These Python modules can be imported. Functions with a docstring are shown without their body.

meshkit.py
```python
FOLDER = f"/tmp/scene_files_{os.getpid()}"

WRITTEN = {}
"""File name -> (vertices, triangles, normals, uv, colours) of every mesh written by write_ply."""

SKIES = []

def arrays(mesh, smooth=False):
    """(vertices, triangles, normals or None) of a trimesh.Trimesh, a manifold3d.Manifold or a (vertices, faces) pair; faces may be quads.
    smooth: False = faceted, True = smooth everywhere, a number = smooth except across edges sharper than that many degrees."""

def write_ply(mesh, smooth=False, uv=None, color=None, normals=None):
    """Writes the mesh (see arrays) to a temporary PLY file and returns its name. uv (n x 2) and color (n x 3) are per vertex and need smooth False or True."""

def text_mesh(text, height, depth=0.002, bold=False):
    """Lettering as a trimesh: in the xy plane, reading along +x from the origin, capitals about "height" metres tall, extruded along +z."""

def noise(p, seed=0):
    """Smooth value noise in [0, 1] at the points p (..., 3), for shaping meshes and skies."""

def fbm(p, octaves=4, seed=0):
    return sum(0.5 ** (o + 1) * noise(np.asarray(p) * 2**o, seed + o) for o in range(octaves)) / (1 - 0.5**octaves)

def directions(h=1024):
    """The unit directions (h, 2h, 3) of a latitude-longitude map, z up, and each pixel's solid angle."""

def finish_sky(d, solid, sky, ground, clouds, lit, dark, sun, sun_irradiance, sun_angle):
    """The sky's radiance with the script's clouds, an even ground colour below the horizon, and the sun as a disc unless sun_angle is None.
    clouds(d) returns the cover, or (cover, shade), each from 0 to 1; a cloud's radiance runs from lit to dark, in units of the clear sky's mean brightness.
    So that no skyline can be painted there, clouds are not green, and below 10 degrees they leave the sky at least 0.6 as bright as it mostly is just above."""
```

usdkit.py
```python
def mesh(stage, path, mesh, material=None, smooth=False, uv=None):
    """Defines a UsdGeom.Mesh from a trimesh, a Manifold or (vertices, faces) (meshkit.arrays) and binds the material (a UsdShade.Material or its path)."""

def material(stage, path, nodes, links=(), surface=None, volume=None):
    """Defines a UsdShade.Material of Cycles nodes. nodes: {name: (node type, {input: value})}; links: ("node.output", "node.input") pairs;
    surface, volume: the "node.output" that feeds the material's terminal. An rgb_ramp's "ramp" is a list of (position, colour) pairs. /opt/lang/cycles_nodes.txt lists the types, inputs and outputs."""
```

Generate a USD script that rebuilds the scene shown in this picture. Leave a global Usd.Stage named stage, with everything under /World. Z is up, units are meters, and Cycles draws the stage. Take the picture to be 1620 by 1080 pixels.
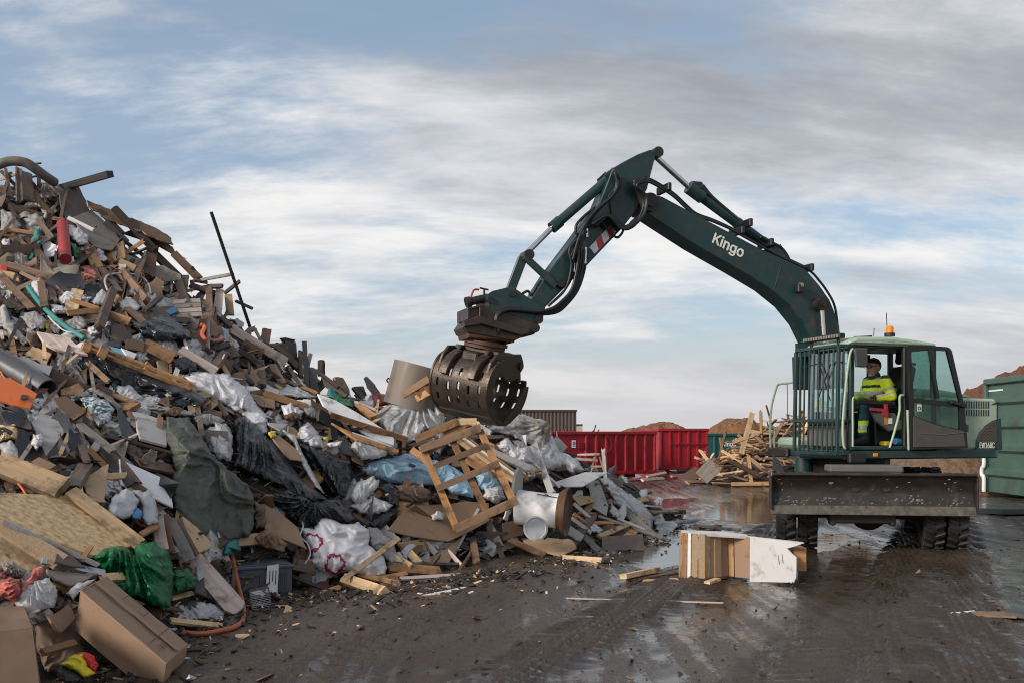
import math, random
import numpy as np, trimesh, manifold3d, shapely
from shapely.geometry import Polygon, Point
from scipy.interpolate import RBFInterpolator
from scipy.spatial import Delaunay, cKDTree
from scipy.ndimage import gaussian_filter, map_coordinates
import usdkit, meshkit
from pxr import Usd, UsdGeom, UsdLux, UsdShade, Gf, Sdf, Vt

stage = Usd.Stage.CreateInMemory()
UsdGeom.SetStageUpAxis(stage, 'Z')
UsdGeom.SetStageMetersPerUnit(stage, 1.0)
UsdGeom.Xform.Define(stage, '/World')
random.seed(7)
RNG = np.random.default_rng(11)

# ------------------------------------------------------------------ camera
CAM_H, FPX, CX, HZ = 1.65, 1575.0, 810.0, 683.0
cam = UsdGeom.Camera.Define(stage, '/World/camera')
cam.AddTranslateOp().Set(Gf.Vec3d(0, 0, CAM_H))
cam.AddRotateXOp().Set(90.0)
cam.CreateHorizontalApertureAttr(36.0)
cam.CreateVerticalApertureAttr(24.0)
cam.CreateFocalLengthAttr(35.0)
cam.CreateVerticalApertureOffsetAttr(143.0 / 1620 * 36)
cam.CreateClippingRangeAttr(Gf.Vec2f(0.1, 5000))
cam.CreateExposureAttr(0.58)

# ------------------------------------------------------------------ sky and sun
SUN_EL, SUN_AZ = math.radians(24), math.radians(232)       # azimuth as atan2(x, y)
SKY_STRENGTH = 0.1
def sky_material():
    CL = 2.08
    n = {
        'tc': ('texture_coordinate', {}),
        'sky': ('sky_texture', {'sky_type': 'single_scattering', 'sun_disc': False, 'sun_elevation': SUN_EL, 'sun_rotation': SUN_AZ,
                                'air_density': 1.0, 'aerosol_density': 1.6, 'ozone_density': 1.2}),
        'skyc': ('mix_color', {'blend_type': 'mix', 'fac': 0.50, 'b': (2.3, 3.05, 3.95), 'use_clamp': True}),
        'sep': ('separate_xyz', {}),
        'zc': ('math', {'math_type': 'maximum', 'value2': 0.0}),
        'zk': ('math', {'math_type': 'add', 'value2': 0.30}),
        'dx': ('math', {'math_type': 'divide'}),
        'dy': ('math', {'math_type': 'divide'}),
        'plane': ('combine_xyz', {'z': 0.35}),
        # cloud sheets, drawn out across the view
        'm1': ('mapping', {'scale': (1.15, 2.3, 1.0), 'location': (9.3, 3.3, 0.0), 'rotation': (0, 0, 0.0)}),
        'n1': ('noise_texture', {'scale': 1.0, 'detail': 10.0, 'roughness': 0.62, 'distortion': 0.15}),
        'side1': ('math', {'math_type': 'multiply_add', 'value2': 0.10, 'value3': 0.0}),
        'n1s': ('math', {'math_type': 'add'}),
        'r1': ('map_range', {'range_type': 'smoothstep', 'from_min': 0.39, 'from_max': 0.57, 'to_min': 0.06, 'to_max': 1.0, 'clamp': True}),
        # brightness of the clouds: white streaks against grey bellies
        'm2': ('mapping', {'scale': (0.9, 2.2, 1.0), 'location': (7.3, 3.4, 3.0), 'rotation': (0, 0, 0.0)}),
        'n2': ('noise_texture', {'scale': 1.0, 'detail': 9.0, 'roughness': 0.62, 'distortion': 0.2}),
        'side': ('math', {'math_type': 'multiply_add', 'value2': -0.21, 'value3': 0.0}),
        'n2s': ('math', {'math_type': 'add'}),
        'hi': ('math', {'math_type': 'multiply_add', 'value2': -0.16, 'value3': 0.055}),
        'n2t': ('math', {'math_type': 'add'}),
        'r2': ('rgb_ramp', {'ramp': [(0.12, (0.80, 0.88, 1.02)), (0.30, (1.14, 1.23, 1.38)), (0.40, (1.50, 1.59, 1.73)), (0.49, (2.15, 2.21, 2.32)), (0.58, (2.85, 2.84, 2.84)), (0.72, (3.3, 3.17, 2.96)), (1.0, (3.6, 3.38, 3.08))]}),
        'cl': ('mix_color', {'blend_type': 'multiply', 'fac': 1.0, 'b': (CL, CL, CL), 'use_clamp': False}),
        'mx': ('mix_color', {'blend_type': 'mix', 'use_clamp': True}),
        # low veil just above the horizon: pale grey-pink
        'hz': ('map_range', {'range_type': 'smoothstep', 'from_min': 0.0, 'from_max': 0.15, 'to_min': 0.85, 'to_max': 0.0, 'clamp': True}),
        'mh': ('mix_color', {'blend_type': 'mix', 'b': (2.12 * CL, 2.10 * CL, 2.16 * CL), 'use_clamp': True}),
        'bg': ('background_shader', {'strength': SKY_STRENGTH}),
    }
    l = [('tc.generated', 'sep.vector'), ('sky.color', 'skyc.a'),
         ('sep.z', 'zc.value1'), ('zc.value', 'zk.value1'),
         ('sep.x', 'dx.value1'), ('zk.value', 'dx.value2'), ('sep.y', 'dy.value1'), ('zk.value', 'dy.value2'),
         ('dx.value', 'plane.x'), ('dy.value', 'plane.y'),
         ('plane.vector', 'm1.vector'), ('m1.vector', 'n1.vector'), ('sep.x', 'side1.value1'), ('side1.value', 'n1s.value1'), ('n1.fac', 'n1s.value2'), ('n1s.value', 'r1.value'),
         ('plane.vector', 'm2.vector'), ('m2.vector', 'n2.vector'),
         ('sep.x', 'side.value1'), ('side.value', 'n2s.value1'), ('n2.fac', 'n2s.value2'), ('sep.z', 'hi.value1'), ('hi.value', 'n2t.value1'), ('n2s.value', 'n2t.value2'), ('n2t.value', 'r2.fac'),
         ('r2.color', 'cl.a'), ('skyc.result', 'mx.a'), ('cl.result', 'mx.b'), ('r1.result', 'mx.fac'),
         ('sep.z', 'hz.value'), ('hz.result', 'mh.fac'), ('mx.result', 'mh.a'), ('mh.result', 'bg.color')]
    return usdkit.material(stage, '/World/Looks/sky', n, l, surface='bg.background')
dome = UsdLux.DomeLight.Define(stage, '/World/sky')
UsdShade.MaterialBindingAPI.Apply(dome.GetPrim()).Bind(sky_material())
dome.GetPrim().SetCustomDataByKey('kind', 'structure')
sun = UsdLux.DistantLight.Define(stage, '/World/sun')
sun.CreateIntensityAttr(0.62)
sun.CreateAngleAttr(14.0)
sun.CreateColorAttr(Gf.Vec3f(1.0, 0.93, 0.84))
sun.GetPrim().CreateAttribute('inputs:normalize', Sdf.ValueTypeNames.Bool).Set(True)
_d = np.array([math.sin(SUN_AZ) * math.cos(SUN_EL), math.cos(SUN_AZ) * math.cos(SUN_EL), math.sin(SUN_EL)])
def matrix_ops(prim, R, T):
    m = Gf.Matrix4d(1.0)
    for i in range(3):
        for j in range(3):
            m[i, j] = float(R[j][i])
        m[3, i] = float(T[i])
    UsdGeom.Xformable(prim).AddTransformOp().Set(m)
_x = np.cross([0, 0, 1.0], _d); _x /= np.linalg.norm(_x)
matrix_ops(sun, np.stack([_x, np.cross(_d, _x), _d], 1), (0, 0, 30))

# ------------------------------------------------------------------ picture <-> place
ZOOM = {'A': (0, 240, 3.6), 'B': (0, 520, 3.6), 'C': (0, 780, 3.6), 'D': (340, 520, 4.0), 'E': (340, 740, 3.6), 'F': (620, 560, 3.2727),
        'G': (660, 360, 3.3733), 'H': (900, 220, 3.1756), 'I': (1200, 500, 3.857), 'J': (1200, 680, 3.857), 'K': (860, 580, 3.857),
        'L': (960, 780, 4.5), 'P': (1320, 540, 6.0), '': (0, 0, 1.0)}
def Q(z, *pts):
    ox, oy, s = ZOOM[z]
    return np.array([(ox + x / s, oy + y / s) for x, y in pts], float)
def ray(px):
    px = np.atleast_2d(px)
    return np.stack([(px[:, 0] - CX) / FPX, np.ones(len(px)), -(px[:, 1] - HZ) / FPX], 1)
def P(px, py, Y):
    return np.array([(px - CX) / FPX * Y, Y, CAM_H - (py - HZ) / FPX * Y])
def GND(px, py, z=0.0):
    return P(px, py, (CAM_H - z) * FPX / (py - HZ))
def pix(p):
    p = np.atleast_2d(p)
    return np.stack([CX + p[:, 0] / p[:, 1] * FPX, HZ - (p[:, 2] - CAM_H) / p[:, 1] * FPX], 1)

# ------------------------------------------------------------------ prims, names, labels
_used = {}
def numbered(parent, name):
    k = (parent, name)
    n = _used.get(k, -1) + 1
    _used[k] = n
    return name if n == 0 else f'{name}_{n:03d}'
def say(prim, label=None, cat=None, group=None, kind=None):
    for k, v in (('label', label), ('category', cat), ('group', group), ('kind', kind)):
        if v:
            prim.SetCustomDataByKey(k, v)
def path_of(parent):
    return '/World' if parent is None else str(parent.GetPath())
def thing(name, label=None, cat=None, R=None, T=None, parent=None, group=None, kind=None):
    pp = path_of(parent)
    x = UsdGeom.Xform.Define(stage, f'{pp}/{numbered(pp, name)}')
    if T is not None:
        matrix_ops(x, np.eye(3) if R is None else R, T)
    say(x.GetPrim(), label, cat, group, kind)
    return x.GetPrim()
def put(name, mesh, material, parent=None, smooth=False, R=None, T=None, label=None, cat=None, group=None, kind=None):
    pp = path_of(parent)
    m = usdkit.mesh(stage, f'{pp}/{numbered(pp, name)}', mesh, material, smooth=smooth)
    if T is not None:
        matrix_ops(m, np.eye(3) if R is None else R, T)
    say(m.GetPrim(), label, cat, group, kind)
    return m.GetPrim()

# ------------------------------------------------------------------ materials
MATS = {}
def mat(name, col, rough=0.6, var=0.18, scale=(4, 4, 4), bump=0.0, bscale=None, bdist=0.02, metallic=0.0, dirt=0.0, dirt_col=(0.03, 0.022, 0.016), dirt_scale=3.0,
        tone=0.0, clear=0.0, transl=0.0, col2=None, spec=0.5, detail=4.0, crease=0.0, coord='tc.object', rough_var=0.15, coat=0.0):
    n = {'tc': ('texture_coordinate', {}), 'geo': ('geometry', {}),
         'mp': ('mapping', {'scale': scale}),
         'n': ('noise_texture', {'scale': 1.0, 'detail': detail, 'roughness': 0.6}),
         'rr': ('rgb_ramp', {'ramp': [(0.25, tuple(c * (1 - var) for c in col)), (0.75, tuple(min(1, c * (1 + var)) for c in (col2 or col)))]}),
         'p': ('principled_bsdf', {'metallic': metallic, 'specular_ior_level': spec, 'coat_weight': coat}),
         'rm': ('map_range', {'from_min': 0.3, 'from_max': 0.7, 'to_min': max(0.02, rough - rough_var), 'to_max': min(1, rough + rough_var), 'clamp': True})}
    l = [(coord, 'mp.vector'), ('mp.vector', 'n.vector'), ('n.fac', 'rr.fac'), ('n.fac', 'rm.value'), ('rm.result', 'p.roughness')]
    out = 'rr.color'
    if tone:
        n['oi'] = ('object_info', {})
        n['tm'] = ('map_range', {'from_min': 0.0, 'from_max': 1.0, 'to_min': 1 - tone, 'to_max': 1 + tone})
        n['hs'] = ('hsv', {})
        l += [('oi.random', 'tm.value'), ('tm.result', 'hs.value'), (out, 'hs.color')]
        out = 'hs.color'
    if dirt:
        n['dn'] = ('noise_texture', {'scale': dirt_scale, 'detail': 6.0, 'roughness': 0.65})
        n['dr'] = ('map_range', {'range_type': 'smoothstep', 'from_min': 0.62 - 0.3 * dirt, 'from_max': 0.78 - 0.2 * dirt, 'to_min': 0.0, 'to_max': min(0.95, 0.5 + dirt * 0.4), 'clamp': True})
        n['dm'] = ('mix_color', {'blend_type': 'mix', 'b': dirt_col})
        l += [('tc.object', 'dn.vector'), ('dn.fac', 'dr.value'), ('dr.result', 'dm.fac'), (out, 'dm.a')]
        out = 'dm.result'
    l.append((out, 'p.base_color'))
    if bump:
        n['bn'] = ('noise_texture', {'scale': 1.0, 'detail': 5.0, 'roughness': 0.6})
        n['bm'] = ('mapping', {'scale': bscale or scale})
        n['b'] = ('bump', {'strength': bump, 'distance': bdist})
        l += [('tc.object', 'bm.vector'), ('bm.vector', 'bn.vector'), ('bn.fac', 'b.height'), ('b.normal', 'p.normal')]
    if crease:
        n['cm'] = ('mapping', {'rotation': (.5, .3, .6), 'scale': (crease * .22, crease * .5, crease * .4)})
        n['c1'] = ('noise_texture', {'type': 'ridged_multifractal', 'use_normalize': True, 'scale': 1.0, 'detail': 4.0, 'roughness': .5, 'lacunarity': 2.2, 'offset': 1.0, 'gain': 1.6, 'distortion': .9})
        n['cb'] = ('bump', {'strength': .6, 'distance': .22 / crease})
        l += [('tc.object', 'cm.vector'), ('cm.vector', 'c1.vector'), ('c1.fac', 'cb.height'), ('cb.normal', 'p.normal')]
    surf = 'p.BSDF'
    if transl:
        n['tl'] = ('translucent_bsdf', {})
        n['ms'] = ('mix_closure', {'fac': transl})
        l += [(out, 'tl.color'), (surf, 'ms.closure1'), ('tl.BSDF', 'ms.closure2')]
        surf = 'ms.closure'
    if clear:
        n['tr'] = ('transparent_bsdf', {'color': (0.9, 0.92, 0.93)})
        n['mc'] = ('mix_closure', {'fac': clear})
        l += [(surf, 'mc.closure1'), ('tr.BSDF', 'mc.closure2')]
        surf = 'mc.closure'
    MATS[name] = usdkit.material(stage, f'/World/Looks/{name}', n, l, surface=surf)
    return MATS[name]

def woodmat(name, col, col2=None, rough=0.65, tone=0.42, dirt=0.5, var=0.35):
    return mat(name, col, rough=rough, var=var, col2=col2, scale=(1.6, 22, 22), bump=0.35, bscale=(2.5, 45, 45), bdist=0.006, dirt=dirt, tone=tone, dirt_scale=5.0, dirt_col=(.022, .016, .012))
woodmat('wood_pale', (0.46, 0.31, 0.17))
woodmat('wood_orange', (0.33, 0.17, 0.07))
woodmat('wood_brown', (0.15, 0.085, 0.048))
woodmat('wood_dark', (0.055, 0.036, 0.026), dirt=0.2)
woodmat('wood_black', (0.018, 0.016, 0.015), dirt=0.1)
woodmat('wood_grey', (0.16, 0.145, 0.13))
woodmat('wood_white', (0.62, 0.59, 0.57), dirt=0.35, var=0.08)
woodmat('wood_pink', (0.50, 0.39, 0.34), dirt=0.35)
woodmat('wood_wet', (0.085, 0.05, 0.03), rough=0.35)
mat('osb', (0.44, 0.27, 0.13), rough=0.75, var=0.5, scale=(16, 26, 20), detail=7, bump=0.5, bscale=(20, 40, 30), bdist=0.006, dirt=0.15, col2=(0.60, 0.42, 0.23))
mat('chipboard', (0.40, 0.27, 0.16), rough=0.8, var=0.2, scale=(60, 60, 60), bump=0.3, dirt=0.3, tone=0.2)
mat('cardboard', (0.27, 0.17, 0.105), rough=0.72, var=0.14, scale=(3, 3, 3), bump=0.2, bscale=(10, 10, 10), dirt=0.3, tone=0.2)
mat('cardboard_dark', (0.13, 0.08, 0.05), rough=0.7, var=0.15, scale=(3, 3, 3), dirt=0.3, tone=0.25)
mat('panel_white', (0.70, 0.68, 0.68), rough=0.45, var=0.05, scale=(3, 3, 3), dirt=0.28, tone=0.08)
mat('panel_grey', (0.36, 0.34, 0.33), rough=0.6, var=0.12, scale=(3, 3, 3), dirt=0.35, tone=0.2)
mat('panel_dark', (0.05, 0.05, 0.052), rough=0.6, var=0.2, dirt=0.2, tone=0.25)
mat('felt_grey', (0.05, 0.05, 0.058), rough=0.9, var=0.25, scale=(8, 8, 8), bump=0.4, bscale=(60, 60, 60), bdist=0.004, dirt=0.12, tone=0.3)
mat('carpet_beige', (0.24, 0.205, 0.175), rough=0.95, var=0.2, scale=(5, 5, 5), bump=0.4, bscale=(80, 80, 80), bdist=0.005, dirt=0.4, tone=0.15)
mat('carpet_brown', (0.13, 0.10, 0.085), rough=0.95, var=0.25, scale=(5, 5, 5), bump=0.4, bscale=(80, 80, 80), bdist=0.005, dirt=0.3, tone=0.2)
mat('film_black', (0.009, 0.010, 0.012), rough=0.22, var=0.3, scale=(4, 4, 4), dirt=0.1, dirt_col=(0.06, 0.05, 0.045), crease=5)
mat('tarp_green', (0.062, 0.066, 0.052), rough=0.6, var=0.25, scale=(4, 4, 4), dirt=0.15, crease=5)
mat('bag_white', (0.72, 0.70, 0.71), rough=0.38, var=0.10, scale=(5, 5, 5), dirt=0.2, transl=0.18, tone=0.06, crease=7)
mat('bag_grey', (0.36, 0.335, 0.32), rough=0.35, var=0.25, scale=(6, 6, 6), dirt=0.35, transl=0.12, tone=0.25, crease=8)
mat('film_clear', (0.80, 0.79, 0.79), rough=0.2, var=0.22, scale=(7, 7, 7), dirt=0.2, transl=0.2, clear=0.42, crease=7)
mat('film_blue', (0.42, 0.64, 0.80), rough=0.22, var=0.2, scale=(4, 4, 4), dirt=0.12, transl=0.25, clear=0.2, crease=5)
mat('bag_green', (0.008, 0.15, 0.05), rough=0.28, var=0.2, scale=(5, 5, 5), dirt=0.04, transl=0.2, crease=6)
mat('bag_teal', (0.05, 0.27, 0.25), rough=0.5, var=0.2, transl=0.2, dirt=0.2)
mat('bag_red', (0.42, 0.05, 0.035), rough=0.3, var=0.35, scale=(8, 8, 8), col2=(0.6, 0.2, 0.16), bump=0.4, bscale=(14, 14, 14), transl=0.2, dirt=0.1, crease=9)
mat('paint_red_roll', (0.28, 0.025, 0.028), rough=0.5, var=0.2, dirt=0.3)
mat('plastic_orange', (0.62, 0.14, 0.035), rough=0.45, var=0.08, dirt=0.12)
mat('plastic_blue', (0.03, 0.16, 0.33), rough=0.4, var=0.1, dirt=0.15)
mat('plastic_sky', (0.15, 0.42, 0.58), rough=0.4, var=0.1, dirt=0.1)
mat('plastic_tote', (0.075, 0.085, 0.105), rough=0.42, var=0.12, dirt=0.25, dirt_col=(0.12, 0.10, 0.085))
mat('plastic_yellow', (0.55, 0.42, 0.03), rough=0.45, var=0.1, dirt=0.15)
mat('plastic_grey', (0.40, 0.40, 0.41), rough=0.4, var=0.08, dirt=0.25)
mat('rubber_hose_orange', (0.32, 0.09, 0.035), rough=0.45, var=0.2, dirt=0.2)
mat('pipe_grey', (0.085, 0.085, 0.09), rough=0.4, var=0.3, scale=(3, 3, 3), dirt=0.3, metallic=0.3)
mat('pipe_brown', (0.12, 0.10, 0.085), rough=0.7, var=0.25, dirt=0.4)
mat('metal_sheet', (0.42, 0.43, 0.45), rough=0.35, var=0.15, metallic=0.7, dirt=0.3)
mat('maroon', (0.09, 0.012, 0.02), rough=0.5, dirt=0.2)
mat('rust_brown', (0.085, 0.038, 0.02), rough=0.65, var=0.3, dirt=0.3, dirt_col=(0.02, 0.014, 0.012))
mat('waste_soil', (0.035, 0.027, 0.022), rough=0.85, var=0.5, scale=(6, 6, 6), bump=0.8, bscale=(12, 12, 12), bdist=0.05, dirt=0.3, dirt_col=(0.01, 0.009, 0.009))
M = MATS
# ------------------------------------------------------------------ shapes
def cat_m(ms):
    return trimesh.util.concatenate([m if isinstance(m, trimesh.Trimesh) else trimesh.Trimesh(*m, process=False) for m in ms])
def cbox(x0, x1, y0, y1, z0, z1, bv=0.01):
    x0, x1 = min(x0, x1), max(x0, x1); y0, y1 = min(y0, y1), max(y0, y1); z0, z1 = min(z0, z1), max(z0, z1)
    bv = min(bv, (x1 - x0) * .3, (y1 - y0) * .3, (z1 - z0) * .3)
    pts = []
    for x, sx in ((x0, 1), (x1, -1)):
        for y, sy in ((y0, 1), (y1, -1)):
            for z, sz in ((z0, 1), (z1, -1)):
                pts += [(x, y + sy * bv, z + sz * bv), (x + sx * bv, y, z + sz * bv), (x + sx * bv, y + sy * bv, z)]
    return trimesh.convex.convex_hull(np.array(pts))
def prism(poly, y0, y1, bv=0.0, plane='xz'):
    """A polygon of the xz plane (or yz, xy) pushed from y0 to y1, its two rims chamfered."""
    p = np.asarray(poly, float)
    if Polygon(p).exterior.is_ccw is False:
        p = p[::-1]
    n = len(p)
    def inset(d):
        a, b, c = np.roll(p, 1, 0), p, np.roll(p, -1, 0)
        e1, e2 = b - a, c - b
        e1 /= np.linalg.norm(e1, axis=1, keepdims=True) + 1e-9
        e2 /= np.linalg.norm(e2, axis=1, keepdims=True) + 1e-9
        n1, n2 = np.stack([-e1[:, 1], e1[:, 0]], 1), np.stack([-e2[:, 1], e2[:, 0]], 1)
        m = n1 + n2
        m /= np.linalg.norm(m, axis=1, keepdims=True) + 1e-9
        k = np.clip((m * n1).sum(1), 0.4, 1)
        return b + m * (d / k)[:, None]
    rings = [(inset(bv), y0), (p, y0 + bv), (p, y1 - bv), (inset(bv), y1)] if bv > 0 else [(p, y0), (p, y1)]
    v = np.vstack([np.column_stack([r[:, 0], np.full(n, y), r[:, 1]]) for r, y in rings])
    f = []
    for k in range(len(rings) - 1):
        for i in range(n):
            j = (i + 1) % n
            f += [(k * n + i, k * n + n + i, k * n + j), (k * n + j, k * n + n + i, k * n + n + j)]
    import mapbox_earcut
    tri = mapbox_earcut.triangulate_float64(p, np.array([n], np.uint32)).reshape(-1, 3)
    for t in tri:
        f.append((t[0], t[1], t[2]))
        o = (len(rings) - 1) * n
        f.append((o + t[2], o + t[1], o + t[0]))
    if plane == 'yz':
        v = v[:, [1, 0, 2]]
    elif plane == 'xy':
        v = v[:, [0, 2, 1]]
    m = trimesh.Trimesh(v, np.array(f), process=False)
    m.fix_normals()
    return m
def spline(pts, n=40):
    p = np.asarray(pts, float)
    p = np.vstack([2 * p[0] - p[1], p, 2 * p[-1] - p[-2]])
    out = []
    k = len(p) - 3
    for i in range(k):
        a, b, c, d = p[i:i + 4]
        for t in np.linspace(0, 1, max(2, n // k), endpoint=False):
            out.append(0.5 * ((2 * b) + (c - a) * t + (2 * a - 5 * b + 4 * c - d) * t * t + (3 * b - a - 3 * c + d) * t ** 3))
    out.append(p[-2])
    return np.array(out)
def tube(path, r, n=8):
    p = np.asarray(path, float)
    t = np.gradient(p, axis=0)
    t /= np.linalg.norm(t, axis=1, keepdims=True) + 1e-12
    a = np.cross(t[0], [0, 0, 1.0] if abs(t[0][2]) < .9 else [1.0, 0, 0]); a /= np.linalg.norm(a)
    v = []
    rr = np.broadcast_to(r, (len(p),))
    for i in range(len(p)):
        a = a - t[i] * (a @ t[i]); a /= np.linalg.norm(a)
        b = np.cross(t[i], a)
        ang = np.arange(n) * 2 * np.pi / n
        v.append(p[i] + rr[i] * (np.cos(ang)[:, None] * a + np.sin(ang)[:, None] * b))
    k = len(p)
    v = np.vstack(v + [p[:1], p[-1:]])
    f = []
    for i in range(k - 1):
        for j in range(n):
            q = (j + 1) % n
            f += [(i * n + j, i * n + q, i * n + n + j), (i * n + q, i * n + n + q, i * n + n + j)]
    for j in range(n):
        q = (j + 1) % n
        f += [(k * n, q, j), (k * n + 1, (k - 1) * n + j, (k - 1) * n + q)]
    return trimesh.Trimesh(v, np.array(f), process=False)
def rod(a, b, r, n=10):
    return tube([a, b], r, n)
def bar(a, b, w, t, side=(0, 1, 0), bv=0.003):
    """A rectangular bar from a to b; w along `side`, t across."""
    a, b = np.asarray(a, float), np.asarray(b, float)
    L = np.linalg.norm(b - a)
    x = (b - a) / L
    y = np.asarray(side, float); y = y - x * (x @ y); y /= np.linalg.norm(y)
    m = cbox(0, L, -w / 2, w / 2, -t / 2, t / 2, bv)
    T = np.eye(4); T[:3, 0], T[:3, 1], T[:3, 2], T[:3, 3] = x, y, np.cross(x, y), a
    m.apply_transform(T)
    return m
def plank_mesh(L, W, T, rng, jag=0.12, n=7, bow=0.0):
    """A board along x with splintered ends, slightly bowed and of uneven width."""
    xs = np.linspace(-L / 2, L / 2, n)
    m = 4
    yy = np.linspace(-W / 2, W / 2, m)
    top = []
    for i, x in enumerate(xs):
        for y in yy:
            dx = 0
            if i in (0, n - 1):
                dx = (rng.random() * jag * min(W * 2.5, L * .25)) * (1 if i == 0 else -1)
            top.append((x + dx, y * (1 + .03 * math.sin(x * 5)), T / 2 + bow * (1 - (2 * x / L) ** 2)))
    top = np.array(top); bot = top.copy(); bot[:, 2] -= T
    v = np.vstack([top, bot]); o = n * m
    f = []
    for i in range(n - 1):
        for j in range(m - 1):
            a, b, c, d = i * m + j, i * m + j + 1, (i + 1) * m + j + 1, (i + 1) * m + j
            f += [(a, d, c), (a, c, b), (o + a, o + c, o + d), (o + a, o + b, o + c)]
    rim = [j for j in range(m)] + [i * m + m - 1 for i in range(1, n)] + [(n - 1) * m + j for j in range(m - 2, -1, -1)] + [i * m for i in range(n - 2, 0, -1)]
    for k in range(len(rim)):
        a, b = rim[k], rim[(k + 1) % len(rim)]
        f += [(a, b, o + a), (b, o + b, o + a)]
    return trimesh.Trimesh(v, np.array(f), process=False)
def frame_from(x, hint):
    x = np.asarray(x, float) / np.linalg.norm(x)
    z = np.asarray(hint, float); z = z - x * (x @ z)
    if np.linalg.norm(z) < 1e-6:
        z = np.cross(x, [1, .3, .2])
    z /= np.linalg.norm(z)
    return np.stack([x, np.cross(z, x), z], 1)
def smooth_poly_grid(nx, ny):
    f = []
    for j in range(ny - 1):
        for i in range(nx - 1):
            a = j * nx + i
            f += [(a, a + 1, a + nx + 1), (a, a + nx + 1, a + nx)]
    return np.array(f)

# ------------------------------------------------------------------ the ground: one wet, rutted sheet to the horizon
def grow(a, step, far):
    out, x = [], a
    while abs(x) < abs(far):
        step *= 1.14
        x += step if far > 0 else -step
        out.append(x)
    return out
TDIR = np.array([0.41, 0.912])
def ground_height(x, y):
    p = np.stack([x, y, np.zeros_like(x)], -1)
    q = x * TDIR[1] - y * TDIR[0]
    s = x * TDIR[0] + y * TDIR[1]
    q2 = q + 0.25 * (meshkit.noise(np.stack([s * .18, q * .05, s * 0], -1), 3) - .5)
    low = (meshkit.fbm(p * .45, 4, 5) - .5) * 0.085
    ruts = (meshkit.fbm(np.stack([q2 * 2.6, s * .10, q * 0 + 3], -1), 3, 9) - .5) * 0.09
    band = np.clip((meshkit.noise(np.stack([q2 * 1.7, s * .06, q * 0 + 8], -1), 21) - .42) * 5, 0, 1)
    lug = np.sin(s * 2 * np.pi / .17 + 2.2 * np.sin(q2 * 9)) * .026 * band
    fine = (meshkit.fbm(p * 5.0, 4, 12) - .5) * 0.024
    h = low + ruts + lug + fine
    def dip(px, py, rx, ry, d):
        c = GND(px, py)
        return -d * np.exp(-(((x - c[0]) / rx) ** 2 + ((y - c[1]) / ry) ** 2))
    h = h + dip(890, 1030, .8, 1.3, .014) + dip(960, 950, .9, 1.4, .018) + dip(1050, 870, 1.3, 1.6, .030) + dip(1110, 800, 2.6, 3.5, .055) + dip(1360, 850, 1.6, 1.6, .035) + dip(960, 880, 1.0, .8, .03)
    h = h + .022 * np.exp(-(((x - 2.4) / 1.6) ** 2 + ((y - 8.2) / 2.2) ** 2)) + .03 * np.exp(-(((x + 1.6) / 1.4) ** 2 + ((y - 8.2) / 2.5) ** 2))
    c9 = GND(1590, 850)
    h = h + .04 * np.exp(-(((x - c9[0]) / 2.2) ** 2 + ((y - c9[1]) / 4) ** 2))
    fade = np.clip(1 - (np.hypot(x - 3, y - 12) - 22) / 30, 0, 1)
    return h * fade
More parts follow.
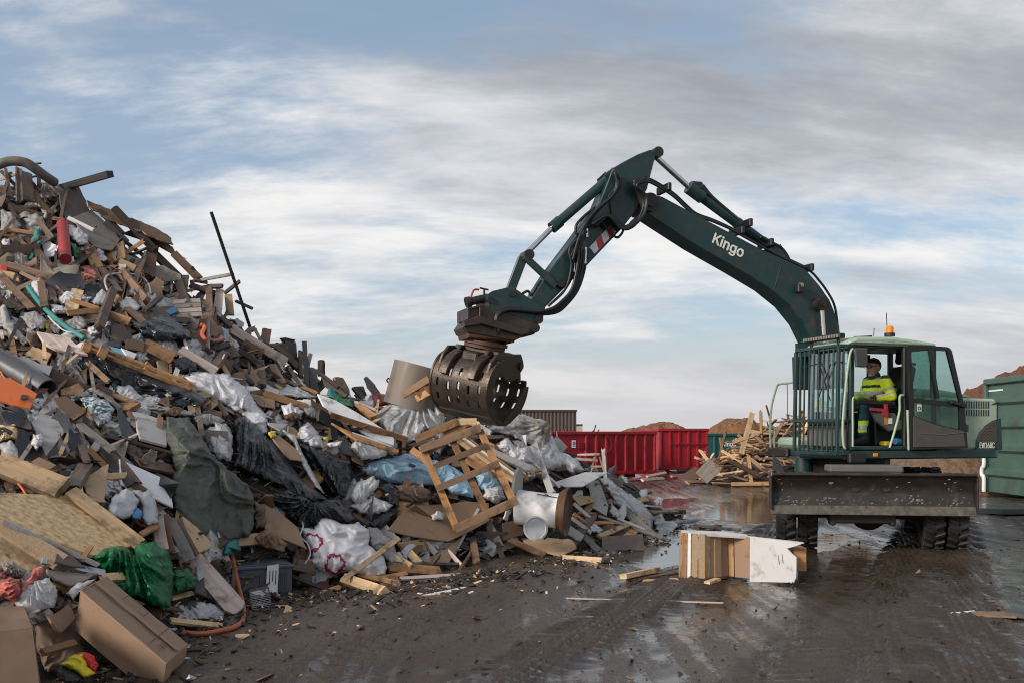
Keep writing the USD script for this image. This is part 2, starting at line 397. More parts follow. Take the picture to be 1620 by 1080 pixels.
def build_ground():
    xs = np.array(grow(-4.5, .07, -900)[::-1] + list(np.arange(-4.5, 11.5, .055)) + grow(11.5, .07, 900))
    ys = np.array(grow(4.2, .07, -60)[::-1] + list(np.arange(4.2, 19, .055)) + grow(19, .07, 1500))
    X, Y = np.meshgrid(xs, ys)
    Z = ground_height(X, Y)
    v = np.stack([X, Y, Z], -1).reshape(-1, 3)
    n = {'geo': ('geometry', {}), 'sp': ('separate_xyz', {}),
         'n1': ('noise_texture', {'scale': 0.55, 'detail': 4.0, 'roughness': 0.6}),
         'rot': ('mapping', {'rotation': (0, 0, math.atan2(TDIR[0], TDIR[1])), 'scale': (4.2, 0.2, 1)}),
         'n2': ('noise_texture', {'scale': 1.0, 'detail': 7.0, 'roughness': 0.62, 'distortion': 0.2}),
         'n3': ('noise_texture', {'scale': 34.0, 'detail': 4.0, 'roughness': 0.7}),
         'n4': ('noise_texture', {'scale': 11.0, 'detail': 8.0, 'roughness': 0.8}),
         # wet film: low ground, old tracks and chance, broken up by the grains that stand out of it
         'wz': ('map_range', {'from_min': -0.035, 'from_max': 0.04, 'to_min': 0.36, 'to_max': -0.10, 'clamp': True}),
         'a1': ('math', {'math_type': 'multiply_add', 'value2': 0.6}),
         'a2': ('math', {'math_type': 'multiply_add', 'value2': 1.45}),
         'a3': ('math', {'math_type': 'multiply_add', 'value2': 0.85}),
         'a4': ('math', {'math_type': 'multiply_add', 'value2': 0.40}),
         'wet': ('map_range', {'range_type': 'smoothstep', 'from_min': 1.38, 'from_max': 1.86, 'to_min': 0.0, 'to_max': 1.0, 'clamp': True}),
         'd1': ('math', {'math_type': 'multiply_add', 'value2': 0.9, 'value3': -0.22}),
         'd2': ('math', {'math_type': 'multiply_add', 'value2': 0.6}),
         'dry': ('rgb_ramp', {'ramp': [(0.25, (0.028, 0.019, 0.0135)), (0.48, (0.060, 0.041, 0.028)), (0.62, (0.10, 0.070, 0.050)), (0.78, (0.16, 0.12, 0.095))]}),
         'col': ('mix_color', {'b': (0.030, 0.021, 0.0145)}),
         'rg': ('map_range', {'from_min': 0.0, 'from_max': 1.0, 'to_min': 0.48, 'to_max': 0.06, 'clamp': True}),
         'inv': ('map_range', {'from_min': 0.0, 'from_max': 1.0, 'to_min': 1.0, 'to_max': 0.12, 'clamp': True}),
         'hh': ('math', {'math_type': 'multiply'}),
         'b': ('bump', {'strength': 1.0, 'distance': 0.02}),
         'p': ('principled_bsdf', {'specular_ior_level': 0.5})}
    l = [('geo.position', 'n1.vector'), ('geo.position', 'rot.vector'), ('rot.vector', 'n2.vector'), ('geo.position', 'n3.vector'), ('geo.position', 'n4.vector'),
         ('geo.position', 'sp.vector'), ('sp.z', 'wz.value'), ('wz.result', 'a1.value3'), ('n1.fac', 'a1.value1'), ('a1.value', 'a2.value3'), ('n2.fac', 'a2.value1'),
         ('a2.value', 'a3.value3'), ('n4.fac', 'a3.value1'), ('a3.value', 'a4.value3'), ('n3.fac', 'a4.value1'), ('a4.value', 'wet.value'),
         ('n2.fac', 'd1.value1'), ('d1.value', 'd2.value3'), ('n4.fac', 'd2.value1'), ('d2.value', 'dry.fac'), ('dry.color', 'col.a'), ('wet.result', 'col.fac'), ('col.result', 'p.base_color'), ('wet.result', 'rg.value'), ('rg.result', 'p.roughness'),
         ('wet.result', 'inv.value'), ('inv.result', 'hh.value1'), ('n4.fac', 'hh.value2'), ('hh.value', 'b.height'), ('b.normal', 'p.normal')]
    m = usdkit.material(stage, '/World/Looks/wet_mud', n, l, surface='p.BSDF')
    put('ground', (v, smooth_poly_grid(len(xs), len(ys))), m, smooth=True, kind='structure')
    # standing water: shows wherever the ground dips under it
    n = {'geo': ('geometry', {}), 'n': ('noise_texture', {'scale': 5.0, 'detail': 3.0}), 'b': ('bump', {'strength': 0.12, 'distance': 0.02}),
         'p': ('principled_bsdf', {'base_color': (0.022, 0.017, 0.013), 'roughness': 0.09, 'specular_ior_level': 0.5})}
    w = usdkit.material(stage, '/World/Looks/puddle_water', n, [('geo.position', 'n.vector'), ('n.fac', 'b.height'), ('b.normal', 'p.normal')], surface='p.BSDF')
    put('puddle_water', trimesh.Trimesh([(-6, 4, -.028), (12, 4, -.028), (16, 34, -.028), (-6, 34, -.028)], [(0, 1, 2), (0, 2, 3)], process=False), w, kind='structure')
build_ground()

# ------------------------------------------------------------------ far things
def chip_mound(name, cx, cy, rx, ry, h, label, seed, col, kindcol, z0=-.1, lean=0):
    n = 120
    u, v = np.meshgrid(np.linspace(-1.15, 1.15, n), np.linspace(-1.15, 1.15, n))
    r = np.hypot(u, v)
    X, Y = cx + u * rx, cy + v * ry
    base = np.clip(1 - r * r, 0, 1) ** .8
    p = np.stack([X * .5, Y * .5, X * 0], -1)
    Z = z0 + h * base * (.82 + .4 * (meshkit.fbm(p, 3, seed) - .22)) + (meshkit.fbm(p * 4, 5, seed + 5) - .5) * (.22 + .10 * h) * (base > 0) * np.minimum(1, base * 6)
    Z = np.where(r > 1.0, z0 - .3, Z)
    put(name, (np.stack([X, Y, Z], -1).reshape(-1, 3), smooth_poly_grid(n, n)), kindcol, smooth=False, label=label, cat='mound')
mat('wood_chips', (0.18, 0.080, 0.036), rough=.9, var=.65, scale=(9, 9, 9), bump=.8, bscale=(14, 14, 14), bdist=.08, dirt=.3, coord='geo.position')
mat('wood_chips_red', (0.12, 0.046, 0.025), rough=.9, var=.6, scale=(9, 9, 9), bump=.8, bscale=(14, 14, 14), bdist=.08, dirt=.25, coord='geo.position')
mat('compost_soil', (0.14, 0.085, 0.05), rough=.9, var=.5, scale=(7, 7, 7), bump=.8, bscale=(14, 14, 14), bdist=.06, dirt=.35, coord='geo.position')
def at(px, D): return (px - CX) / FPX * D
chip_mound('wood_chip_mound', at(1036, 72), 72, 4.1, 3.2, 2.55, 'low brown wood chip mound behind the joint of the two red containers', 3, None, M['wood_chips'])
chip_mound('wood_chip_mound', at(1162, 66), 66, 3.3, 3.2, 2.8, 'rounded brown wood chip mound above the dark teal container', 14, None, M['wood_chips'])
chip_mound('wood_chip_mound', at(1730, 50), 50, 8.8, 8.0, 5.9, 'tall reddish wood chip mound rising behind the big green container', 25, None, M['wood_chips_red'])
chip_mound('compost_mound', at(1490, 28.5), 28.5, 2.6, 2.6, 1.7, 'crumbly brown compost mound behind the excavator tail', 36, None, M['compost_soil'])

# brown corrugated shed
def corrugated(w, h, pitch, depth, nz=1):
    n = int(w / pitch * 4)
    xs = np.linspace(0, w, n + 1)
    ph = (xs / pitch) % 1
    ys = np.interp(ph, [0, .3, .5, .8, 1], [0, 0, -depth, -depth, 0])
    v = np.vstack([np.column_stack([xs, ys, np.zeros(n + 1)]), np.column_stack([xs, ys, np.full(n + 1, h)])])
    return trimesh.Trimesh(v, smooth_poly_grid(n + 1, 2), process=False)
mat('shed_brown', (0.060, 0.036, 0.030), rough=.6, var=.15, dirt=.15, coord='geo.position')
mat('shed_cream', (0.42, 0.36, 0.27), rough=.7, var=.1, dirt=.2, coord='geo.position')
D = 82
shed = thing('shed', 'dark brown corrugated shed far behind the grapple', 'shed', T=(at(800, D), D, 0))
sw = at(911, D) - at(800, D)
put('wall', corrugated(sw, 3.35, .3, .05), M['shed_brown'], shed)
put('wall', corrugated(8, 3.35, .3, .05), M['shed_brown'], shed, R=np.array([[0, 1, 0], [-1, 0, 0], [0, 0, 1.]]).T, T=(sw, 0, 0))
put('roof', cbox(-.1, sw + .1, -.15, 8.1, 3.35, 3.5, .02), M['shed_brown'], shed)
hut = thing('hut', 'tiny cream hut just beyond the brown shed corner', 'hut', T=(at(911, 95), 95, 0))
put('wall', cbox(0, .62, 0, 3, 0, 2.3, .02), M['shed_cream'], hut)
put('roof', cbox(-.06, .68, -.1, 3.1, 2.3, 2.42, .02), M['shed_brown'], hut)

# ------------------------------------------------------------------ skips
mat('skip_red', (0.28, 0.006, 0.014), rough=.42, var=.12, scale=(2, 2, 2), dirt=.4, dirt_col=(.055, .012, .012), dirt_scale=2.5, bump=.1, bscale=(3, 3, 3))
mat('skip_red_dark', (0.22, 0.010, 0.020), rough=.5, var=.12, dirt=.2, dirt_col=(.06, .02, .02))  # slightly darker red for handle plate, pipe and locking bar
mat('skip_teal', (0.012, 0.075, 0.075), rough=.45, var=.15, dirt=.2)
mat('skip_green', (0.055, 0.105, 0.08), rough=.5, var=.15, scale=(2, 2, 2), dirt=.45, dirt_col=(.05, .05, .04), dirt_scale=1.5)
mat('white_print', (0.72, 0.74, 0.74), rough=.5, var=.04, dirt=.1)
mat('blue_print', (0.03, 0.06, 0.30), rough=.5, var=.04)
mat('print_red', (0.52, 0.03, 0.035), rough=.45, var=.08)
mat('print_dark', (0.02, 0.02, 0.022), rough=.6)
def skip(name, A, B, h, depth, rib_px, material, label, plain=0.0, rib_d=.07, wide=.11):
    """A hook-lift skip whose long side runs from A to B (ground points), open at the top."""
    A, B = np.array([*A, 0.]), np.array([*B, 0.])
    x = (B - A); L = np.linalg.norm(x); x /= L
    R = np.stack([x, np.cross([0, 0, 1], x), [0, 0, 1]], 1)
    t = thing(name, label, 'skip container', R=R, T=A)
    z0 = .16
    put('side_panel', cbox(0, L, 0, .05, z0, h, .01), material, t)
    put('side_panel', cbox(0, L, depth - .05, depth, z0, h, .01), material, t)
    put('end_panel', cbox(0, .05, .052, depth - .052, z0, h - .004, .01), material, t)
    put('end_panel', cbox(L - .05, L, .052, depth - .052, z0, h - .004, .01), material, t)
    put('floor_plate', cbox(.06, L - .06, .06, depth - .06, z0, z0 + .05, .01), material, t)
    put('top_rail', cbox(-.03, L + .03, -.075, -.002, h - .10, h + .02, .02), material, t)
    put('bottom_rail', cbox(-.03, L + .03, -.06, -.002, z0 - .02, z0 + .10, .02), material, t)
    put('top_rail', cbox(-.06, -.002, -.06, depth, h - .10, h + .018, .02), material, t)
    k = max(2, int((L - plain) / rib_px))
    for i in range(k + 1):
        xx = plain + (L - plain - wide) * i / k
        put('rib', prism([(xx, -.001), (xx + wide * .25, -rib_d), (xx + wide * .75, -rib_d), (xx + wide, -.001)], z0 + .102, h - .102, plane='xy'), material, t)
    for xx in (L * .2, L * .8):
        put('skid', cbox(xx - .1, xx + .1, .15, depth - .15, 0, z0 - .001, .02), material, t)
    return t, L
def gp(px, D): return (at(px, D), D)
hh = 1.66
t, L = skip('skip_container', gp(872, 34.6), gp(1037, 36.6), hh, 2.4, .42, M['skip_red'], 'red ribbed skip container with a small white sign, nearer of two', plain=1.35)
put('sign', cbox(.83, .83 + .16, -.012, -.002, 1.1, 1.1 + .27, .003), M['white_print'], t)
put('sign_symbol', trimesh.creation.annulus(.035, .06, .004, transform=trimesh.transformations.translation_matrix([.91, -.014, 1.26]) @ trimesh.transformations.rotation_matrix(math.pi / 2, [1, 0, 0])), M['blue_print'], t)
put('sign_bar', bar((.875, -.015, 1.215), (.945, -.015, 1.305), .004, .02, (0, 1, 0), .001), M['print_red'], t)
for k in range(3):
    put('sign_line', cbox(.85, .97, -.014, -.0122, 1.14 + k * .016, 1.147 + k * .016, .0005), M['blue_print'], t)
put('handle_plate', cbox(1.1, 1.3, -.03, -.002, 1.05, 1.3, .008), M['skip_red_dark'], t)
for k in range(3):
    put('hinge', cbox(1.06, 1.36, -.05, -.031, 1.08 + k * .09, 1.10 + k * .09, .006), M['skip_red'], t)
put('drain_pipe', tube(spline([(2.1, -.11, 1.62), (2.35, -.11, 1.4), (2.4, -.1, 1.1), (2.2, -.1, .92), (1.9, -.1, .86)], 16), .015, 6), M['skip_red_dark'], t)
t, L = skip('skip_container', gp(1042, 40.0), gp(1120, 40.4), 1.78, 2.4, .40, M['skip_red'], 'red ribbed skip container standing beside the dark teal container', plain=.02)
put('locking_bar', cbox(.5, L - .02, -.12, -.082, 1.16, 1.20, .01), M['skip_red_dark'], t)
t, L = skip('skip_container', gp(1119, 46.5), gp(1240, 47.5), 1.58, 2.4, 1.4, M['skip_teal'], 'dark teal skip container half hidden by the timber heap', plain=.3)
tm = meshkit.text_mesh('Kingo', .20, .004, True); tm.apply_transform(trimesh.transformations.rotation_matrix(math.pi / 2, [1, 0, 0])); tm.apply_translation((.72, -.03, 1.0))
put('lettering', tm, M['white_print'], t)
# big green container at the right edge: its long side runs away from the camera to the left
A, B = np.array(gp(1700, 21.5)), np.array(gp(1562, 25.8))
x = np.array([*(B - A), 0]); L = np.linalg.norm(x); x /= L
R = np.stack([-x, np.cross([0, 0, 1], -x), [0, 0, 1]], 1)
t = thing('large_container', 'large green container with horizontal ribs at the far end of the yard', 'container', R=R, T=(*B, 0))
H = 3.0
put('side_panel', cbox(0, L, 0, .05, .12, H, .01), M['skip_green'], t)
put('side_panel', cbox(0, L, 2.35, 2.4, .12, H, .01), M['skip_green'], t)
put('end_panel', cbox(0, .05, .052, 2.348, .12, H - .004, .01), M['skip_green'], t)
put('end_panel', cbox(L - .05, L, .052, 2.348, .12, H - .004, .01), M['skip_green'], t)
put('floor_plate', cbox(.06, L - .06, .06, 2.34, .12, .2, .01), M['skip_green'], t)
put('top_rail', cbox(-.03, L + .03, -.10, -.002, H - .13, H + .02, .02), M['skip_green'], t)
put('corner_post', cbox(-.05, .09, -.10, -.002, .12, H - .132, .02), M['skip_green'], t)
for k, z in enumerate((.5, 1.12, 1.72, 2.32)):
    put('rib', prism([(-.001, z), (-.10, z + .07), (-.10, z + .19), (-.001, z + .26)], .092, L, plane='yz'), M['skip_green'], t)
put('rail_stub', cbox(.1, .9, -.012, -.002, 2.69, 2.73, .003), M['white_print'], t)
put('downpipe', tube(spline([(.12, -.14, 1.05), (.12, -.14, .8), (.05, -.16, .7), (.05, -.16, .55), (.12, -.14, .48), (.12, -.14, .12)], 24), .05, 10), M['panel_white'], t)
# ------------------------------------------------------------------ the excavator: x forward, y to its left, z up
TH = math.radians(19)
EC, ES = math.cos(TH), math.sin(TH)
EX, EY = 5.15, 15.3
ER = np.array([[-EC, ES, 0], [-ES, -EC, 0], [0, 0, 1.0]])
def LE(px, py, b):
    """Excavator-frame (x, z) of the picture point that lies in the machine's plane y = b."""
    rx = (px - CX) / FPX
    a = (EX + ES * b - rx * (EY - EC * b)) / (EC - rx * ES)
    Y = EY - ES * a - EC * b
    return np.array([a, CAM_H - (py - HZ) / FPX * Y])
def LZ(z, b, *pts):
    return np.array([LE(x, y, b) for x, y in Q(z, *pts)])
def L3(z, x, y, b):
    p = Q(z, (x, y))[0]; a, h = LE(p[0], p[1], b)
    return np.array([a, b, h])
mat('paint_teal', (0.008, 0.034, 0.034), rough=.36, var=.22, scale=(2.5, 2.5, 2.5), dirt=.55, dirt_col=(.042, .037, .031), dirt_scale=6.0, bump=.12, bscale=(5, 5, 5), bdist=.01, rough_var=.2)
mat('paint_lightgreen', (0.33, 0.42, 0.31), rough=.42, var=.06, dirt=.26, dirt_col=(.09, .075, .055), dirt_scale=4)
mat('steel_dark', (0.030, 0.026, 0.023), rough=.5, var=.35, scale=(6, 6, 6), dirt=.35, dirt_col=(.05, .033, .022), metallic=.35, bump=.35, bscale=(18, 18, 18), bdist=.01)
mat('steel_grapple', (0.062, 0.045, 0.034), rough=.42, var=.4, scale=(7, 7, 7), dirt=.4, dirt_col=(.035, .024, .017), metallic=.5, bump=.35, bscale=(22, 22, 22), bdist=.008)
mat('blade_steel', (0.026, 0.021, 0.018), rough=.55, var=.3, scale=(3, 3, 8), dirt=.35, dirt_col=(.075, .058, .042), dirt_scale=6, metallic=.2, bump=.3, bscale=(16, 16, 16), bdist=.01)
mat('blade_edge', (0.11, 0.095, 0.08), rough=.6, var=.5, scale=(14, 14, 14), dirt=.35, dirt_col=(.035, .028, .022), metallic=.2, bump=.4, bscale=(30, 30, 30), bdist=.01)
mat('chrome', (0.62, 0.60, 0.58), rough=.16, var=.05, metallic=1.0, rough_var=.05)
mat('rubber', (0.012, 0.012, 0.012), rough=.7, var=.3, dirt=.35, dirt_col=(.045, .034, .026))
mat('hose_black', (0.010, 0.010, 0.011), rough=.45, var=.3, dirt=.2, dirt_col=(.04, .032, .026))
mat('plastic_black', (0.012, 0.012, 0.013), rough=.5, var=.2, dirt=.1)
mat('trim_grey', (0.085, 0.072, 0.064), rough=.6, var=.08, dirt=.2)
mat('seat_cloth', (0.016, 0.016, 0.019), rough=.9, var=.3)
mat('console_grey', (0.10, 0.095, 0.09), rough=.6, var=.1, dirt=.1)
mat('beacon_orange', (0.75, 0.22, 0.01), rough=.2, var=.05)
mat('lamp_glass', (0.20, 0.17, 0.14), rough=.15, var=.15)
mat('lever_red', (0.33, 0.025, 0.03), rough=.45)
mat('label_orange', (0.55, 0.22, 0.02), rough=.5)
mat('letter_cream', (0.72, 0.74, 0.66), rough=.5, var=.04, dirt=.06)
mat('mirror_back', (0.055, 0.05, 0.052), rough=.4)
def pane(name, tint, refl):
    return usdkit.material(stage, f'/World/Looks/{name}', {
        'f': ('layer_weight', {'blend': 0.5}), 'pw': ('math', {'math_type': 'power', 'value2': 4.0}), 'k': ('math', {'math_type': 'multiply_add', 'value2': 0.55, 'value3': refl}), 't': ('transparent_bsdf', {'color': tint}),
        'g': ('glossy_bsdf', {'roughness': 0.02, 'color': (.9, .95, .95)}), 'm': ('mix_closure', {})},
        [('f.facing', 'pw.value1'), ('pw.value', 'k.value1'), ('k.value', 'm.fac'), ('t.BSDF', 'm.closure1'), ('g.BSDF', 'm.closure2')], surface='m.closure')
MATS['glass_green'] = pane('glass_green', (.62, .76, .72), .03)
MATS['glass_front'] = pane('glass_front', (.8, .88, .88), .22)
MATS['glass_clear'] = pane('glass_clear', (.86, .93, .92), .02)

ex = thing('excavator', 'dark teal wheeled excavator with light green cab and raised boom', 'excavator', R=ER, T=(EX, EY, 0))

# --- undercarriage: its own frame, blade towards the camera. UR turns (x along the axles, y towards the blade) into the machine's frame
UA = math.radians(16)
UOFF = ER.T @ np.array([.27, .08, 0])
_w = np.array([-math.sin(UA), -math.cos(UA), 0])           # towards the blade, in the world
UW = np.stack([np.cross(_w, [0, 0, 1.0]) * -1, _w, [0, 0, 1.0]], 1)
UR = ER.T @ UW
BLC = np.array([0, 2.02, 0])
BLR = np.eye(3)
def und(m):
    m = m.copy(); m.vertices = (m.vertices - BLC) @ BLR.T + BLC
    m.vertices = m.vertices @ UR.T + UOFF
    if np.linalg.det(UR) < 0: m.invert()
    return m
def uput(name, m, mt, parent=None, **k):
    return put(name, und(m), mt, parent or ex, **k)
uput('chassis_frame', cat_m([cbox(-.52, .52, -1.75, 1.65, .48, .86, .04), cbox(-.42, .42, -1.0, 1.0, .861, 1.02, .03)]), M['steel_dark'])
uput('axle', cat_m([cbox(-1.1, 1.1, 1.08, 1.32, .42, .66, .05), trimesh.creation.icosphere(2, .27, ).apply_translation((0, 1.2, .52))]), M['steel_dark'])
uput('axle', cat_m([cbox(-1.1, 1.1, -1.42, -1.18, .42, .66, .05), trimesh.creation.icosphere(2, .27).apply_translation((0, -1.3, .52))]), M['steel_dark'])
def tyre_mesh(r=.52, w=.27):
    prof = np.array([(.30, -w * .40), (.38, -w * .5), (.47, -w * .5), (.505, -w * .42), (.515, 0), (.505, w * .42), (.47, w * .5), (.38, w * .5), (.30, w * .40)])
    m = trimesh.creation.revolve(np.vstack([prof, prof[:1]]), sections=48)
    ms = [m]
    for k in range(22):
        for s in (-1, 1):
            b = cbox(.495, .545, s * w * .02, s * w * .50, -.028, .028, .008)
            T = trimesh.transformations.rotation_matrix(k * 2 * math.pi / 22 + (s > 0) * math.pi / 22, [0, 0, 1])
            b.vertices = b.vertices[:, [0, 2, 1]]; b.invert()
            # slant of the lug
            b.vertices[:, 1] += s * b.vertices[:, 2] * .5
            b.apply_transform(T); ms.append(b)
    m = cat_m(ms)
    m.vertices = m.vertices[:, [2, 0, 1]]
    return m
TY = tyre_mesh()
RIM = trimesh.creation.revolve(np.array([(0, -.06), (.12, -.06), (.2, -.02), (.28, -.10), (.31, -.10), (.31, .10), (.28, .10), (0, .04)]), sections=36)
RIM.vertices = RIM.vertices[:, [2, 0, 1]]
for yy in (1.2, -1.3):
    for xx in (-1.13, -.83, .83, 1.13):
        wh = thing('wheel', parent=ex)
        mm = TY.copy(); mm.apply_transform(trimesh.transformations.rotation_matrix(RNG.random() * 2, [1, 0, 0])); mm.apply_translation((xx, yy, .535))
        put('tyre', und(mm), M['rubber'], wh, smooth=30)
        mm = RIM.copy(); mm.apply_translation((xx, yy, .535))
        put('rim', und(mm), M['steel_dark'], wh, smooth=30)
# blade: a curved plate with a worn cutting edge
bl = thing('dozer_blade', parent=ex)
by = 2.02
_t = math.radians(-8)
BLR = np.array([[math.cos(_t), -math.sin(_t), 0], [math.sin(_t), math.cos(_t), 0], [0, 0, 1]])
prof = []
for k in range(9):
    t = k / 8
    prof.append((by + .10 * math.sin(math.pi * t) * -1 + .06 * t, .64 + .42 * t))
prof = np.array(prof)
ring = np.vstack([prof, prof[::-1] + np.array([-.03, 0])])
uput('mouldboard', prism(ring, -1.32, 1.32, .004, plane='yz'), M['blade_steel'], bl, smooth=30)
uput('cutting_edge', cbox(-1.325, 1.325, by - .02, by + .028, .53, .655, .008), M['blade_edge'], bl)
uput('top_rail', cbox(-1.32, 1.32, by + .0, by + .10, 1.062, 1.10, .012), M['blade_steel'], bl)
for s in (-1, 1):
    uput('end_plate', cbox(s * 1.322, s * 1.345, by - .14, by + .07, .60, 1.06, .008), M['blade_steel'], bl)
    uput('lift_arm', cat_m([bar((s * .36, by - .05, .66), (s * .36, .9, .42), .10, .12, (1, 0, 0), .01)]), M['steel_dark'], bl)
    uput('lift_cylinder', rod((s * .2, by - .06, .9), (s * .2, 1.3, .8), .06, 12), M['steel_dark'], bl)
uput('cross_bracket', cat_m([cbox(-.50, .32, by - .35, by - .14, .40, .53, .02), cbox(-.52, -.45, by - .36, by - .13, .37, .55, .02), cbox(.27, .34, by - .36, by - .13, .37, .55, .02)]), M['steel_dark'], bl)
# mud and paint splashes stuck to the blade
sp = []
for k in range(120):
    x = RNG.uniform(-1.28, 1.28); z = RNG.choice([RNG.uniform(.66, .74), RNG.uniform(.66, .76), RNG.uniform(.66, 1.04)]); t = (z - .64) / .42
    y = by - .10 * math.sin(math.pi * t) + .06 * t + .004
    r = RNG.uniform(.004, .013) * (1.6 if RNG.random() < .12 else 1)
    m = trimesh.creation.icosphere(1, 1.0); m.vertices *= np.array([r * RNG.uniform(.7, 2.2), .006, r]) * RNG.uniform(.7, 1.2, (len(m.vertices), 1))
    m.apply_translation((x, y, z)); sp.append(m)
mat('mud_splash', (0.15, 0.125, 0.10), rough=.8, var=.5, scale=(20, 20, 20))
uput('mud_splashes', cat_m(sp), M['mud_splash'], bl, kind='stuff')
uput('step_slab', cat_m([cbox(-.56, .40, by - .42, by + .03, 1.105, 1.205, .02)]), M['console_grey'], bl)
BLR = np.eye(3)
uput('toolbox', cbox(-.4, .62, 1.05, 1.36, .87, 1.06, .03), M['steel_dark'])
uput('bracket_fin', prism([(-1.31, 1.104), (-1.31, 1.33), (-1.22, 1.26), (-1.15, 1.104)], by - .3, by - .24), M['plastic_black'])
uput('ladder_step', cat_m([cbox(-1.0, -.6, .2, .6, .55, .60, .01), cbox(-1.0, -.6, .2, .6, .85, .89, .01)]), M['steel_dark'])
put('turntable_ring', trimesh.creation.cylinder(.62, .22, sections=48).apply_translation((0, 0, 1.13)), M['steel_dark'], ex, smooth=30)
put('swing_motor', trimesh.creation.cylinder(.13, .26, sections=24).apply_translation((.72, -.1, 1.12)), M['paint_teal'], ex, smooth=30)

# --- upper carriage
def up(name, m, mt, parent=None, **k):
    return put(name, m, mt, parent or ex, **k)
zf0, zf1 = 1.27, 1.40
def arc(cx, cy, r, a0, a1, n):
    return [(cx + r * math.cos(math.radians(t)), cy + r * math.sin(math.radians(t))) for t in np.linspace(a0, a1, n)]
XH = LE(1579, 660, 1.22)[0]
XT = XH - .17
XFAR = LE(1222, 722, -1.2)[0]
def tail(x_front, hw, xt, rr=.34):
    return [(x_front, -hw), (x_front, hw)] + arc(xt + rr, hw - rr, rr, 90, 180, 7) + arc(xt + rr, -hw + rr, rr, 180, 270, 7)
deck = [(XFAR, -1.25), (XFAR, -.4), (1.0, .2), (1.0, 1.25)] + tail(0, 1.25, XT)[2:]
up('platform', prism(deck, zf0, zf1, .015, plane='xy'), M['paint_teal'], smooth=25)
up('platform_skirt', cbox(-1.1, .9, 1.252, 1.27, 1.285, 1.385, .006), M['paint_teal'])
up('side_marker', cbox(.47, .55, 1.272, 1.284, 1.31, 1.36, .004), M['beacon_orange'])
up('step_box', cbox(.70, .98, 1.255, 1.33, 1.22, 1.37, .02), M['plastic_black'])
# counterweight with a rounded tail
zc_ = LE(1578, 636, 1.1)[1]
cw = tail(XH - .004, 1.22, XT - .01)
up('counterweight', prism(cw, 1.403, zc_, .05, plane='xy'), M['paint_teal'], smooth=25)
# engine hood, light green, with a sloping lid
zh_ = LE(1560, 630, 1.22)[1]
hood_side = [(-.38, 1.402), (XH, 1.402), (XH, zh_ - .06), (XH + .06, zh_), (-1.0, zh_ + .01), (-.55, zh_ + .02), (-.38, zh_ + .02)]
up('engine_hood', prism(hood_side, -1.22, 1.222, .03), M['paint_lightgreen'], smooth=25)
up('hood_lid', prism([(-.40, zh_ + .022), (-1.5, zh_ + .022), (-1.42, zh_ + .07), (-1.0, zh_ + .13), (-.45, zh_ + .15)], -1.0, .95, .04), M['paint_lightgreen'], smooth=25)
up('exhaust_pipe', rod((-1.0, -.7, 2.2), (-1.0, -.7, 2.55), .05, 12), M['steel_dark'])
# louvres: two rows of slots
x0 = LE(1524, 640, 1.23)[0]; x1 = LE(1566, 640, 1.23)[0]
zt = [LE(1545, 634, 1.23)[1], LE(1545, 645.5, 1.23)[1], LE(1545, 647.5, 1.23)[1], LE(1545, 657.5, 1.23)[1]]
for r in range(2):
    for k in range(11):
        xx = x0 + (x1 - x0) * (k + .5) / 11
        up('louvre_slot', cbox(xx - .010, xx + .010, 1.2225, 1.227, zt[2 * r + 1], zt[2 * r], .002), M['print_dark'])
# dark side shield with hexagonal grille at the tail
sh = LZ('I', 1.236, (1327, 815), (1328, 760), (1345, 715), (1385, 665), (1430, 635), (1478, 620), (1488, 815))
up('tail_shield', prism(sh, 1.2235, 1.24, .003), M['paint_teal'])
gr = LZ('I', 1.246, (1332, 760), (1350, 712), (1388, 668), (1430, 640), (1450, 634), (1452, 766), (1332, 766))
gpoly = Polygon(gr)
holes = []
(gx0, gz0, gx1, gz1) = gpoly.bounds
hexes = []
for i in range(40):
    for j in range(40):
        c = (gx0 + .026 * (i + .5 * (j % 2)), gz0 + .0225 * j)
        hx = Polygon([(c[0] + .0095 * math.cos(a), c[1] + .0095 * math.sin(a)) for a in np.arange(6) * math.pi / 3])
        if gpoly.buffer(-.008).contains(hx): hexes.append(hx)
gm = trimesh.creation.extrude_polygon(gpoly.difference(shapely.union_all(hexes)), .006)
gm.vertices = np.column_stack([gm.vertices[:, 0], 1.242 + gm.vertices[:, 2], gm.vertices[:, 1]]); gm.fix_normals()
up('tail_grille', gm, M['trim_grey'])
def letter(text, h, origin, xdir, zdir, depth=.004, bold=True, material='letter_cream', parent=None, name='lettering'):
    t = meshkit.text_mesh(text, h, depth, bold)
    xd, zd = np.asarray(xdir, float), np.asarray(zdir, float)
    xd /= np.linalg.norm(xd); zd -= xd * (xd @ zd); zd /= np.linalg.norm(zd)
    Rm = np.eye(4); Rm[:3, 0], Rm[:3, 1], Rm[:3, 2], Rm[:3, 3] = xd, zd, np.cross(xd, zd), origin
    t.apply_transform(Rm)
    return put(name, t, M[material], parent or ex)
tx = LZ('I', 1.25, (1350, 803), (1440, 803), (1350, 768))
tw = abs(tx[1][0] - tx[0][0])
tm = meshkit.text_mesh('EW160C', 1.0, .004, False); ws = np.ptp(tm.vertices[:, 0])
th = tx[2][1] - tx[0][1]
tm.apply_scale([tw / ws, th, 1]); tm.vertices = np.column_stack([tx[0][0] - tm.vertices[:, 0], 1.2415 + tm.vertices[:, 2], tx[0][1] + tm.vertices[:, 1]]); tm.fix_normals()
up('lettering', tm, M['letter_cream'])
rod_pts = LZ('I', 1.225, (1262, 660), (1282, 705))
up('warning_sticker', cbox(rod_pts[0][0], rod_pts[1][0], 1.2225, 1.2255, rod_pts[1][1], rod_pts[0][1], .001), M['trim_grey'])

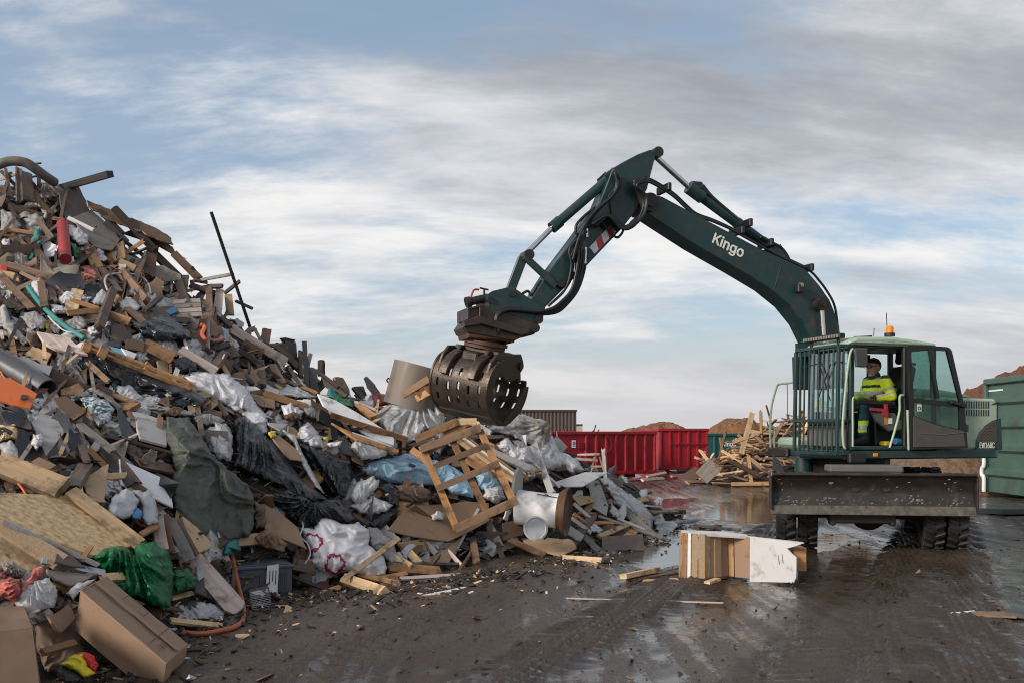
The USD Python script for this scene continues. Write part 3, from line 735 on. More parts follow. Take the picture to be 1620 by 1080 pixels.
def HP(z, b, *pts):
    bs = np.broadcast_to(b, (len(pts),))
    return [L3(z, x, y, bb) for (x, y), bb in zip(pts, bs)]
# right-hand front: tool box, mirror rail
up('front_toolbox', cbox(XFAR - .5, XFAR - .1, -1.24, -.66, 1.403, LE(1245, 691, -1.0)[1], .05), M['paint_lightgreen'], smooth=25)
up('step_tread', cbox(XFAR + .002, XFAR + .07, -1.25, -.7, 1.25, 1.40, .02), M['steel_dark'])
up('mirror_rail', tube(spline(HP('I', (-1.2, -1.2, -1.2, -1.2, -1.1, -.9, -.6), (75, 845), (72, 700), (78, 560), (112, 430), (135, 412), (175, 408), (222, 398)), 36), .018, 8), M['paint_lightgreen'])
up('mirror_rail', tube(spline(HP('I', -1.2, (100, 845), (96, 760), (98, 690), (76, 660)), 20), .015, 8), M['paint_lightgreen'])
up('mirror_rail_stay', tube([L3('I', 175, 410, -.95), L3('I', 178, 600, -.95)], .006, 6), M['trim_grey'])

# --- boom and dipper (middle plane y = 0)
bm_poly = LZ('H', .19, (378, 268), (470, 290), (700, 412), (950, 545), (1190, 655), (1262, 738), (1312, 810), (1340, 880), (1364, 985), (1385, 1075), (1235, 1085),
             (1222, 1010), (1178, 920), (1105, 830), (1000, 745), (850, 655), (640, 535), (470, 425), (395, 375), (372, 330))
up('boom', prism(bm_poly, -.19, .19, .012), M['paint_teal'], smooth=20)
up('boom_foot', cat_m([prism(LZ('H', .30, (1235, 1080), (1385, 1070), (1400, 1250), (1240, 1250)), yy, yy + .06) for yy in (-.27, .21)]), M['paint_teal'])
jc = L3('H', 372, 335, .0)
up('boom_pivot', cat_m([rod(jc + [0, -.27, 0], jc + [0, .27, 0], .075, 20), rod(jc + [0, -.25, 0], jc + [0, .25, 0], .13, 20)]), M['steel_dark'], smooth=30)
# lettering on the boom's near face
p0, p1 = LE(*Q('H', (714, 517))[0], .194), LE(*Q('H', (866, 594))[0], .194)
xd = np.array([p1[0] - p0[0], 0, p1[1] - p0[1]]); wl = np.linalg.norm(xd)
tm = meshkit.text_mesh('Kingo', 1.0, .004, True); ws = np.ptp(tm.vertices[:, 0]); sc_ = wl / ws
lt = meshkit.text_mesh('Kingo', sc_, .004, True)
Rm = np.eye(4); xd /= wl; zd = np.cross([0, 1.0, 0], xd)
zd = zd if zd[2] > 0 else -zd
Rm[:3, 0], Rm[:3, 1], Rm[:3, 2], Rm[:3, 3] = xd, zd, np.cross(xd, zd), (p0[0], .191, p0[1])
lt.apply_transform(Rm); up('lettering', lt, M['letter_cream'])
rc = LE(*Q('H', (872, 562))[0], .194)
reg = cat_m([trimesh.creation.annulus(.016, .021, .004, sections=24), meshkit.text_mesh('R', .018, .004, True).apply_translation((-.007, -.009, 0))])
Rm2 = Rm.copy(); Rm2[:3, 3] = (rc[0], .1935, rc[1]); reg.apply_transform(Rm2); up('lettering_mark', reg, M['letter_cream'])
e0, e1 = LE(*Q('H', (1066, 635))[0], .19), LE(*Q('H', (1032, 748))[0], .19)
up('weld_seam', bar((e0[0], .191, e0[1]), (e1[0], .191, e1[1]), .012, .006), M['paint_teal'])
up('boom_bracket', cbox(*sorted((L3('H', 1135, 740, .2)[0], L3('H', 1165, 740, .2)[0])), .1905, .29, L3('H', 1150, 775, .2)[2], L3('H', 1150, 730, .2)[2], .015), M['plastic_black'])
up('work_lamp', trimesh.creation.cylinder(.045, .05, sections=20).apply_transform(trimesh.transformations.rotation_matrix(math.pi / 2, [0, 1, 0])).apply_translation(L3('H', 1165, 738, .25)), M['lamp_glass'], smooth=30)
bc = L3('H', 1258, 832, .22)
up('cylinder_pin', cat_m([rod(bc - [0, .52, 0], bc + [0, .10, 0], .10, 20), rod(bc + [0, .10, 0], bc + [0, .14, 0], .05, 16)]), M['steel_dark'], smooth=30)
for yy in (.27, -.32):
    e = L3('H', 1276, 1010, .25); e2 = L3('H', 1280, 1190, .25)
    b2 = bc.copy(); b2[1] = yy
    up('boom_cylinder_rod', rod(b2, (e[0], yy, e[2]), .037, 14), M['chrome'], smooth=30)
    up('boom_cylinder', rod((e[0], yy, e[2]), (e2[0], yy, e2[2]), .075, 16), M['paint_teal'], smooth=30)
# dipper arm
dp = np.array([LE(x, y, .155) for x, y in [(1029, 237), (1036, 240), (1038, 246), (1035, 256), (1024, 299), (1004, 337), (983, 363), (925, 424), (862, 487), (850, 488), (838, 477), (866, 433), (912, 372), (947, 324), (960, 292), (969, 267), (985, 257), (1010, 244)]])
up('dipper_arm', prism(dp, -.155, .155, .012), M['paint_teal'], smooth=20)
up('dipper_plate', prism(np.array([LE(x, y, .175) for x, y in [(1022, 300), (1003, 338), (985, 358), (968, 340), (962, 310), (985, 280), (1015, 275)]]), .1555, .185, .006), M['paint_teal'])
# dipper cylinder on top of the boom
a_, b_, c_ = L3('H', 425, 80, 0), L3('H', 605, 245, 0), L3('H', 1085, 600, 0)
up('dipper_cylinder_rod', rod(a_, b_, .040, 16), M['chrome'], smooth=30)
dd = (c_ - b_) / np.linalg.norm(c_ - b_)
up('dipper_cylinder', cat_m([rod(b_, c_, .075, 18), rod(b_ - dd * .02, b_ + dd * .25, .098, 18), rod(b_ + dd * .9, b_ + dd * .96, .085, 18), rod(b_ + dd * 1.4, b_ + dd * 1.46, .085, 18)]), M['paint_teal'], smooth=30)
up('cylinder_port', cbox(*(np.array([b_[0] - .2, b_[0] - .02])), -.06, .06, b_[2] - .08, b_[2] + .09, .02), M['steel_dark'])
up('rod_eye', rod(a_ - [0, .17, 0], a_ + [0, .17, 0], .075, 18), M['steel_dark'], smooth=30)
up('boom_lug', cat_m([prism(LZ('H', .1, (985, 560), (1060, 530), (1110, 610), (1100, 660), (1020, 610)), yy, yy + .03) for yy in (-.12, .09)]), M['paint_teal'])
# grapple tilt cylinder
a_, b_, c_ = L3('', 962, 284, 0), L3('', 873, 361, 0), L3('', 832, 402, 0)
dd = (b_ - a_) / np.linalg.norm(b_ - a_)
up('bucket_cylinder', cat_m([rod(a_, b_, .068, 18), rod(b_ - dd * .16, b_, .082, 18)]), M['paint_teal'], smooth=30)
up('bucket_cylinder_rod', rod(b_, c_, .038, 14), M['chrome'], smooth=30)
up('cylinder_bracket', cat_m([prism(np.array([LE(x, y, .1) for x, y in [(955, 278), (968, 266), (975, 290), (962, 300)]]), yy, yy + .035) for yy in (-.14, .105)]), M['paint_teal'])
up('link_pin', rod(L3('', 829, 407, -.20), np.array([LE(829, 407, 0)[0], .22, LE(829, 407, 0)[1]]), .07, 18), M['steel_dark'], smooth=30)
def plane_bar(p, q, b, w, t, name, mt):
    a, c = LE(*p, b), LE(*q, b)
    return up(name, bar((a[0], b, a[1]), (c[0], b, c[1]), t, w, (0, 1, 0), .01), mt)
for b in (.19, -.19):
    plane_bar((830, 406), (880, 453), b, .10, .04, 'tilt_link', M['paint_teal'])
    plane_bar((827, 408), (805, 466), b * .7, .13, .05, 'tilt_lever', M['paint_teal'])
e = LE(879, 452, 0); up('link_pin', rod((e[0], -.22, e[1]), (e[0], .225, e[1]), .055, 16), M['steel_dark'], smooth=30)
# quick coupler
cp = np.array([LE(x, y, .2) for x, y in [(768, 468), (778, 461), (803, 455), (815, 458), (838, 474), (861, 487), (858, 503), (848, 513), (838, 512), (772, 487)]])
up('quick_coupler', cat_m([prism(cp, -.24, -.19, .008), prism(cp, .19, .24, .008), prism(cp * .999 + [.0, -.02], -.188, .188)]), M['paint_teal'], smooth=20)
for q in ((809, 466), (774, 476), (850, 506)):
    e = LE(*q, .2); up('coupler_pin', rod((e[0], -.27, e[1]), (e[0], .27, e[1]), .042 if q[0] < 840 else .06, 16), M['steel_dark'], smooth=30)
e0, e1 = LE(737, 479, .1), LE(772, 471, .1)
up('latch_cylinder', cat_m([rod((e0[0], .1, e0[1]), (e1[0], .1, e1[1]), .055, 16), rod((e0[0] , .1, e0[1]), ((e0[0] * .8 + e1[0] * .2), .1, e0[1] * .8 + e1[1] * .2), .072, 16)]), M['steel_dark'], smooth=30)
e = LE(752, 464, .1); up('latch_flag', tube(spline([(e[0] + .06, .1, e[1] - .05), (e[0] + .02, .1, e[1] + .04), (e[0] - .05, .1, e[1] + .05)], 8), .014, 6), M['lever_red'])
e = LE(766, 462, .1); up('latch_tap', cat_m([rod((e[0], .1, e[1] - .06), (e[0], .1, e[1] + .04), .014, 8), rod((e[0] - .06, .1, e[1] + .03), (e[0] + .06, .1, e[1] + .05), .012, 8)]), M['steel_dark'])
# adaptor frame between the coupler and the rotator
ad = np.array([LE(x, y, .22) for x, y in [(741, 487), (762, 482), (848, 512), (851, 520), (845, 528), (826, 532), (812, 539), (737, 526), (733, 517), (739, 508)]])
up('adaptor_frame', cat_m([prism(ad, -.26, -.20, .01), prism(ad, .20, .26, .01), prism(ad * 1.0 + [0, -.01], -.198, .198)]), M['steel_grapple'], smooth=20)
bx_ = LZ('G', .27, (273, 432), (340, 416), (332, 468), (275, 486))
up('adaptor_socket', cat_m([prism(LZ('G', .3, (268, 428), (346, 412), (346, 424), (268, 440)), -.2, .30, .006), prism(LZ('G', .3, (268, 440), (280, 438), (280, 486), (268, 490)), -.2, .30, .004), prism(LZ('G', .3, (334, 424), (346, 424), (340, 474), (330, 476)), -.2, .30, .004)]), M['steel_grapple'])
up('adaptor_flange', prism(LZ('G', .33, (247, 500), (328, 470), (350, 474), (600, 545), (606, 560), (560, 575), (345, 515), (250, 530)), .262, .33, .01), M['steel_grapple'], smooth=20)
up('adaptor_skirt', prism(LZ('G', .25, (262, 545), (300, 520), (540, 575), (520, 612), (440, 600), (270, 590)), -.2, .24, .02), M['rust_brown'], smooth=20)
e = LE(843, 520, .2); up('adaptor_pin', rod((e[0], -.31, e[1]), (e[0], .31, e[1]), .062, 18), M['steel_dark'], smooth=30)

# --- the sorting grapple (its own frame: w along the shells, v across, k up)
gw = np.array([.83, -.51, -.20]); gw /= np.linalg.norm(gw)
gk = np.array([0, 0, 1.0]) - gw * gw[2]; gk /= np.linalg.norm(gk)
gv = np.cross(gk, gw)
GC = ER @ np.append(0, [0, 0]) if False else None
_e = LE(769, 545, 0.0)
GO = ER.T @ np.array([0, 0, 0]) + np.array([_e[0], 0, _e[1]])       # ring centre in the machine's frame
GR = ER.T @ np.stack([gw, gv, gk], 1)
def gra(m):
    m = m.copy(); m.vertices = .93 * m.vertices @ GR.T + GO
    return m
def gput(name, m, mt=None, **k):
    return put(name, gra(m), mt or M['steel_grapple'], ex, **k)
gput('rotator_ring', cat_m([trimesh.creation.cylinder(.33, .05, sections=48).apply_translation((-.02, 0, .02)), trimesh.creation.cylinder(.30, .05, sections=48).apply_translation((-.02, 0, -.032)),
     trimesh.creation.cylinder(.20, .22, sections=32).apply_translation((-.02, 0, .13))]), M['rust_brown'], smooth=30)
yoke = [(-.30, -.06), (.30, -.06), (.40, -.22), (.40, -.30), (.22, -.36), (-.22, -.36), (-.40, -.30), (-.40, -.22)]
W2 = .47
gput('grapple_body', cat_m([prism([(p[0], p[1]) for p in yoke], s0, s1, .01, plane='yz') for s0, s1 in ((-.27, -.21), (.21, .27))] + [prism([(-.34, -.10), (.30, -.05), (.40, -.16), (.40, -.28), (.26, -.44), (.05, -.47), (-.10, -.40), (-.42, -.46), (-.50, -.38), (-.45, -.22)], s0, s1, .01, plane='yz') for s0, s1 in ((-.44, -.39), (.39, .44))] +
     [cbox(-.38, .38, -.22, .22, -.12, -.062, .01), cbox(-.378, .378, -.26, .26, -.30, -.26, .01)]), smooth=20)
for s in (-1, 1):
    gput('grapple_pin', rod((-.48, s * .30, -.22), (.48, s * .30, -.22), .05, 16), smooth=30)
gput('grapple_cylinder', cat_m([rod((-.28, .2, -.28), (.28, -.2, -.20), .07, 16), rod((.0, -.26, -.2), (.0, .26, -.2), .065, 16)]), M['steel_dark'], smooth=30)
sprof = spline([(.24, -.16), (.43, -.27), (.535, -.47), (.525, -.70), (.41, -.90), (.22, -1.02), (.03, -1.075)], 36)
seg = np.r_[0, np.cumsum(np.linalg.norm(np.diff(sprof, axis=0), axis=1))]
def shell_plate(s):
    Ls = seg[-1]
    f0 = 0 if s < 0 else Ls * .30
    flat = Polygon([(f0, -W2), (Ls, -W2), (Ls, W2), (f0, W2)])
    hs = []
    for i, wc in enumerate((-.36, -.18, 0, .18, .36)):
        for (s0, s1) in ((.34, .46), (.54, .66), (.76, .88)):
            if (i % 2) and s0 > .8: continue
            o = .03 if i % 2 else 0
            hs.append(shapely.LineString([(s0 + o + .02, wc), (s1 + o - .02, wc)]).buffer(.024, quad_segs=3))
    fl = flat.difference(shapely.union_all(hs))
    # cut into strips so that it can bend
    ms = []
    edges = np.linspace(0, Ls, 31)
    for a, b in zip(edges[:-1], edges[1:]):
        part = fl.intersection(shapely.box(a, -W2, b, W2))
        for g in getattr(part, 'geoms', [part]):
            if g.area > 1e-6: ms.append(trimesh.creation.extrude_polygon(g, 1.0, engine='earcut'))
    m = cat_m(ms)
    ss, w, hgt = m.vertices[:, 0], m.vertices[:, 1], m.vertices[:, 2]
    px_, pz_ = np.interp(ss, seg, sprof[:, 0]), np.interp(ss, seg, sprof[:, 1])
    tx_ = np.interp(ss, seg, np.gradient(sprof[:, 0], seg)); tz_ = np.interp(ss, seg, np.gradient(sprof[:, 1], seg))
    nn = np.hypot(tx_, tz_); nx_, nz_ = tz_ / nn, -tx_ / nn
    th_ = .032
    m.vertices = np.column_stack([w, s * (px_ + nx_ * (hgt) * th_), pz_ + nz_ * hgt * th_])
    m.fix_normals()
    return m
def end_plate(s, w0, w1, t0=0.0):
    tw_ = np.interp(seg / seg[-1], [0, t0, t0 + .05, .55, .8, 1], [.05, .07, .13, .17, .13, .03])
    tx_, tz_ = np.gradient(sprof[:, 0], seg), np.gradient(sprof[:, 1], seg)
    nn = np.hypot(tx_, tz_)
    inner = sprof + np.stack([tz_ / nn, -tx_ / nn], 1) * tw_[:, None]
    outer = sprof - np.stack([tz_ / nn, -tx_ / nn], 1) * .012
    ok = seg / seg[-1] >= t0
    pl = np.vstack([outer[ok], inner[ok][::-1]]) * [s, 1]
    return prism(pl, w0, w1, .004, plane='yz')
for s in (-1, 1):
    gput('shell', cat_m([shell_plate(s)]))
    for w0, w1 in ((-W2 - .035, -W2), (W2, W2 + .035)):
        gput('shell_side_plate', end_plate(s, w0, w1, 0.0 if s < 0 else .34))
    cut = prism([(s * .0 + s * .005, -1.10), (s * .10, -1.10), (s * .27, -1.015), (s * .25, -.99), (s * .005, -1.05)], -W2 - .04, W2 + .04, .006, plane='yz')
    gput('cutting_lip', cut)
    rp = np.vstack([sprof[0:14] + [.09, .03], sprof[0:14][::-1] + [-.002, 0]]) * [s, 1]
    for wc in (-.24, .24): gput('jaw_arm', prism(rp, wc - .07, wc + .07, .01, plane='yz'))
    gput('hinge_block', cat_m([cbox(-.13, .13, s * .24, s * .38, -.34, -.12, .02)]))

# hoses
def hose(pts, r=.02, name='hose', mt='hose_black', n=44):
    up(name, tube(spline(pts, n), r, 8), M[mt], smooth=True)
for k, (b, dz) in enumerate(((-.05, 0), (.02, 6), (.09, 12), (.15, 17))):
    hose(HP('H', b, (378, 192 + dz), (430, 212 + dz), (520, 268 + dz), (590, 332 + dz), (640, 374 + dz * .7), (720, 404 + dz * .6), (800, 440 + dz * .5), (880, 484 + dz * .5), (960, 528 + dz * .5), (1060, 582 + dz * .5), (1190, 644 + dz * .4)), .017, 'boom_pipe')
hose(HP('H', .06, (665, 235), (690, 265), (760, 330), (840, 400), (900, 455), (960, 500), (1000, 535)), .022)
hose(HP('H', -.02, (672, 232), (720, 290), (800, 360), (880, 425), (950, 480), (1020, 520), (1070, 550), (1100, 605)), .022)
hose(HP('H', .1, (960, 490), (1010, 520), (1060, 545), (1090, 580), (1105, 610)), .03)
for k in range(3):
    hose(HP('H', .12 - .07 * k, (1110, 610 + 6 * k), (1170, 640), (1220, 670), (1260, 715), (1300, 770), (1335, 840), (1352, 950), (1362, 1040)), .018)
for x, y in ((475, 255), (840, 470), (1185, 655), (985, 530), (880, 432)):
    e = L3('H', x, y, 0); up('hose_clamp', cbox(e[0] - .03, e[0] + .03, -.17, .20, e[2] - .05, e[2] + .06, .01), M['plastic_black'])
# loops around the boom joint
rg = np.random.default_rng(5)
for k in range(6):
    b = .21 + .03 * k
    j = lambda: rg.uniform(-12, 12)
    hose(HP('H', b, (380 + j(), 200 + j()), (335 + j(), 225 + j()), (350 + 8 * k, 300 + j()), (372 + j(), 370 + j()), (330 + j(), 425 + j()), (270 + j(), 440 + j()), (200 + j(), 390 + j()), (130 + j(), 430 + j())), .021)
for k in range(5):
    b = .20 + .03 * k
    j = lambda: rg.uniform(-12, 12)
    hose(HP('H', b, (235 + j(), 160 + j()), (250 + j(), 230 + j()), (210 + j(), 290 + j()), (150 + j(), 350 + j()), (95 + j(), 420 + j()), (60 + j(), 500 + j()), (20 + j(), 600 + j())), .018)
hose(HP('H', .22, (130, 345), (70, 395), (35, 440), (45, 480), (90, 430), (130, 380)), .02)
hose(HP('H', .22, (280, 440), (262, 480), (230, 490), (150, 400)), .018)
for k in range(4):
    dx = 18 * k
    hose(HP('G', .20 + .02 * k, (905, 20), (870 - dx, 110), (850 - dx * .5, 210), (790, 330), (700, 420)), .018)
# hanging bundle to the grapple
for k in range(4):
    o = 14 * k
    hose(HP('G', .22 + .025 * k, (905 - o, 120), (895 - o, 220), (860 - o * .8, 330), (800 - o * .6, 410 - o * .4), (740 - o * .5, 455 - o * .5), (640, 462 - o * .3), (560, 442), (480, 440), (430, 470), (425, 520), (440, 560)), .024 if k % 2 else .018)
hose(HP('G', .24, (560, 440), (470, 440), (425, 470), (418, 540), (430, 575)), .034)
hose(HP('G', .24, (440, 540), (455, 555), (470, 570)), .022)
for x, y in ((905, 30), (848, 120), (898, 130), (838, 215), (896, 170)):
    e = L3('G', x, y, .225); up('hose_fitting', rod(e + [0, 0, .06], e - [0.0, 0, .06], .022, 10), M['chrome'], smooth=30)
hose(HP('G', .1, (555, 358), (590, 340), (610, 360), (640, 310), (665, 285)), .018)
up('dipper_pipe', tube([L3('G', 610, 385, .05), L3('G', 850, 40, .05), L3('H', 150, 330, .05)], .03, 8), M['steel_dark'])
# red and white hazard plate on the dipper
hz_out = np.array([LE(*p, .160) for p in Q('H', (206, 435), (236, 466), (130, 577), (103, 545))])
hp = thing('hazard_plate', parent=ex)
o, e1, e2 = hz_out[3], hz_out[0] - hz_out[3], hz_out[2] - hz_out[3]
put('plate', prism(hz_out, .1555, .160), M['white_print'], hp)
pg = Polygon(hz_out)
for k, c in enumerate((.34, .86)):
    strip = [o + e1 * (c - .02), o + e1 * (c + .24), o + e1 * (c + .24 - .13) + e2, o + e1 * (c - .02 - .13) + e2]
    inter = pg.buffer(-.002).intersection(Polygon(strip))
    for g in getattr(inter, 'geoms', [inter]):
        if g.area > 1e-5: put('stripe', prism(np.array(g.exterior.coords)[:-1], .1602, .1625), M['print_red'], hp)

# --- cab
def cput(name, m, mt, parent=None, **k): return up(name, m, mt, parent, **k)
B0, B1 = .28, 1.25
zr = LE(1400, 534, B1)[1]
xf, xb = LE(1347, 600, B1)[0], LE(1433, 600, B1)[0] 
XR = xb - .55                                   # rear of the cab, behind the folded door
z0 = 1.402
zt_ = LE(1400, 546, B1)[1]
roof = [(xf + .06, zt_ - .005), (xf + .02, zt_ + .05), (xf - .10, zr), (xf - .7, zr + .015), (XR + .35, zr - .02), (XR + .02, zt_ + .05), (XR, zt_ - .005)]
cput('cab_roof', prism(roof, B0 - .02, B1 + .02, .035), M['paint_lightgreen'], smooth=25)
cput('cab_roof_liner', cbox(XR + .05, xf, B0 + .03, B1 - .03, zt_ - .04, zt_ - .0052, .01), M['plastic_black'])
for (xx, bb, w, nm) in ((xf - .02, B1 - .07, .08, 'n'), (xb, B1 - .06, .075, 'n'), (XR + .04, B1 - .07, .08, 'n'), (xf - .02, B0 + .0, .08, 'f'), (XR + .04, B0, .08, 'f')):
    cput('cab_pillar', cbox(xx - w / 2, xx + w / 2, bb, bb + .068, z0, zt_ - .006, .015), M['paint_teal'] if xx > xb + .1 else M['plastic_black'])
cput('cab_sill', cbox(XR, xf + .02, B1 - .06, B1 + .012, z0 - .0, z0 + .055, .01), M['paint_teal'])
cput('cab_floor', cbox(XR, xf, B0, B1 - .062, z0, z0 + .04, .01), M['plastic_black'])
cput('cab_rear_wall', cbox(XR, XR + .04, B0 + .07, B1 - .08, z0 + .042, 2.12, .01), M['plastic_black'])
cput('cab_far_wall', cbox(XR + .085, xf - .065, B0, B0 + .03, z0 + .042, 1.95, .01), M['plastic_black'])
cput('window_pane', cbox(XR + .085, xf - .065, B0 + .01, B0 + .016, 1.952, zt_ - .05, .001), M['glass_clear'])
cput('window_pane', cbox(XR + .015, XR + .022, B0 + .07, B1 - .08, 2.122, zt_ - .05, .001), M['glass_clear'])
cput('window_frame', cbox(XR + .4, XR + .45, B0 - .004, B0 + .03, 1.95, zt_ - .05, .005), M['plastic_black'])
# windscreen: leaning glass, upper and lower, behind the guard
cput('windscreen', bar((xf + .03, (B0 + B1) / 2, 1.80), (xf - .0, (B0 + B1) / 2, zt_ - .03), B1 - B0 - .12, .008, (0, 1, 0), .001), M['glass_front'])
cput('windscreen_frame', cbox(xf - .0, xf + .05, B0 + .05, B1 - .08, 1.75, 1.80, .01), M['plastic_black'])
cput('lower_front_panel', cbox(xf + .0, xf + .03, B0 + .03, B1 - .08, z0 + .05, 1.748, .006), M['console_grey'])
cput('side_window_pane', cbox(XR + .085, xb - .04, B1 - .045, B1 - .037, 1.95, zt_ - .05, .001), M['glass_green'])
cput('side_rear_panel', cbox(XR + .085, xb - .04, B1 - .06, B1 - .02, z0 + .06, 1.948, .01), M['paint_lightgreen'])
# wiper linkage seen through the guard
cput('wiper_arm', cat_m([rod((xf + .05, .55, 2.1), (xf + .045, .85, 2.62), .009, 6), rod((xf + .05, .85, 2.1), (xf + .045, .6, 2.62), .009, 6)]), M['plastic_black'])
# folded-back door lying along the side
dr = thing('cab_door', parent=ex)
db = B1 + .055
do = LZ('I', db + .03, (903, 182), (920, 176), (1140, 187), (1162, 195), (1175, 215), (1250, 545), (1272, 800), (930, 812), (925, 520))
di_up = LZ('I', db + .03, (925, 200), (1030, 205), (1148, 212), (1228, 525), (940, 500))
di_lo = LZ('I', db + .03, (945, 525), (1225, 555), (1228, 690), (1075, 655), (945, 605))
fr = Polygon(do).difference(Polygon(di_up)).difference(Polygon(di_lo))
fm = trimesh.creation.extrude_polygon(fr, .05, engine='earcut'); fm.vertices = np.column_stack([fm.vertices[:, 0], db + fm.vertices[:, 2], fm.vertices[:, 1]]); fm.fix_normals()
put('door_frame', fm, M['plastic_black'], dr)
lowp = LZ('I', db + .055, (946, 608), (1075, 660), (1226, 695), (1250, 700), (1264, 792), (945, 798))
put('door_panel', prism(lowp, db + .051, db + .060, .004), M['trim_grey'], dr)
put('panel_groove', tube([np.array([a, db + .061, z]) for a, z in LZ('I', db + .06, (985, 712), (1130, 722), (1262, 706))], .006, 6), M['console_grey'], dr)
put('upper_pane', prism(di_up, db + .022, db + .028), M['glass_green'], dr)
put('lower_pane', prism(di_lo, db + .022, db + .028), M['glass_green'], dr)
e = LZ('I', db, (1030, 205), (1082, 500)); put('glazing_bar', bar((e[0][0], db + .04, e[0][1]), (e[1][0], db + .04, e[1][1]), .04, .04), M['plastic_black'], dr)
e = LZ('I', db, (1096, 530), (1100, 655)); put('glazing_bar', bar((e[0][0], db + .03, e[0][1]), (e[1][0], db + .03, e[1][1]), .012, .012), M['print_dark'], dr)
e = LZ('I', db, (1150, 520), (1240, 545)); put('door_handle', bar((e[0][0], db + .075, e[0][1]), (e[1][0], db + .075, e[1][1]), .04, .05), M['plastic_black'], dr)
e = LZ('I', db, (958, 530), (985, 578)); put('door_sticker', cbox(e[0][0], e[1][0], db + .0285, db + .031, e[1][1], e[0][1], .001), M['white_print'], dr)
e = LZ('I', db, (971, 560))[0]; rgm = trimesh.creation.annulus(.016, .028, .003, sections=20); rgm.vertices = rgm.vertices[:, [0, 2, 1]]; rgm.apply_translation((e[0], db + .033, e[1])); put('sticker_symbol', rgm, M['print_dark'], dr)
e = LZ('I', db, (912, 290), (935, 295)); put('door_hinge', bar((e[0][0], db + .07, e[0][1]), (e[1][0], db + .07, e[1][1]), .03, .03), M['plastic_black'], dr)
# handrails, light green
def rail(name, pts, r=.017): up(name, tube(spline(pts, 30), r, 8), M['paint_lightgreen'], smooth=True)
rail('grab_rail', HP('I', B1 + .06, (575, 195), (556, 240), (535, 400), (515, 640), (517, 770), (530, 808)))
rail('grab_rail', HP('I', B1 + .05, (583, 490), (575, 520), (575, 700), (575, 795)), .014)
rail('grab_rail', HP('I', B1 + .02, (885, 480), (862, 490), (860, 580), (830, 700), (800, 800)))
rail('grab_rail', HP('I', B1 + .02, (910, 570), (914, 690), (917, 815)), .02)
# mirror
e = LZ('I', B1 + .1, (580, 195), (660, 195), (660, 300), (640, 312), (590, 308))
up('mirror', cat_m([prism(e, B1 + .08, B1 + .13, .015)]), M['mirror_back'], smooth=20)
up('mirror_arm', tube(HP('I', B1 + .06, (600, 200), (575, 185), (560, 190)), .012, 6), M['plastic_black'])
# front guard of bars
gd = thing('front_guard', parent=ex)
ga = LE(1324, 620, B1)[0]
gz0, gz1 = LE(1324, 717, B1)[1], LE(1324, 546, B1)[1]
zm = LE(1324, 664, B1)[1]
xt = xf + .03
def gb(name, a, b, w=.035, mt='paint_teal'): put(name, bar(a, b, w, w, (0, 1, 0.01), .004), M[mt], gd)
for yy in (B0 - .02, B1):
    gb('guard_post', (ga, yy, gz0), (ga - .03, yy, gz1 - .02), .045)
    gb('guard_rail', (ga - .03, yy, gz1), (xt, yy, gz1), .04)
    gb('guard_rail', (ga, yy, gz0), (xt, yy, gz0), .04)
    for k in range(1):
        gb('guard_bar', (ga - .1, yy, gz0 + .02), (ga - .12, yy, gz1 - .02), .018)
for z in (gz0, zm, gz1):
    gb('guard_rail', (ga - (.03 if z == gz1 else .0), B0 - .02, z), (ga - (.03 if z == gz1 else .0), B1, z), .042)
for k in range(1, 9):
    y = B0 - .02 + (B1 - B0 + .02) * k / 9
    gb('guard_bar', (ga, y, gz0 + .02), (ga - .03, y, gz1 - .02), .022)
put('guard_brace', cat_m([bar((ga - .05, B1 - .12, gz1 - .25), (xt, B1 - .3, gz1 - .2), .02, .02), bar((ga - .05, B0 + .12, gz1 - .25), (xt, B0 + .3, gz1 - .2), .02, .02)]), M['paint_teal'], gd)
gb('guard_rail', (ga, B1, zm), (xt, B1, zm), .03)
# light bar on top of the guard
lb = thing('light_bar', parent=ex)
zl = zr - .02
put('housing', cbox(xf + .02, xf + .13, B0 + .02, B1 - .1, zl, zl + .075, .012), M['plastic_black'], lb)
for k in range(14):
    y = B0 + .06 + (B1 - B0 - .2) * k / 13
    put('lamp_lens', cbox(xf + .1302, xf + .136, y - .021, y + .021, zl + .015, zl + .06, .003), M['lamp_glass'], lb)
up('light_bar_stand', cat_m([cbox(xf + .03, xf + .06, B0 + .1, B0 + .14, zt_, zl - .001, .005), cbox(xf + .03, xf + .06, B1 - .25, B1 - .21, zt_, zl - .001, .005)]), M['plastic_black'])
# beacon and antennas
e = L3('I', 800, 118, .85)
bn = thing('beacon', parent=ex)
put('beacon_base', trimesh.creation.cylinder(.075, .05, sections=24).apply_translation((e[0], .85, e[2] + .01)), M['plastic_black'], bn, smooth=30)
put('beacon_lens', trimesh.creation.revolve(np.array([(0, .0), (.055, 0), (.055, .075), (.04, .10), (0, .105)]), sections=24).apply_translation((e[0], .85, e[2] + .036)), M['beacon_orange'], bn, smooth=30)
up('antenna', rod(L3('I', 786, 118, .7), L3('I', 780, -20, .7), .006, 6), M['plastic_black'])
up('antenna', rod(L3('I', 702, 122, .5), L3('I', 706, 74, .5), .006, 6), M['plastic_black'])
up('roof_rail', bar(L3('I', 585, 128, .9), L3('I', 690, 122, .9), .03, .02), M['plastic_black'])
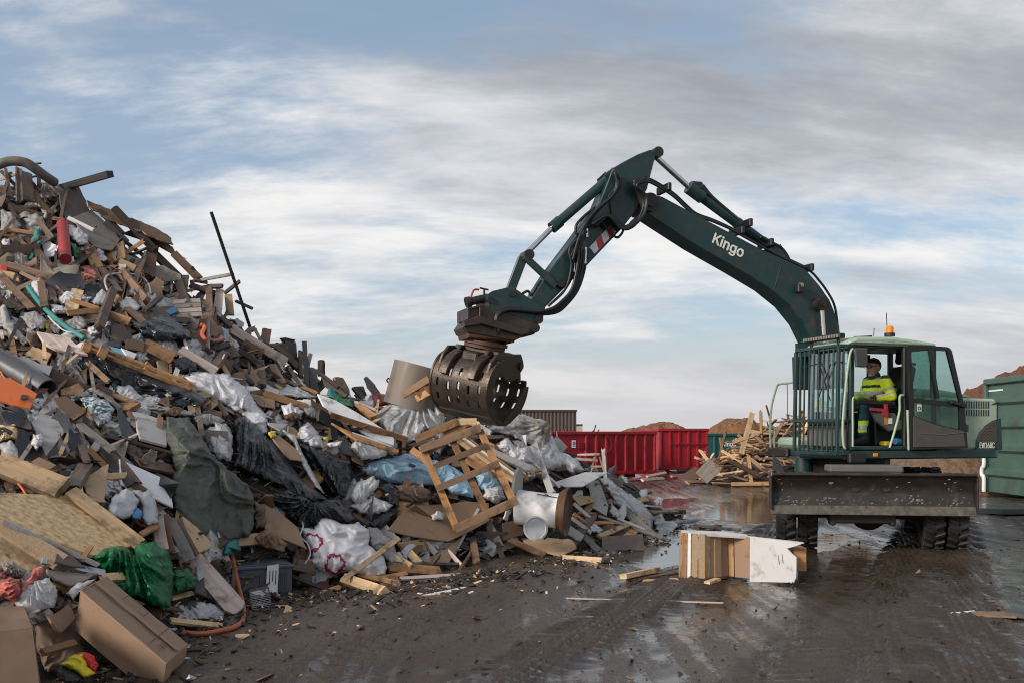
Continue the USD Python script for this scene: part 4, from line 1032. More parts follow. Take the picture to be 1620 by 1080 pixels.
# seat and console inside
def IP(x, y, b): return L3('I', x, y, b)
st = thing('driver_seat', parent=ex)
sx = IP(845, 450, .75)[0]
zs = IP(720, 545, .75)[2]
put('seat_cushion', cbox(sx + .06, sx + .55, .52, .98, zs - .10, zs - .01, .04), M['seat_cloth'], st, smooth=25)
put('seat_back', bar((sx + .02, .75, zs - .05), (sx - .12, .75, zs + .58), .46, .13, (0, 1, 0), .04), M['seat_cloth'], st, smooth=25)
put('headrest', bar((sx - .10, .75, zs + .62), (sx - .13, .75, zs + .86), .28, .10, (0, 1, 0), .04), M['seat_cloth'], st, smooth=25)
put('seat_base', prism([(sx + .1, z0 + .06), (sx + .5, z0 + .06), (sx + .52, zs - .11), (sx + .08, zs - .11)], .60, .9, .02), M['plastic_black'], st)
cs = LZ('I', 1.10, (690, 580), (830, 590), (895, 660), (890, 695), (800, 700), (720, 640))
up('side_console', prism(cs, 1.04, 1.12, .02), M['console_grey'])
cs = LZ('I', 1.10, (590, 500), (690, 500), (740, 520), (740, 535), (610, 530))
up('armrest', prism(LZ('I', 1.08, (620, 512), (830, 520), (835, 548), (620, 535)), 1.03, 1.10, .015), M['plastic_black'])
up('safety_lever', cat_m([bar(IP(680, 565, 1.13), IP(785, 575, 1.13), .03, .045), bar(IP(775, 535, 1.13), IP(782, 590, 1.13), .03, .05), rod(IP(770, 590, 1.13) - [0, .02, 0], IP(770, 590, 1.13) + [0, .02, 0], .05, 12)]), M['lever_red'])
e, e2 = IP(770, 598, 1.13), IP(792, 660, 1.13)
up('console_sticker', cbox(e2[0], e[0], 1.121, 1.125, e2[2], e[2], .001), M['label_orange'])
e, e2 = IP(794, 618, 1.13), IP(818, 655, 1.13)
up('console_sticker', cbox(e2[0], e[0], 1.121, 1.125, e2[2], e[2], .001), M['white_print'])
up('control_column', cat_m([rod((xf - .12, .75, z0 + .05), (xf - .28, .75, 1.98), .04, 10), bar((xf - .2, .6, 2.0), (xf - .36, .6, 1.96), .3, .05, (0, 1, 0), .01)]), M['plastic_black'])
wh = trimesh.creation.torus(.17, .014, major_sections=32, minor_sections=8); wh.apply_transform(trimesh.transformations.rotation_matrix(math.radians(28), [0, 1, 0])); wh.apply_translation((xf - .30, .75, 2.02))
up('steering_wheel', wh, M['plastic_black'], smooth=True)
jl = IP(708, 500, 1.03)
up('joystick', cat_m([rod(jl + [0, 0, -.10], jl, .014, 8), trimesh.creation.capsule(.06, .022).apply_translation(jl)]), M['plastic_black'], smooth=30)
up('floor_clutter', cat_m([cbox(*sorted((IP(760, 785, 1.0)[0], IP(795, 785, 1.0)[0])), .9, 1.05, z0 + .045, z0 + .12, .02)]), M['plastic_yellow'])
up('water_bottle', cat_m([rod(IP(835, 760, 1.0), IP(885, 770, 1.0), .05, 14)]), M['plastic_blue'], smooth=30)
# ------------------------------------------------------------------ the operator, seated and looking ahead over the heap
def body(joints, bones, edge=.02, it=8):
    """One continuous skin over bones; joints: name -> (xyz, radius)."""
    parts = []
    for b in bones:
        pts = []
        for n in b:
            c, r = joints[n]
            s = trimesh.creation.icosphere(2, r); pts.append(s.vertices + np.asarray(c))
        parts.append(manifold3d.Manifold.hull_points(np.vstack(pts)))
    m = parts[0]
    for p in parts[1:]: m = m + p
    m = m.refine_to_length(edge)
    a = m.to_mesh()
    t = trimesh.Trimesh(a.vert_properties[:, :3], a.tri_verts, process=True)
    trimesh.smoothing.filter_taubin(t, lamb=.5, nu=.53, iterations=it)
    return t
mat('jacket_hivis', (0.62, 0.74, 0.02), rough=.75, var=.12, scale=(6, 6, 6), bump=.5, bscale=(12, 12, 12), bdist=.02, dirt=.06)
mat('jacket_navy', (0.012, 0.035, 0.045), rough=.8, var=.2)
mat('trousers_teal', (0.010, 0.050, 0.058), rough=.85, var=.2, bump=.3, bscale=(12, 12, 12))
mat('reflective_tape', (0.42, 0.42, 0.40), rough=.4, var=.1)
mat('skin', (0.42, 0.22, 0.15), rough=.5, var=.06)
mat('hair_dark', (0.025, 0.018, 0.014), rough=.7, var=.3)
mat('boot_black', (0.018, 0.016, 0.015), rough=.6, var=.3)
PB = .75
hd = L3('I', 700, 318, PB)               # middle of the head
hip = np.array([sx + .20, PB, zs + .09])
sh_l = L3('I', 775, 392, PB + .20); sh_r = sh_l + [.0, -.38, 0]
chest = (sh_l + sh_r) / 2
el_l = L3('I', 815, 490, PB + .27); wr_l = L3('I', 728, 497, PB + .25)
hand_c = L3('I', 706, 497, PB + .23)
el_r = el_l + [.10, -.52, .0]; wr_r = wr_l + [.05, -.44, .03]
kn_l = L3('I', 648, 560, PB + .16); an_l = L3('I', 632, 740, PB + .17)
kn_r = kn_l + [.04, -.30, .02]; an_r = an_l + [.10, -.28, 0]
neck = hd + np.array([-.045, 0, -.125])
J = dict(hip=(hip, .145), hl=(hip + [.02, .09, -.01], .10), hr=(hip + [.02, -.09, -.01], .10), waist=(hip + [.0, 0, .14], .155), ch=(chest + [.05, 0, -.13], .155), cl=(sh_l + [0, -.07, -.02], .075), cr=(sh_r + [0, .07, -.02], .075),
         sl=(sh_l, .082), sr=(sh_r, .082), el=(el_l, .066), er=(el_r, .066), wl=(wr_l, .046), wr=(wr_r, .046), nk=(neck + [0, 0, -.06], .085), nc=(neck + [.01, 0, .00], .078))
jk = body(J, [('hip', 'waist'), ('waist', 'ch'), ('ch', 'cl', 'cr'), ('ch', 'sl'), ('ch', 'sr'), ('cl', 'cr', 'nk'), ('nk', 'nc'), ('sl', 'el'), ('sr', 'er'), ('el', 'wl'), ('er', 'wr')], .022, 5)
jk.vertices += ((meshkit.fbm(jk.vertices * 14, 3, 4) - .5) * .028)[:, None] * jk.vertex_normals
op = thing('person', 'person in yellow high visibility jacket and dark trousers seated at the controls in the cab', 'person', R=ER, T=(EX, EY, 0))
# jacket panels by material: cut the mesh by face
fc = jk.triangles_center
rel = fc - chest
arm_l = fc[:, 1] > PB + .19
navy = ((rel[:, 2] < -.06) & (rel[:, 2] > -.10) & (np.abs(fc[:, 1] - PB) < .2)) | (fc[:, 2] > neck[2] - .035)
t_arm = ((fc - sh_l) @ (el_l - sh_l)) / ((el_l - sh_l) @ (el_l - sh_l))
tape = (arm_l & (((t_arm > .45) & (t_arm < .58)) | ((t_arm > .75) & (t_arm < .86)))) | ((~arm_l) & (fc[:, 2] < hip[2] + .12) & (fc[:, 2] > hip[2] + .06)) | ((rel[:, 2] > .02) & (rel[:, 2] < .05) & (np.abs(fc[:, 1] - PB) > .08) & ~arm_l)
navy &= ~tape
def sub(m, mask): return m.submesh([np.nonzero(mask)[0]], append=True, repair=False)
main = put('jacket', sub(jk, ~(navy | tape)), M['jacket_hivis'], op, smooth=50)
put('jacket_panel', sub(jk, navy), M['jacket_navy'], op, smooth=50)
put('reflective_band', sub(jk, tape), M['reflective_tape'], op, smooth=50)
J2 = dict(hip=(hip, .14), hl=(hip + [.03, .09, -.03], .105), hr=(hip + [.03, -.09, -.03], .105), kl=(kn_l, .076), kr=(kn_r, .076), al=(an_l + [0, 0, .06], .060), ar=(an_r + [0, 0, .06], .060))
tr = body(J2, [('hip', 'hl', 'hr'), ('hl', 'kl'), ('hr', 'kr'), ('kl', 'al'), ('kr', 'ar')], .022, 4)
tr.vertices += ((meshkit.fbm(tr.vertices * 14, 3, 9) - .5) * .022)[:, None] * tr.vertex_normals
fc = tr.triangles_center
zk, za = kn_l[2], an_l[2]
ft = (zk - fc[:, 2]) / (zk - za)
shin = fc[:, 0] > (hip[0] + kn_l[0]) / 2 + .12
yel = shin & (ft > .42) & (ft < .58); grey = shin & (ft >= .58) & (ft < .74); yel |= shin & (ft >= .74) & (ft < .82)
put('trousers', sub(tr, ~(yel | grey)), M['trousers_teal'], op, smooth=50)
put('trouser_band', sub(tr, yel), M['jacket_hivis'], op, smooth=50)
put('reflective_band', sub(tr, grey), M['reflective_tape'], op, smooth=50)
for a in (an_l, an_r):
    bt = body(dict(h=(a + [-.04, 0, -.0], .052), t=(a + [.10, 0, -.055], .040), e=(a + [.17, 0, -.06], .034), s=(a + [0, 0, .07], .050), q=(a + [-.04, 0, -.05], .04)), [('h', 's'), ('h', 't', 'q'), ('t', 'e', 'q')], .02, 4)
    put('boot', bt, M['boot_black'], op, smooth=50)
# head, turned a little to the camera
hv = manifold3d.Manifold.hull_points
def ell(c, r, n=3):
    s = trimesh.creation.icosphere(n, 1.0); return s.vertices * np.asarray(r) + np.asarray(c)
pieces = [hv(np.vstack([ell((-.005, 0, .03), (.098, .078, .095)), ell((.035, 0, -.05), (.050, .052, .055))])),
          hv(np.vstack([ell((.06, 0, -.085), (.025, .028, .022), 2), ell((.02, 0, -.06), (.045, .056, .04), 2)])),
          hv(np.vstack([ell((.092, 0, .012), (.010, .009, .010), 1), ell((.112, 0, -.022), (.013, .014, .010), 1), ell((.085, 0, -.025), (.012, .018, .010), 1)])),
          hv(np.vstack([ell((.083, 0, -.050), (.012, .022, .006), 1), ell((.078, 0, -.056), (.012, .024, .008), 1)])),
          hv(np.vstack([ell((-.03, 0, -.06), (.055, .055, .03), 2), ell((-.055, 0, -.16), (.06, .06, .03), 2)]))] + \
         [hv(np.vstack([ell((-.012, s * .080, .018), (.020, .010, .020), 1), ell((-.008, s * .076, -.022), (.012, .009, .012), 1)])) for s in (-1, 1)] + \
         [hv(np.vstack([ell((.082, s * .018, .034), (.010, .014, .007), 1), ell((.074, s * .045, .033), (.010, .012, .007), 1)])) for s in (-1, 1)]
h = pieces[0]
for p in pieces[1:]: h = h + p
h = h.refine_to_length(.009).to_mesh()
hm = trimesh.Trimesh(h.vert_properties[:, :3], h.tri_verts, process=True)
trimesh.smoothing.filter_taubin(hm, lamb=.5, nu=.53, iterations=6)
yaw = math.radians(10); HR = np.array([[math.cos(yaw), -math.sin(yaw), 0], [math.sin(yaw), math.cos(yaw), 0], [0, 0, 1]]) @ np.array([[math.cos(.06), 0, math.sin(.06)], [0, 1, 0], [-math.sin(.06), 0, math.cos(.06)]])
def hp_(m): m = m.copy(); m.vertices = 1.13 * m.vertices @ HR.T + hd; return m
bodyp = put('head', hp_(hm), M['skin'], op, smooth=60)
hs = trimesh.creation.icosphere(4, 1.0); hs.vertices = hs.vertices * [.106, .086, .100] + [-.010, 0, .036]
hc = hs.triangles_center
hs = sub(hs, (hc[:, 2] > .052 + .25 * np.maximum(0, hc[:, 0])) | ((hc[:, 0] < -.02) & (hc[:, 2] > -.035)))
hs.vertices += ((meshkit.fbm(hs.vertices * 60, 2, 4) - .5) * .012)[:, None]
put('hair', hp_(hs), M['hair_dark'], op, smooth=60)
gl = [trimesh.creation.torus(.021, .0032, major_sections=20, minor_sections=6).apply_transform(trimesh.transformations.rotation_matrix(math.pi / 2, [0, 1, 0])).apply_translation((.098, s * .031, .022)) for s in (-1, 1)]
gl += [rod((.098, -.01, .024), (.098, .01, .024), .003, 6)] + [rod((.096, s * .052, .026), (-.005, s * .084, .028), .0032, 6) for s in (-1, 1)]
put('spectacles', hp_(cat_m(gl)), M['plastic_black'], op)
for s in (-1, 1):
    e = trimesh.creation.icosphere(2, .011).apply_translation((.078, s * .031, .020)); put('eye', hp_(e), M['print_dark'], op)
# hands, each with a palm, four bent fingers and a thumb
def make_hand(wrist, centre, side, grip):
    x = np.asarray(centre) - np.asarray(wrist); x /= np.linalg.norm(x)
    z = np.array([0, 0, 1.0]); z -= x * (x @ z); z /= np.linalg.norm(z)
    y = np.cross(z, x)
    F = lambda a, b, c: np.asarray(wrist) + x * a + y * b + z * c
    J = dict(w=(F(-.03, 0, 0), .030), p0=(F(.035, -.028, 0), .018), p1=(F(.035, .028, 0), .018), k0=(F(.085, -.030, .002), .014), k1=(F(.085, .030, .002), .014))
    B = [('w', 'p0', 'p1'), ('p0', 'p1', 'k0', 'k1')]
    for i, (o, ln) in enumerate(((-.030, .85), (-.010, .97), (.010, 1.0), (.029, .9))):
        a, b, c, d = F(.086, o, .004), F(.086 + .034 * ln, o, -.006), F(.086 + .040 * ln, o, -.036 * ln), F(.086 + .018 * ln, o, -.054 * ln)
        for n, q, r in (('a', a, .0095), ('b', b, .009), ('c', c, .0085), ('d', d, .0075)): J[f'f{i}{n}'] = (q, r)
        B += [(f'f{i}a', f'f{i}b'), (f'f{i}b', f'f{i}c'), (f'f{i}c', f'f{i}d'), (f'f{i}a', 'p0' if o < 0 else 'p1')]
    t0, t1, t2 = F(.03, side * -.036, -.004), F(.06, side * -.050, -.022), F(.088, side * -.040, -.040)
    J.update(t0=(t0, .014), t1=(t1, .011), t2=(t2, .0095)); B += [('t0', 't1'), ('t1', 't2'), ('t0', 'p0' if side > 0 else 'p1')]
    return body(J, B, .006, 3)
put('hand', make_hand(wr_l + (hand_c - wr_l) * .35, hand_c + [.0, 0, .01], 1, 1), M['skin'], op, smooth=60)
put('hand', make_hand(wr_r + [.03, 0, 0], wr_r + [.13, .0, .0], -1, 1), M['skin'], op, smooth=60)
# ------------------------------------------------------------------ the waste heap: a height field first
CTRL = []
def cp_(px, py, D): CTRL.append(P(px, py, D))
for px, py, D in [(-260, 330, 17), (-120, 300, 17), (0, 312, 16.8), (60, 300, 16.5), (110, 312, 16.4), (160, 352, 16.3), (250, 425, 16.0), (330, 490, 15.8), (420, 556, 15.6), (520, 612, 15.4), (600, 645, 15.4), (690, 655, 15.4), (790, 662, 15.8), (870, 700, 16.2), (950, 742, 16.6), (1010, 785, 16.9)]:
    cp_(px, py, D)
    c = P(px, py, D); CTRL.append([c[0] + .5, D + 2.2, c[2] * .75]); CTRL.append([c[0] + 1, D + 5.5, max(-.3, c[2] * .15 - .3)])
for px, py, D in [(-260, 780, 7.6), (-260, 600, 10), (-260, 450, 12.6), (0, 930, 6.9), (0, 860, 7.5), (0, 780, 8.2), (0, 690, 9.2), (0, 600, 10.3), (0, 450, 13.0), (0, 370, 14.8),
                  (130, 870, 8.0), (130, 780, 8.9), (130, 650, 10.6), (130, 500, 12.9), (130, 400, 14.9), (230, 860, 8.7), (260, 760, 9.8), (260, 640, 11.3), (260, 520, 13.3),
                  (340, 860, 9.5), (400, 780, 10.8), (400, 690, 12.1), (400, 610, 13.6), (480, 850, 11.0), (520, 780, 11.9), (520, 700, 12.9), (520, 650, 13.9),
                  (650, 880, 12.2), (650, 800, 12.9), (650, 740, 13.5), (650, 690, 14.2), (740, 870, 13.2), (740, 838, 13.5), (740, 760, 14.1), (740, 700, 14.8),
                  (850, 862, 13.7), (850, 800, 14.2), (850, 730, 15.1), (940, 800, 15.4), (940, 770, 15.9), (1000, 820, 16.2)]:
    cp_(px, py, D)
for px, py, z in [(-200, 1180, -.05), (60, 1110, -.05), (200, 1060, -.05), (300, 985, -.05), (380, 955, -.03), (440, 940, -.03), (560, 925, -.02), (650, 915, .02), (740, 900, .02), (870, 880, -.03), (960, 860, -.03), (1040, 843, -.03), (1075, 828, -.05),
                  (260, 1130, -.3), (420, 1020, -.3), (620, 980, -.3), (820, 930, -.3), (1000, 890, -.3), (1120, 850, -.3), (1160, 810, -.3)]:
    CTRL.append(GND(px, py, z))
for x, y, z in [(-16, 5, -.2), (-16, 9, 2), (-16, 14, 5), (-16, 18, 6), (-16, 24, 0), (4.5, 19, -.3), (5, 24, -.4), (0, 25, -.5), (-6, 26, -.4), (-2.5, 4.5, -.3), (-6, 4.0, -.2)]:
    CTRL.append([x, y, z])
CTRL = np.array(CTRL)
HX, HY = np.arange(-16, 6, .12), np.arange(4, 27, .12)
gx, gy = np.meshgrid(HX, HY)
rbf = RBFInterpolator(CTRL[:, :2], CTRL[:, 2], kernel='linear', smoothing=.02, neighbors=40)
HH = rbf(np.column_stack([gx.ravel(), gy.ravel()])).reshape(gx.shape)
HH = gaussian_filter(HH, 1.6)
HH += (meshkit.fbm(np.stack([gx * .9, gy * .9, gx * 0], -1), 4, 31) - .5) * .42 * np.clip(HH * 2, 0, 1)
def heap_z(x, y):
    x, y = np.broadcast_arrays(np.asarray(x, float), np.asarray(y, float))
    sh_ = x.shape
    o = map_coordinates(HH, [(np.ravel(y) - HY[0]) / .12, (np.ravel(x) - HX[0]) / .12], order=1, mode='nearest')
    return o.reshape(sh_) if sh_ else float(o[0])
PX, PY = np.arange(-80, 1140, 4.0), np.arange(236, 1120, 4.0)
mx, my = np.meshgrid(PX, PY)
DM = np.full(mx.shape, np.nan)
for Y in np.arange(5.0, 22, .05):
    X = (mx - CX) / FPX * Y; Z = CAM_H - (my - HZ) / FPX * Y
    hz = np.maximum(heap_z(X, Y), 0.0)
    hit = np.isnan(DM) & (Z <= hz) & (X > -15.5) & (X < 5.5)
    DM[hit] = Y
HIT = ~np.isnan(DM)
for j in range(DM.shape[1]):
    col = DM[:, j]; ok = np.nonzero(~np.isnan(col))[0]
    if len(ok):
        DM[:ok[0], j] = col[ok[0]]
    else:
        DM[:, j] = 16
DM = np.nan_to_num(DM, nan=16.0)
DS = gaussian_filter(DM, 1.3)
def heap_D(px, smooth=True):
    px = np.atleast_2d(px)
    return map_coordinates(DS if smooth else DM, [(px[:, 1] - PY[0]) / 4, (px[:, 0] - PX[0]) / 4], order=1, mode='nearest')
def on_heap(px, py):
    return map_coordinates(HIT.astype(float), [[(py - PY[0]) / 4], [(px - PX[0]) / 4]], order=1)[0] > .5 and heap_z(*PD(px, py)[:2]) > .06
def PD(px, py, lift=0.0):
    return P(px, py, float(heap_D([(px, py)])[0]) - lift)

# the body of the heap: small trodden waste, one mass that nobody could count
inb = HH > -.12
gv = np.stack([gx, gy, HH - .10 + (meshkit.fbm(np.stack([gx * 3.1, gy * 3.1, gx * 0], -1), 3, 7) - .5) * .3], -1).reshape(-1, 3)
gf = smooth_poly_grid(len(HX), len(HY))
keep = inb.ravel()[gf].all(1)
hm_ = trimesh.Trimesh(gv, gf[keep], process=True)
put('waste_heap', hm_, M['waste_soil'], smooth=False, label='dark compacted mass of small waste that the whole heap rests on', cat='rubbish', kind='stuff')

# ------------------------------------------------------------------ things lying on the heap
LAND = []          # (picture point, short phrase): what a label may refer to
SHAPES = []        # picture polygons of the things placed by hand
def note(pts, short):
    pts = np.asarray(pts)
    SHAPES.append(Polygon(pts).buffer(0) if len(pts) > 2 else shapely.LineString(pts).buffer(6))
    if short: LAND.append((pts.mean(0), short))
def front_scale(pts3, frac=.75, lift=.0):
    """Moves points straight away from or towards the eye so that most of them stand just proud of the heap."""
    d = heap_D(pix(pts3))
    r = (d - lift) / pts3[:, 1]
    return np.quantile(r, 1 - frac)
def plank(z, a, b, w, mt, label=None, cat='plank', short=None, t=.028, lift=.06, name='plank', roll=None, ab=(0, 0), jag=.12, bow=0.0, frac=.7, group=None, note_it=True):
    """A board from picture point a to b lying on the heap; w in metres."""
    pa, pb = Q(z, a, b)
    n = 9
    line = pa + (pb - pa) * np.linspace(0, 1, n)[:, None]
    A = P(*pa, float(heap_D([pa])[0]) - ab[0]); B = P(*pb, float(heap_D([pb])[0]) - ab[1])
    # keep the slope believable
    p3 = A + (B - A) * np.linspace(0, 1, n)[:, None]
    s = min(front_scale(p3, frac, lift), 1.0)
    A, B = A * s + CAMV * (1 - s), B * s + CAMV * (1 - s)
    L = np.linalg.norm(B - A)
    mid = (A + B) / 2
    tocam = CAMV - mid; tocam /= np.linalg.norm(tocam)
    hint = tocam + np.array([0, 0, .55]) + RNG.normal(0, .28, 3) if roll is None else np.asarray(roll, float)
    R = frame_from(B - A, hint)
    if note_it: note([pa, pb], short)
    return put(name, plank_mesh(L, w, t, RNG, jag=jag, bow=bow), M[mt], R=R, T=mid, label=label, cat=cat, group=group)
CAMV = np.array([0, 0, CAM_H])
def fit_plane(p3, up=.0):
    c = p3.mean(0)
    u, s, vt = np.linalg.svd(p3 - c)
    n = vt[2]
    tocam = CAMV - c; tocam /= np.linalg.norm(tocam)
    if n @ tocam < 0: n = -n
    if n @ tocam < .35:
        n = n + tocam * .5; n /= np.linalg.norm(n)
    return c, n
def board(z, pts, mt, label=None, cat='board', short=None, t=.02, lift=.08, name='board', dd=None, frac=.8, rough_edge=0.0, note_it=True, curl=0.0, parent=None, group=None, tilt=0.0):
    """A flat sheet whose outline is given in the picture; it lies on the plane that fits the heap there. dd: metres towards the eye per corner."""
    pp = Q(z, *pts) if not isinstance(pts, np.ndarray) else pts
    if rough_edge:
        out = []
        for i in range(len(pp)):
            a, b = pp[i], pp[(i + 1) % len(pp)]
            k = max(2, int(np.linalg.norm(b - a) / 7))
            for q in range(k):
                out.append(a + (b - a) * q / k + RNG.normal(0, rough_edge, 2) * (q > 0))
        pe = np.array(out)
    else:
        pe = pp
    D = heap_D(pp)
    if dd is not None: D = D - np.asarray(dd)
    p3 = ray(pp) * D[:, None] + CAMV
    c, n = fit_plane(p3)
    if tilt: n = n + np.array([0, 0, tilt]); n /= np.linalg.norm(n)
    r = ray(pe)
    s = ((c - CAMV) @ n) / (r @ n)
    s = np.clip(s, D.min() - .8, D.max() + .8)
    q3 = r * s[:, None] + CAMV
    g = Polygon(pp).buffer(0)
    samp = np.vstack([pe, np.array(g.representative_point().coords), (pp + pp.mean(0)) / 2])
    rs = ray(samp); ss = ((c - CAMV) @ n) / (rs @ n)
    k = min(front_scale(rs * np.clip(ss, D.min() - .8, D.max() + .8)[:, None] + CAMV, frac, lift), 1.0)
    q3 = (q3 - CAMV) * k + CAMV
    c, n = fit_plane(q3)
    e = q3[np.argmax(np.linalg.norm(np.roll(q3, -1, 0) - q3, axis=1))]
    i = np.argmax(np.linalg.norm(np.roll(q3, -1, 0) - q3, axis=1)); e = np.roll(q3, -1, 0)[i] - q3[i]
    R = frame_from(e, n)
    loc = (q3 - c) @ R
    m = prism(loc[:, [0, 1]], -t, 0.0, min(.004, t * .3), plane='xy')
    if curl:
        m = m.subdivide().subdivide()
        w = np.ptp(m.vertices[:, 0]) / 2 + 1e-6
        m.vertices[:, 2] += curl * ((m.vertices[:, 0] / w) ** 2 - .5) + curl * .4 * np.sin(m.vertices[:, 1] / w * 2.5)
    if note_it: note(pp, short)
    return put(name, m, M[mt], R=R, T=c, label=label, cat=cat, parent=parent, group=group, smooth=30 if curl else False)
SEEDS = {}
def ridged(p, f, seed):
    o = 0; a = 1.0
    for k in range(4):
        o = o + a * (1 - 2.4 * np.abs(meshkit.noise(p * f, seed + k * 7) - .5)); a *= .52; f *= 2.1
    return o / 1.9 - .66
def creased(p, f, seed):
    """Distance to the nearest of scattered points, two scales: sharp ridges between smooth hollows, as in crumpled film."""
    o = 0
    for k, (ff, am) in enumerate(((f, 1.0), (f * 2.1, .5), (f * 4.3, .22))):
        key = (seed + k) % 5
        if key not in SEEDS:
            SEEDS[key] = cKDTree(np.random.default_rng(900 + key).uniform(0, 8, (512, 3)), boxsize=8.0)
        o = o + am * SEEDS[key].query(np.mod(p * ff, 8.0))[0]
    return o / .95 - .38
def lump(z, pts, mt, label=None, cat='bag', short=None, puff=.14, crump=.07, lift=.04, name='plastic_bag', freq=3.2, fold=None, step=None, seed=None, back=.5, note_it=True, res=34, group=None, edge=.55, smooth=60, parent=None, pleat=1.0):
    """A bag, film or cloth lying on the heap: a closed, crumpled body whose outline in the photograph is given; it swells by `puff` metres."""
    pp = Q(z, *pts) if not isinstance(pts, np.ndarray) else pts
    seed = int(RNG.integers(1, 9999)) if seed is None else seed
    g = Polygon(pp).buffer(0)
    if g.geom_type != 'Polygon': g = max(g.geoms, key=lambda q: q.area)
    step = step or max(1.6, math.sqrt(g.area) / res)
    ring = np.array(g.exterior.segmentize(step * 1.2).coords)[:-1]
    off = (meshkit.noise(np.column_stack([ring / (step * 3.2), np.zeros(len(ring))]), seed) - .5) * step * 5 * edge
    nrm = ring - ring.mean(0); nrm /= np.linalg.norm(nrm, axis=1, keepdims=True) + 1e-9
    ring = ring + nrm * off[:, None]
    g2 = Polygon(ring).buffer(0)
    if g2.geom_type != 'Polygon': g2 = max(g2.geoms, key=lambda q: q.area)
    ring = np.array(g2.exterior.coords)[:-1]
    x0, y0, x1, y1 = g2.bounds
    xs, ys = np.meshgrid(np.arange(x0, x1, step), np.arange(y0, y1, step))
    pi = np.column_stack([xs.ravel(), ys.ravel()]) + RNG.uniform(-.3, .3, (xs.size, 2)) * step
    shapely.prepare(g2)
    pi = pi[shapely.contains_xy(g2.buffer(-step * .5), pi[:, 0], pi[:, 1])]
    if len(pi) < 4: return None
    allp = np.vstack([ring, pi]); nr = len(ring)
    tri = Delaunay(allp).simplices
    cen = allp[tri].mean(1)
    tri = tri[shapely.contains_xy(g2, cen[:, 0], cen[:, 1])]
    d = np.r_[np.zeros(nr), cKDTree(ring).query(pi)[0]]
    prof = np.sqrt(np.clip(1 - (1 - np.clip(d / (d.max() * .85 + 1e-6), 0, 1)) ** 2, 0, 1))
    D0 = heap_D(allp)
    D0 = D0 * .7 + .3 * D0.mean()
    base = ray(allp) * D0[:, None] + CAMV
    q = base - base.mean(0)
    qi = q
    if fold is None:
        fold = ((seed * 37) % 180, 3.2)
    if True:
        a, ratio = fold
        cx_, cy_ = math.cos(math.radians(a)), math.sin(math.radians(a))
        u = q[:, 0] * cx_ + q[:, 2] * cy_; v = -q[:, 0] * cy_ + q[:, 2] * cx_
        q = np.column_stack([u / ratio, v, q[:, 1] * .6])
    wq = q + .22 * (np.column_stack([meshkit.noise(q * 2.2 + 9, seed), meshkit.noise(q * 2.2 + 19, seed), meshkit.noise(q * 2.2 + 29, seed)]) - .5)
    # folds that run out from a gathered point, as from a knot or from where a sheet is caught
    rs = np.random.default_rng(seed)
    ext = np.sqrt(g.area)
    top = pp[np.argmin(pp[:, 1] + rs.normal(0, .25, len(pp)) * ext)]
    p0 = top + (top - pp.mean(0)) * rs.uniform(.7, 1.7)
    dv = allp - p0; rr_ = np.linalg.norm(dv, axis=1) / ext
    th = np.arctan2(dv[:, 1], dv[:, 0])
    low = np.column_stack([allp / ext * 1.6, np.full(len(allp), seed % 17)])
    ph = th * rs.uniform(2.6, 4.6) + 3.3 * meshkit.noise(low, seed) + .5 * meshkit.noise(low * 3, seed + 3)
    tri1 = np.abs((ph % 1) - .5) * 2
    tri2 = np.abs(((ph * 2.3 + .3 + .6 * meshkit.noise(low * 2, seed + 9)) % 1) - .5) * 2
    fo = (tri1 ** 1.6 - .4) + .5 * (tri2 ** 1.5 - .4)
    fo = fo * np.clip(3.2 * meshkit.noise(low * 1.5 + 40, seed) - .75, .05, 1.2)
    big = np.clip((g.area - 900) / 5000, 0, 1)
    cr = pleat * (.24 + .20 * big) * fo + (1.35 - .45 * pleat) * ridged(wq, freq * .7, seed) + .10 * creased(qi * 1.25, freq, seed)
    f_ = lift + puff * prof + crump * 2.3 * cr * (.3 + .7 * prof)
    front = ray(allp) * (D0 - f_)[:, None] + CAMV
    bk = ray(pi) * (D0[nr:] - lift + .03 + puff * back * prof[nr:])[:, None] + CAMV
    n = len(allp)
    idx = np.r_[np.arange(nr), np.arange(n, n + len(pi))]
    fa = tri; fb = idx[tri][:, ::-1]
    v = np.vstack([front, bk])
    c = v.mean(0)
    m = trimesh.Trimesh(v - c, np.vstack([fa, fb]), process=False)
    if m.volume < 0: m.invert()
    if note_it: note(np.array(g.exterior.coords)[:-1], short)
    return put(name, m, M[mt], smooth=smooth, T=c, label=label, cat=cat, group=group, parent=parent)
def hose_on(z, pts, r, mt, label, cat='hose', short=None, lift=.05, name='hose', n=40, flat=False, lifts=None):
    pp = Q(z, *pts)
    if flat:
        p3 = [GND(x, y, r) for x, y in pp]
        p3 = [np.array([a, b, max(float(heap_z(a, b)), float(ground_height(np.array(a), np.array(b))), 0) + r]) for a, b, c in p3]
    else:
        ls = lifts if lifts is not None else [lift] * len(pp)
        p3 = [PD(x, y, l) for (x, y), l in zip(pp, ls)]
    c = np.mean(p3, 0)
    note(pp, short)
    return put(name, tube(spline(np.array(p3) - c, n), r, 10), M[mt], smooth=True, T=c, label=label, cat=cat)
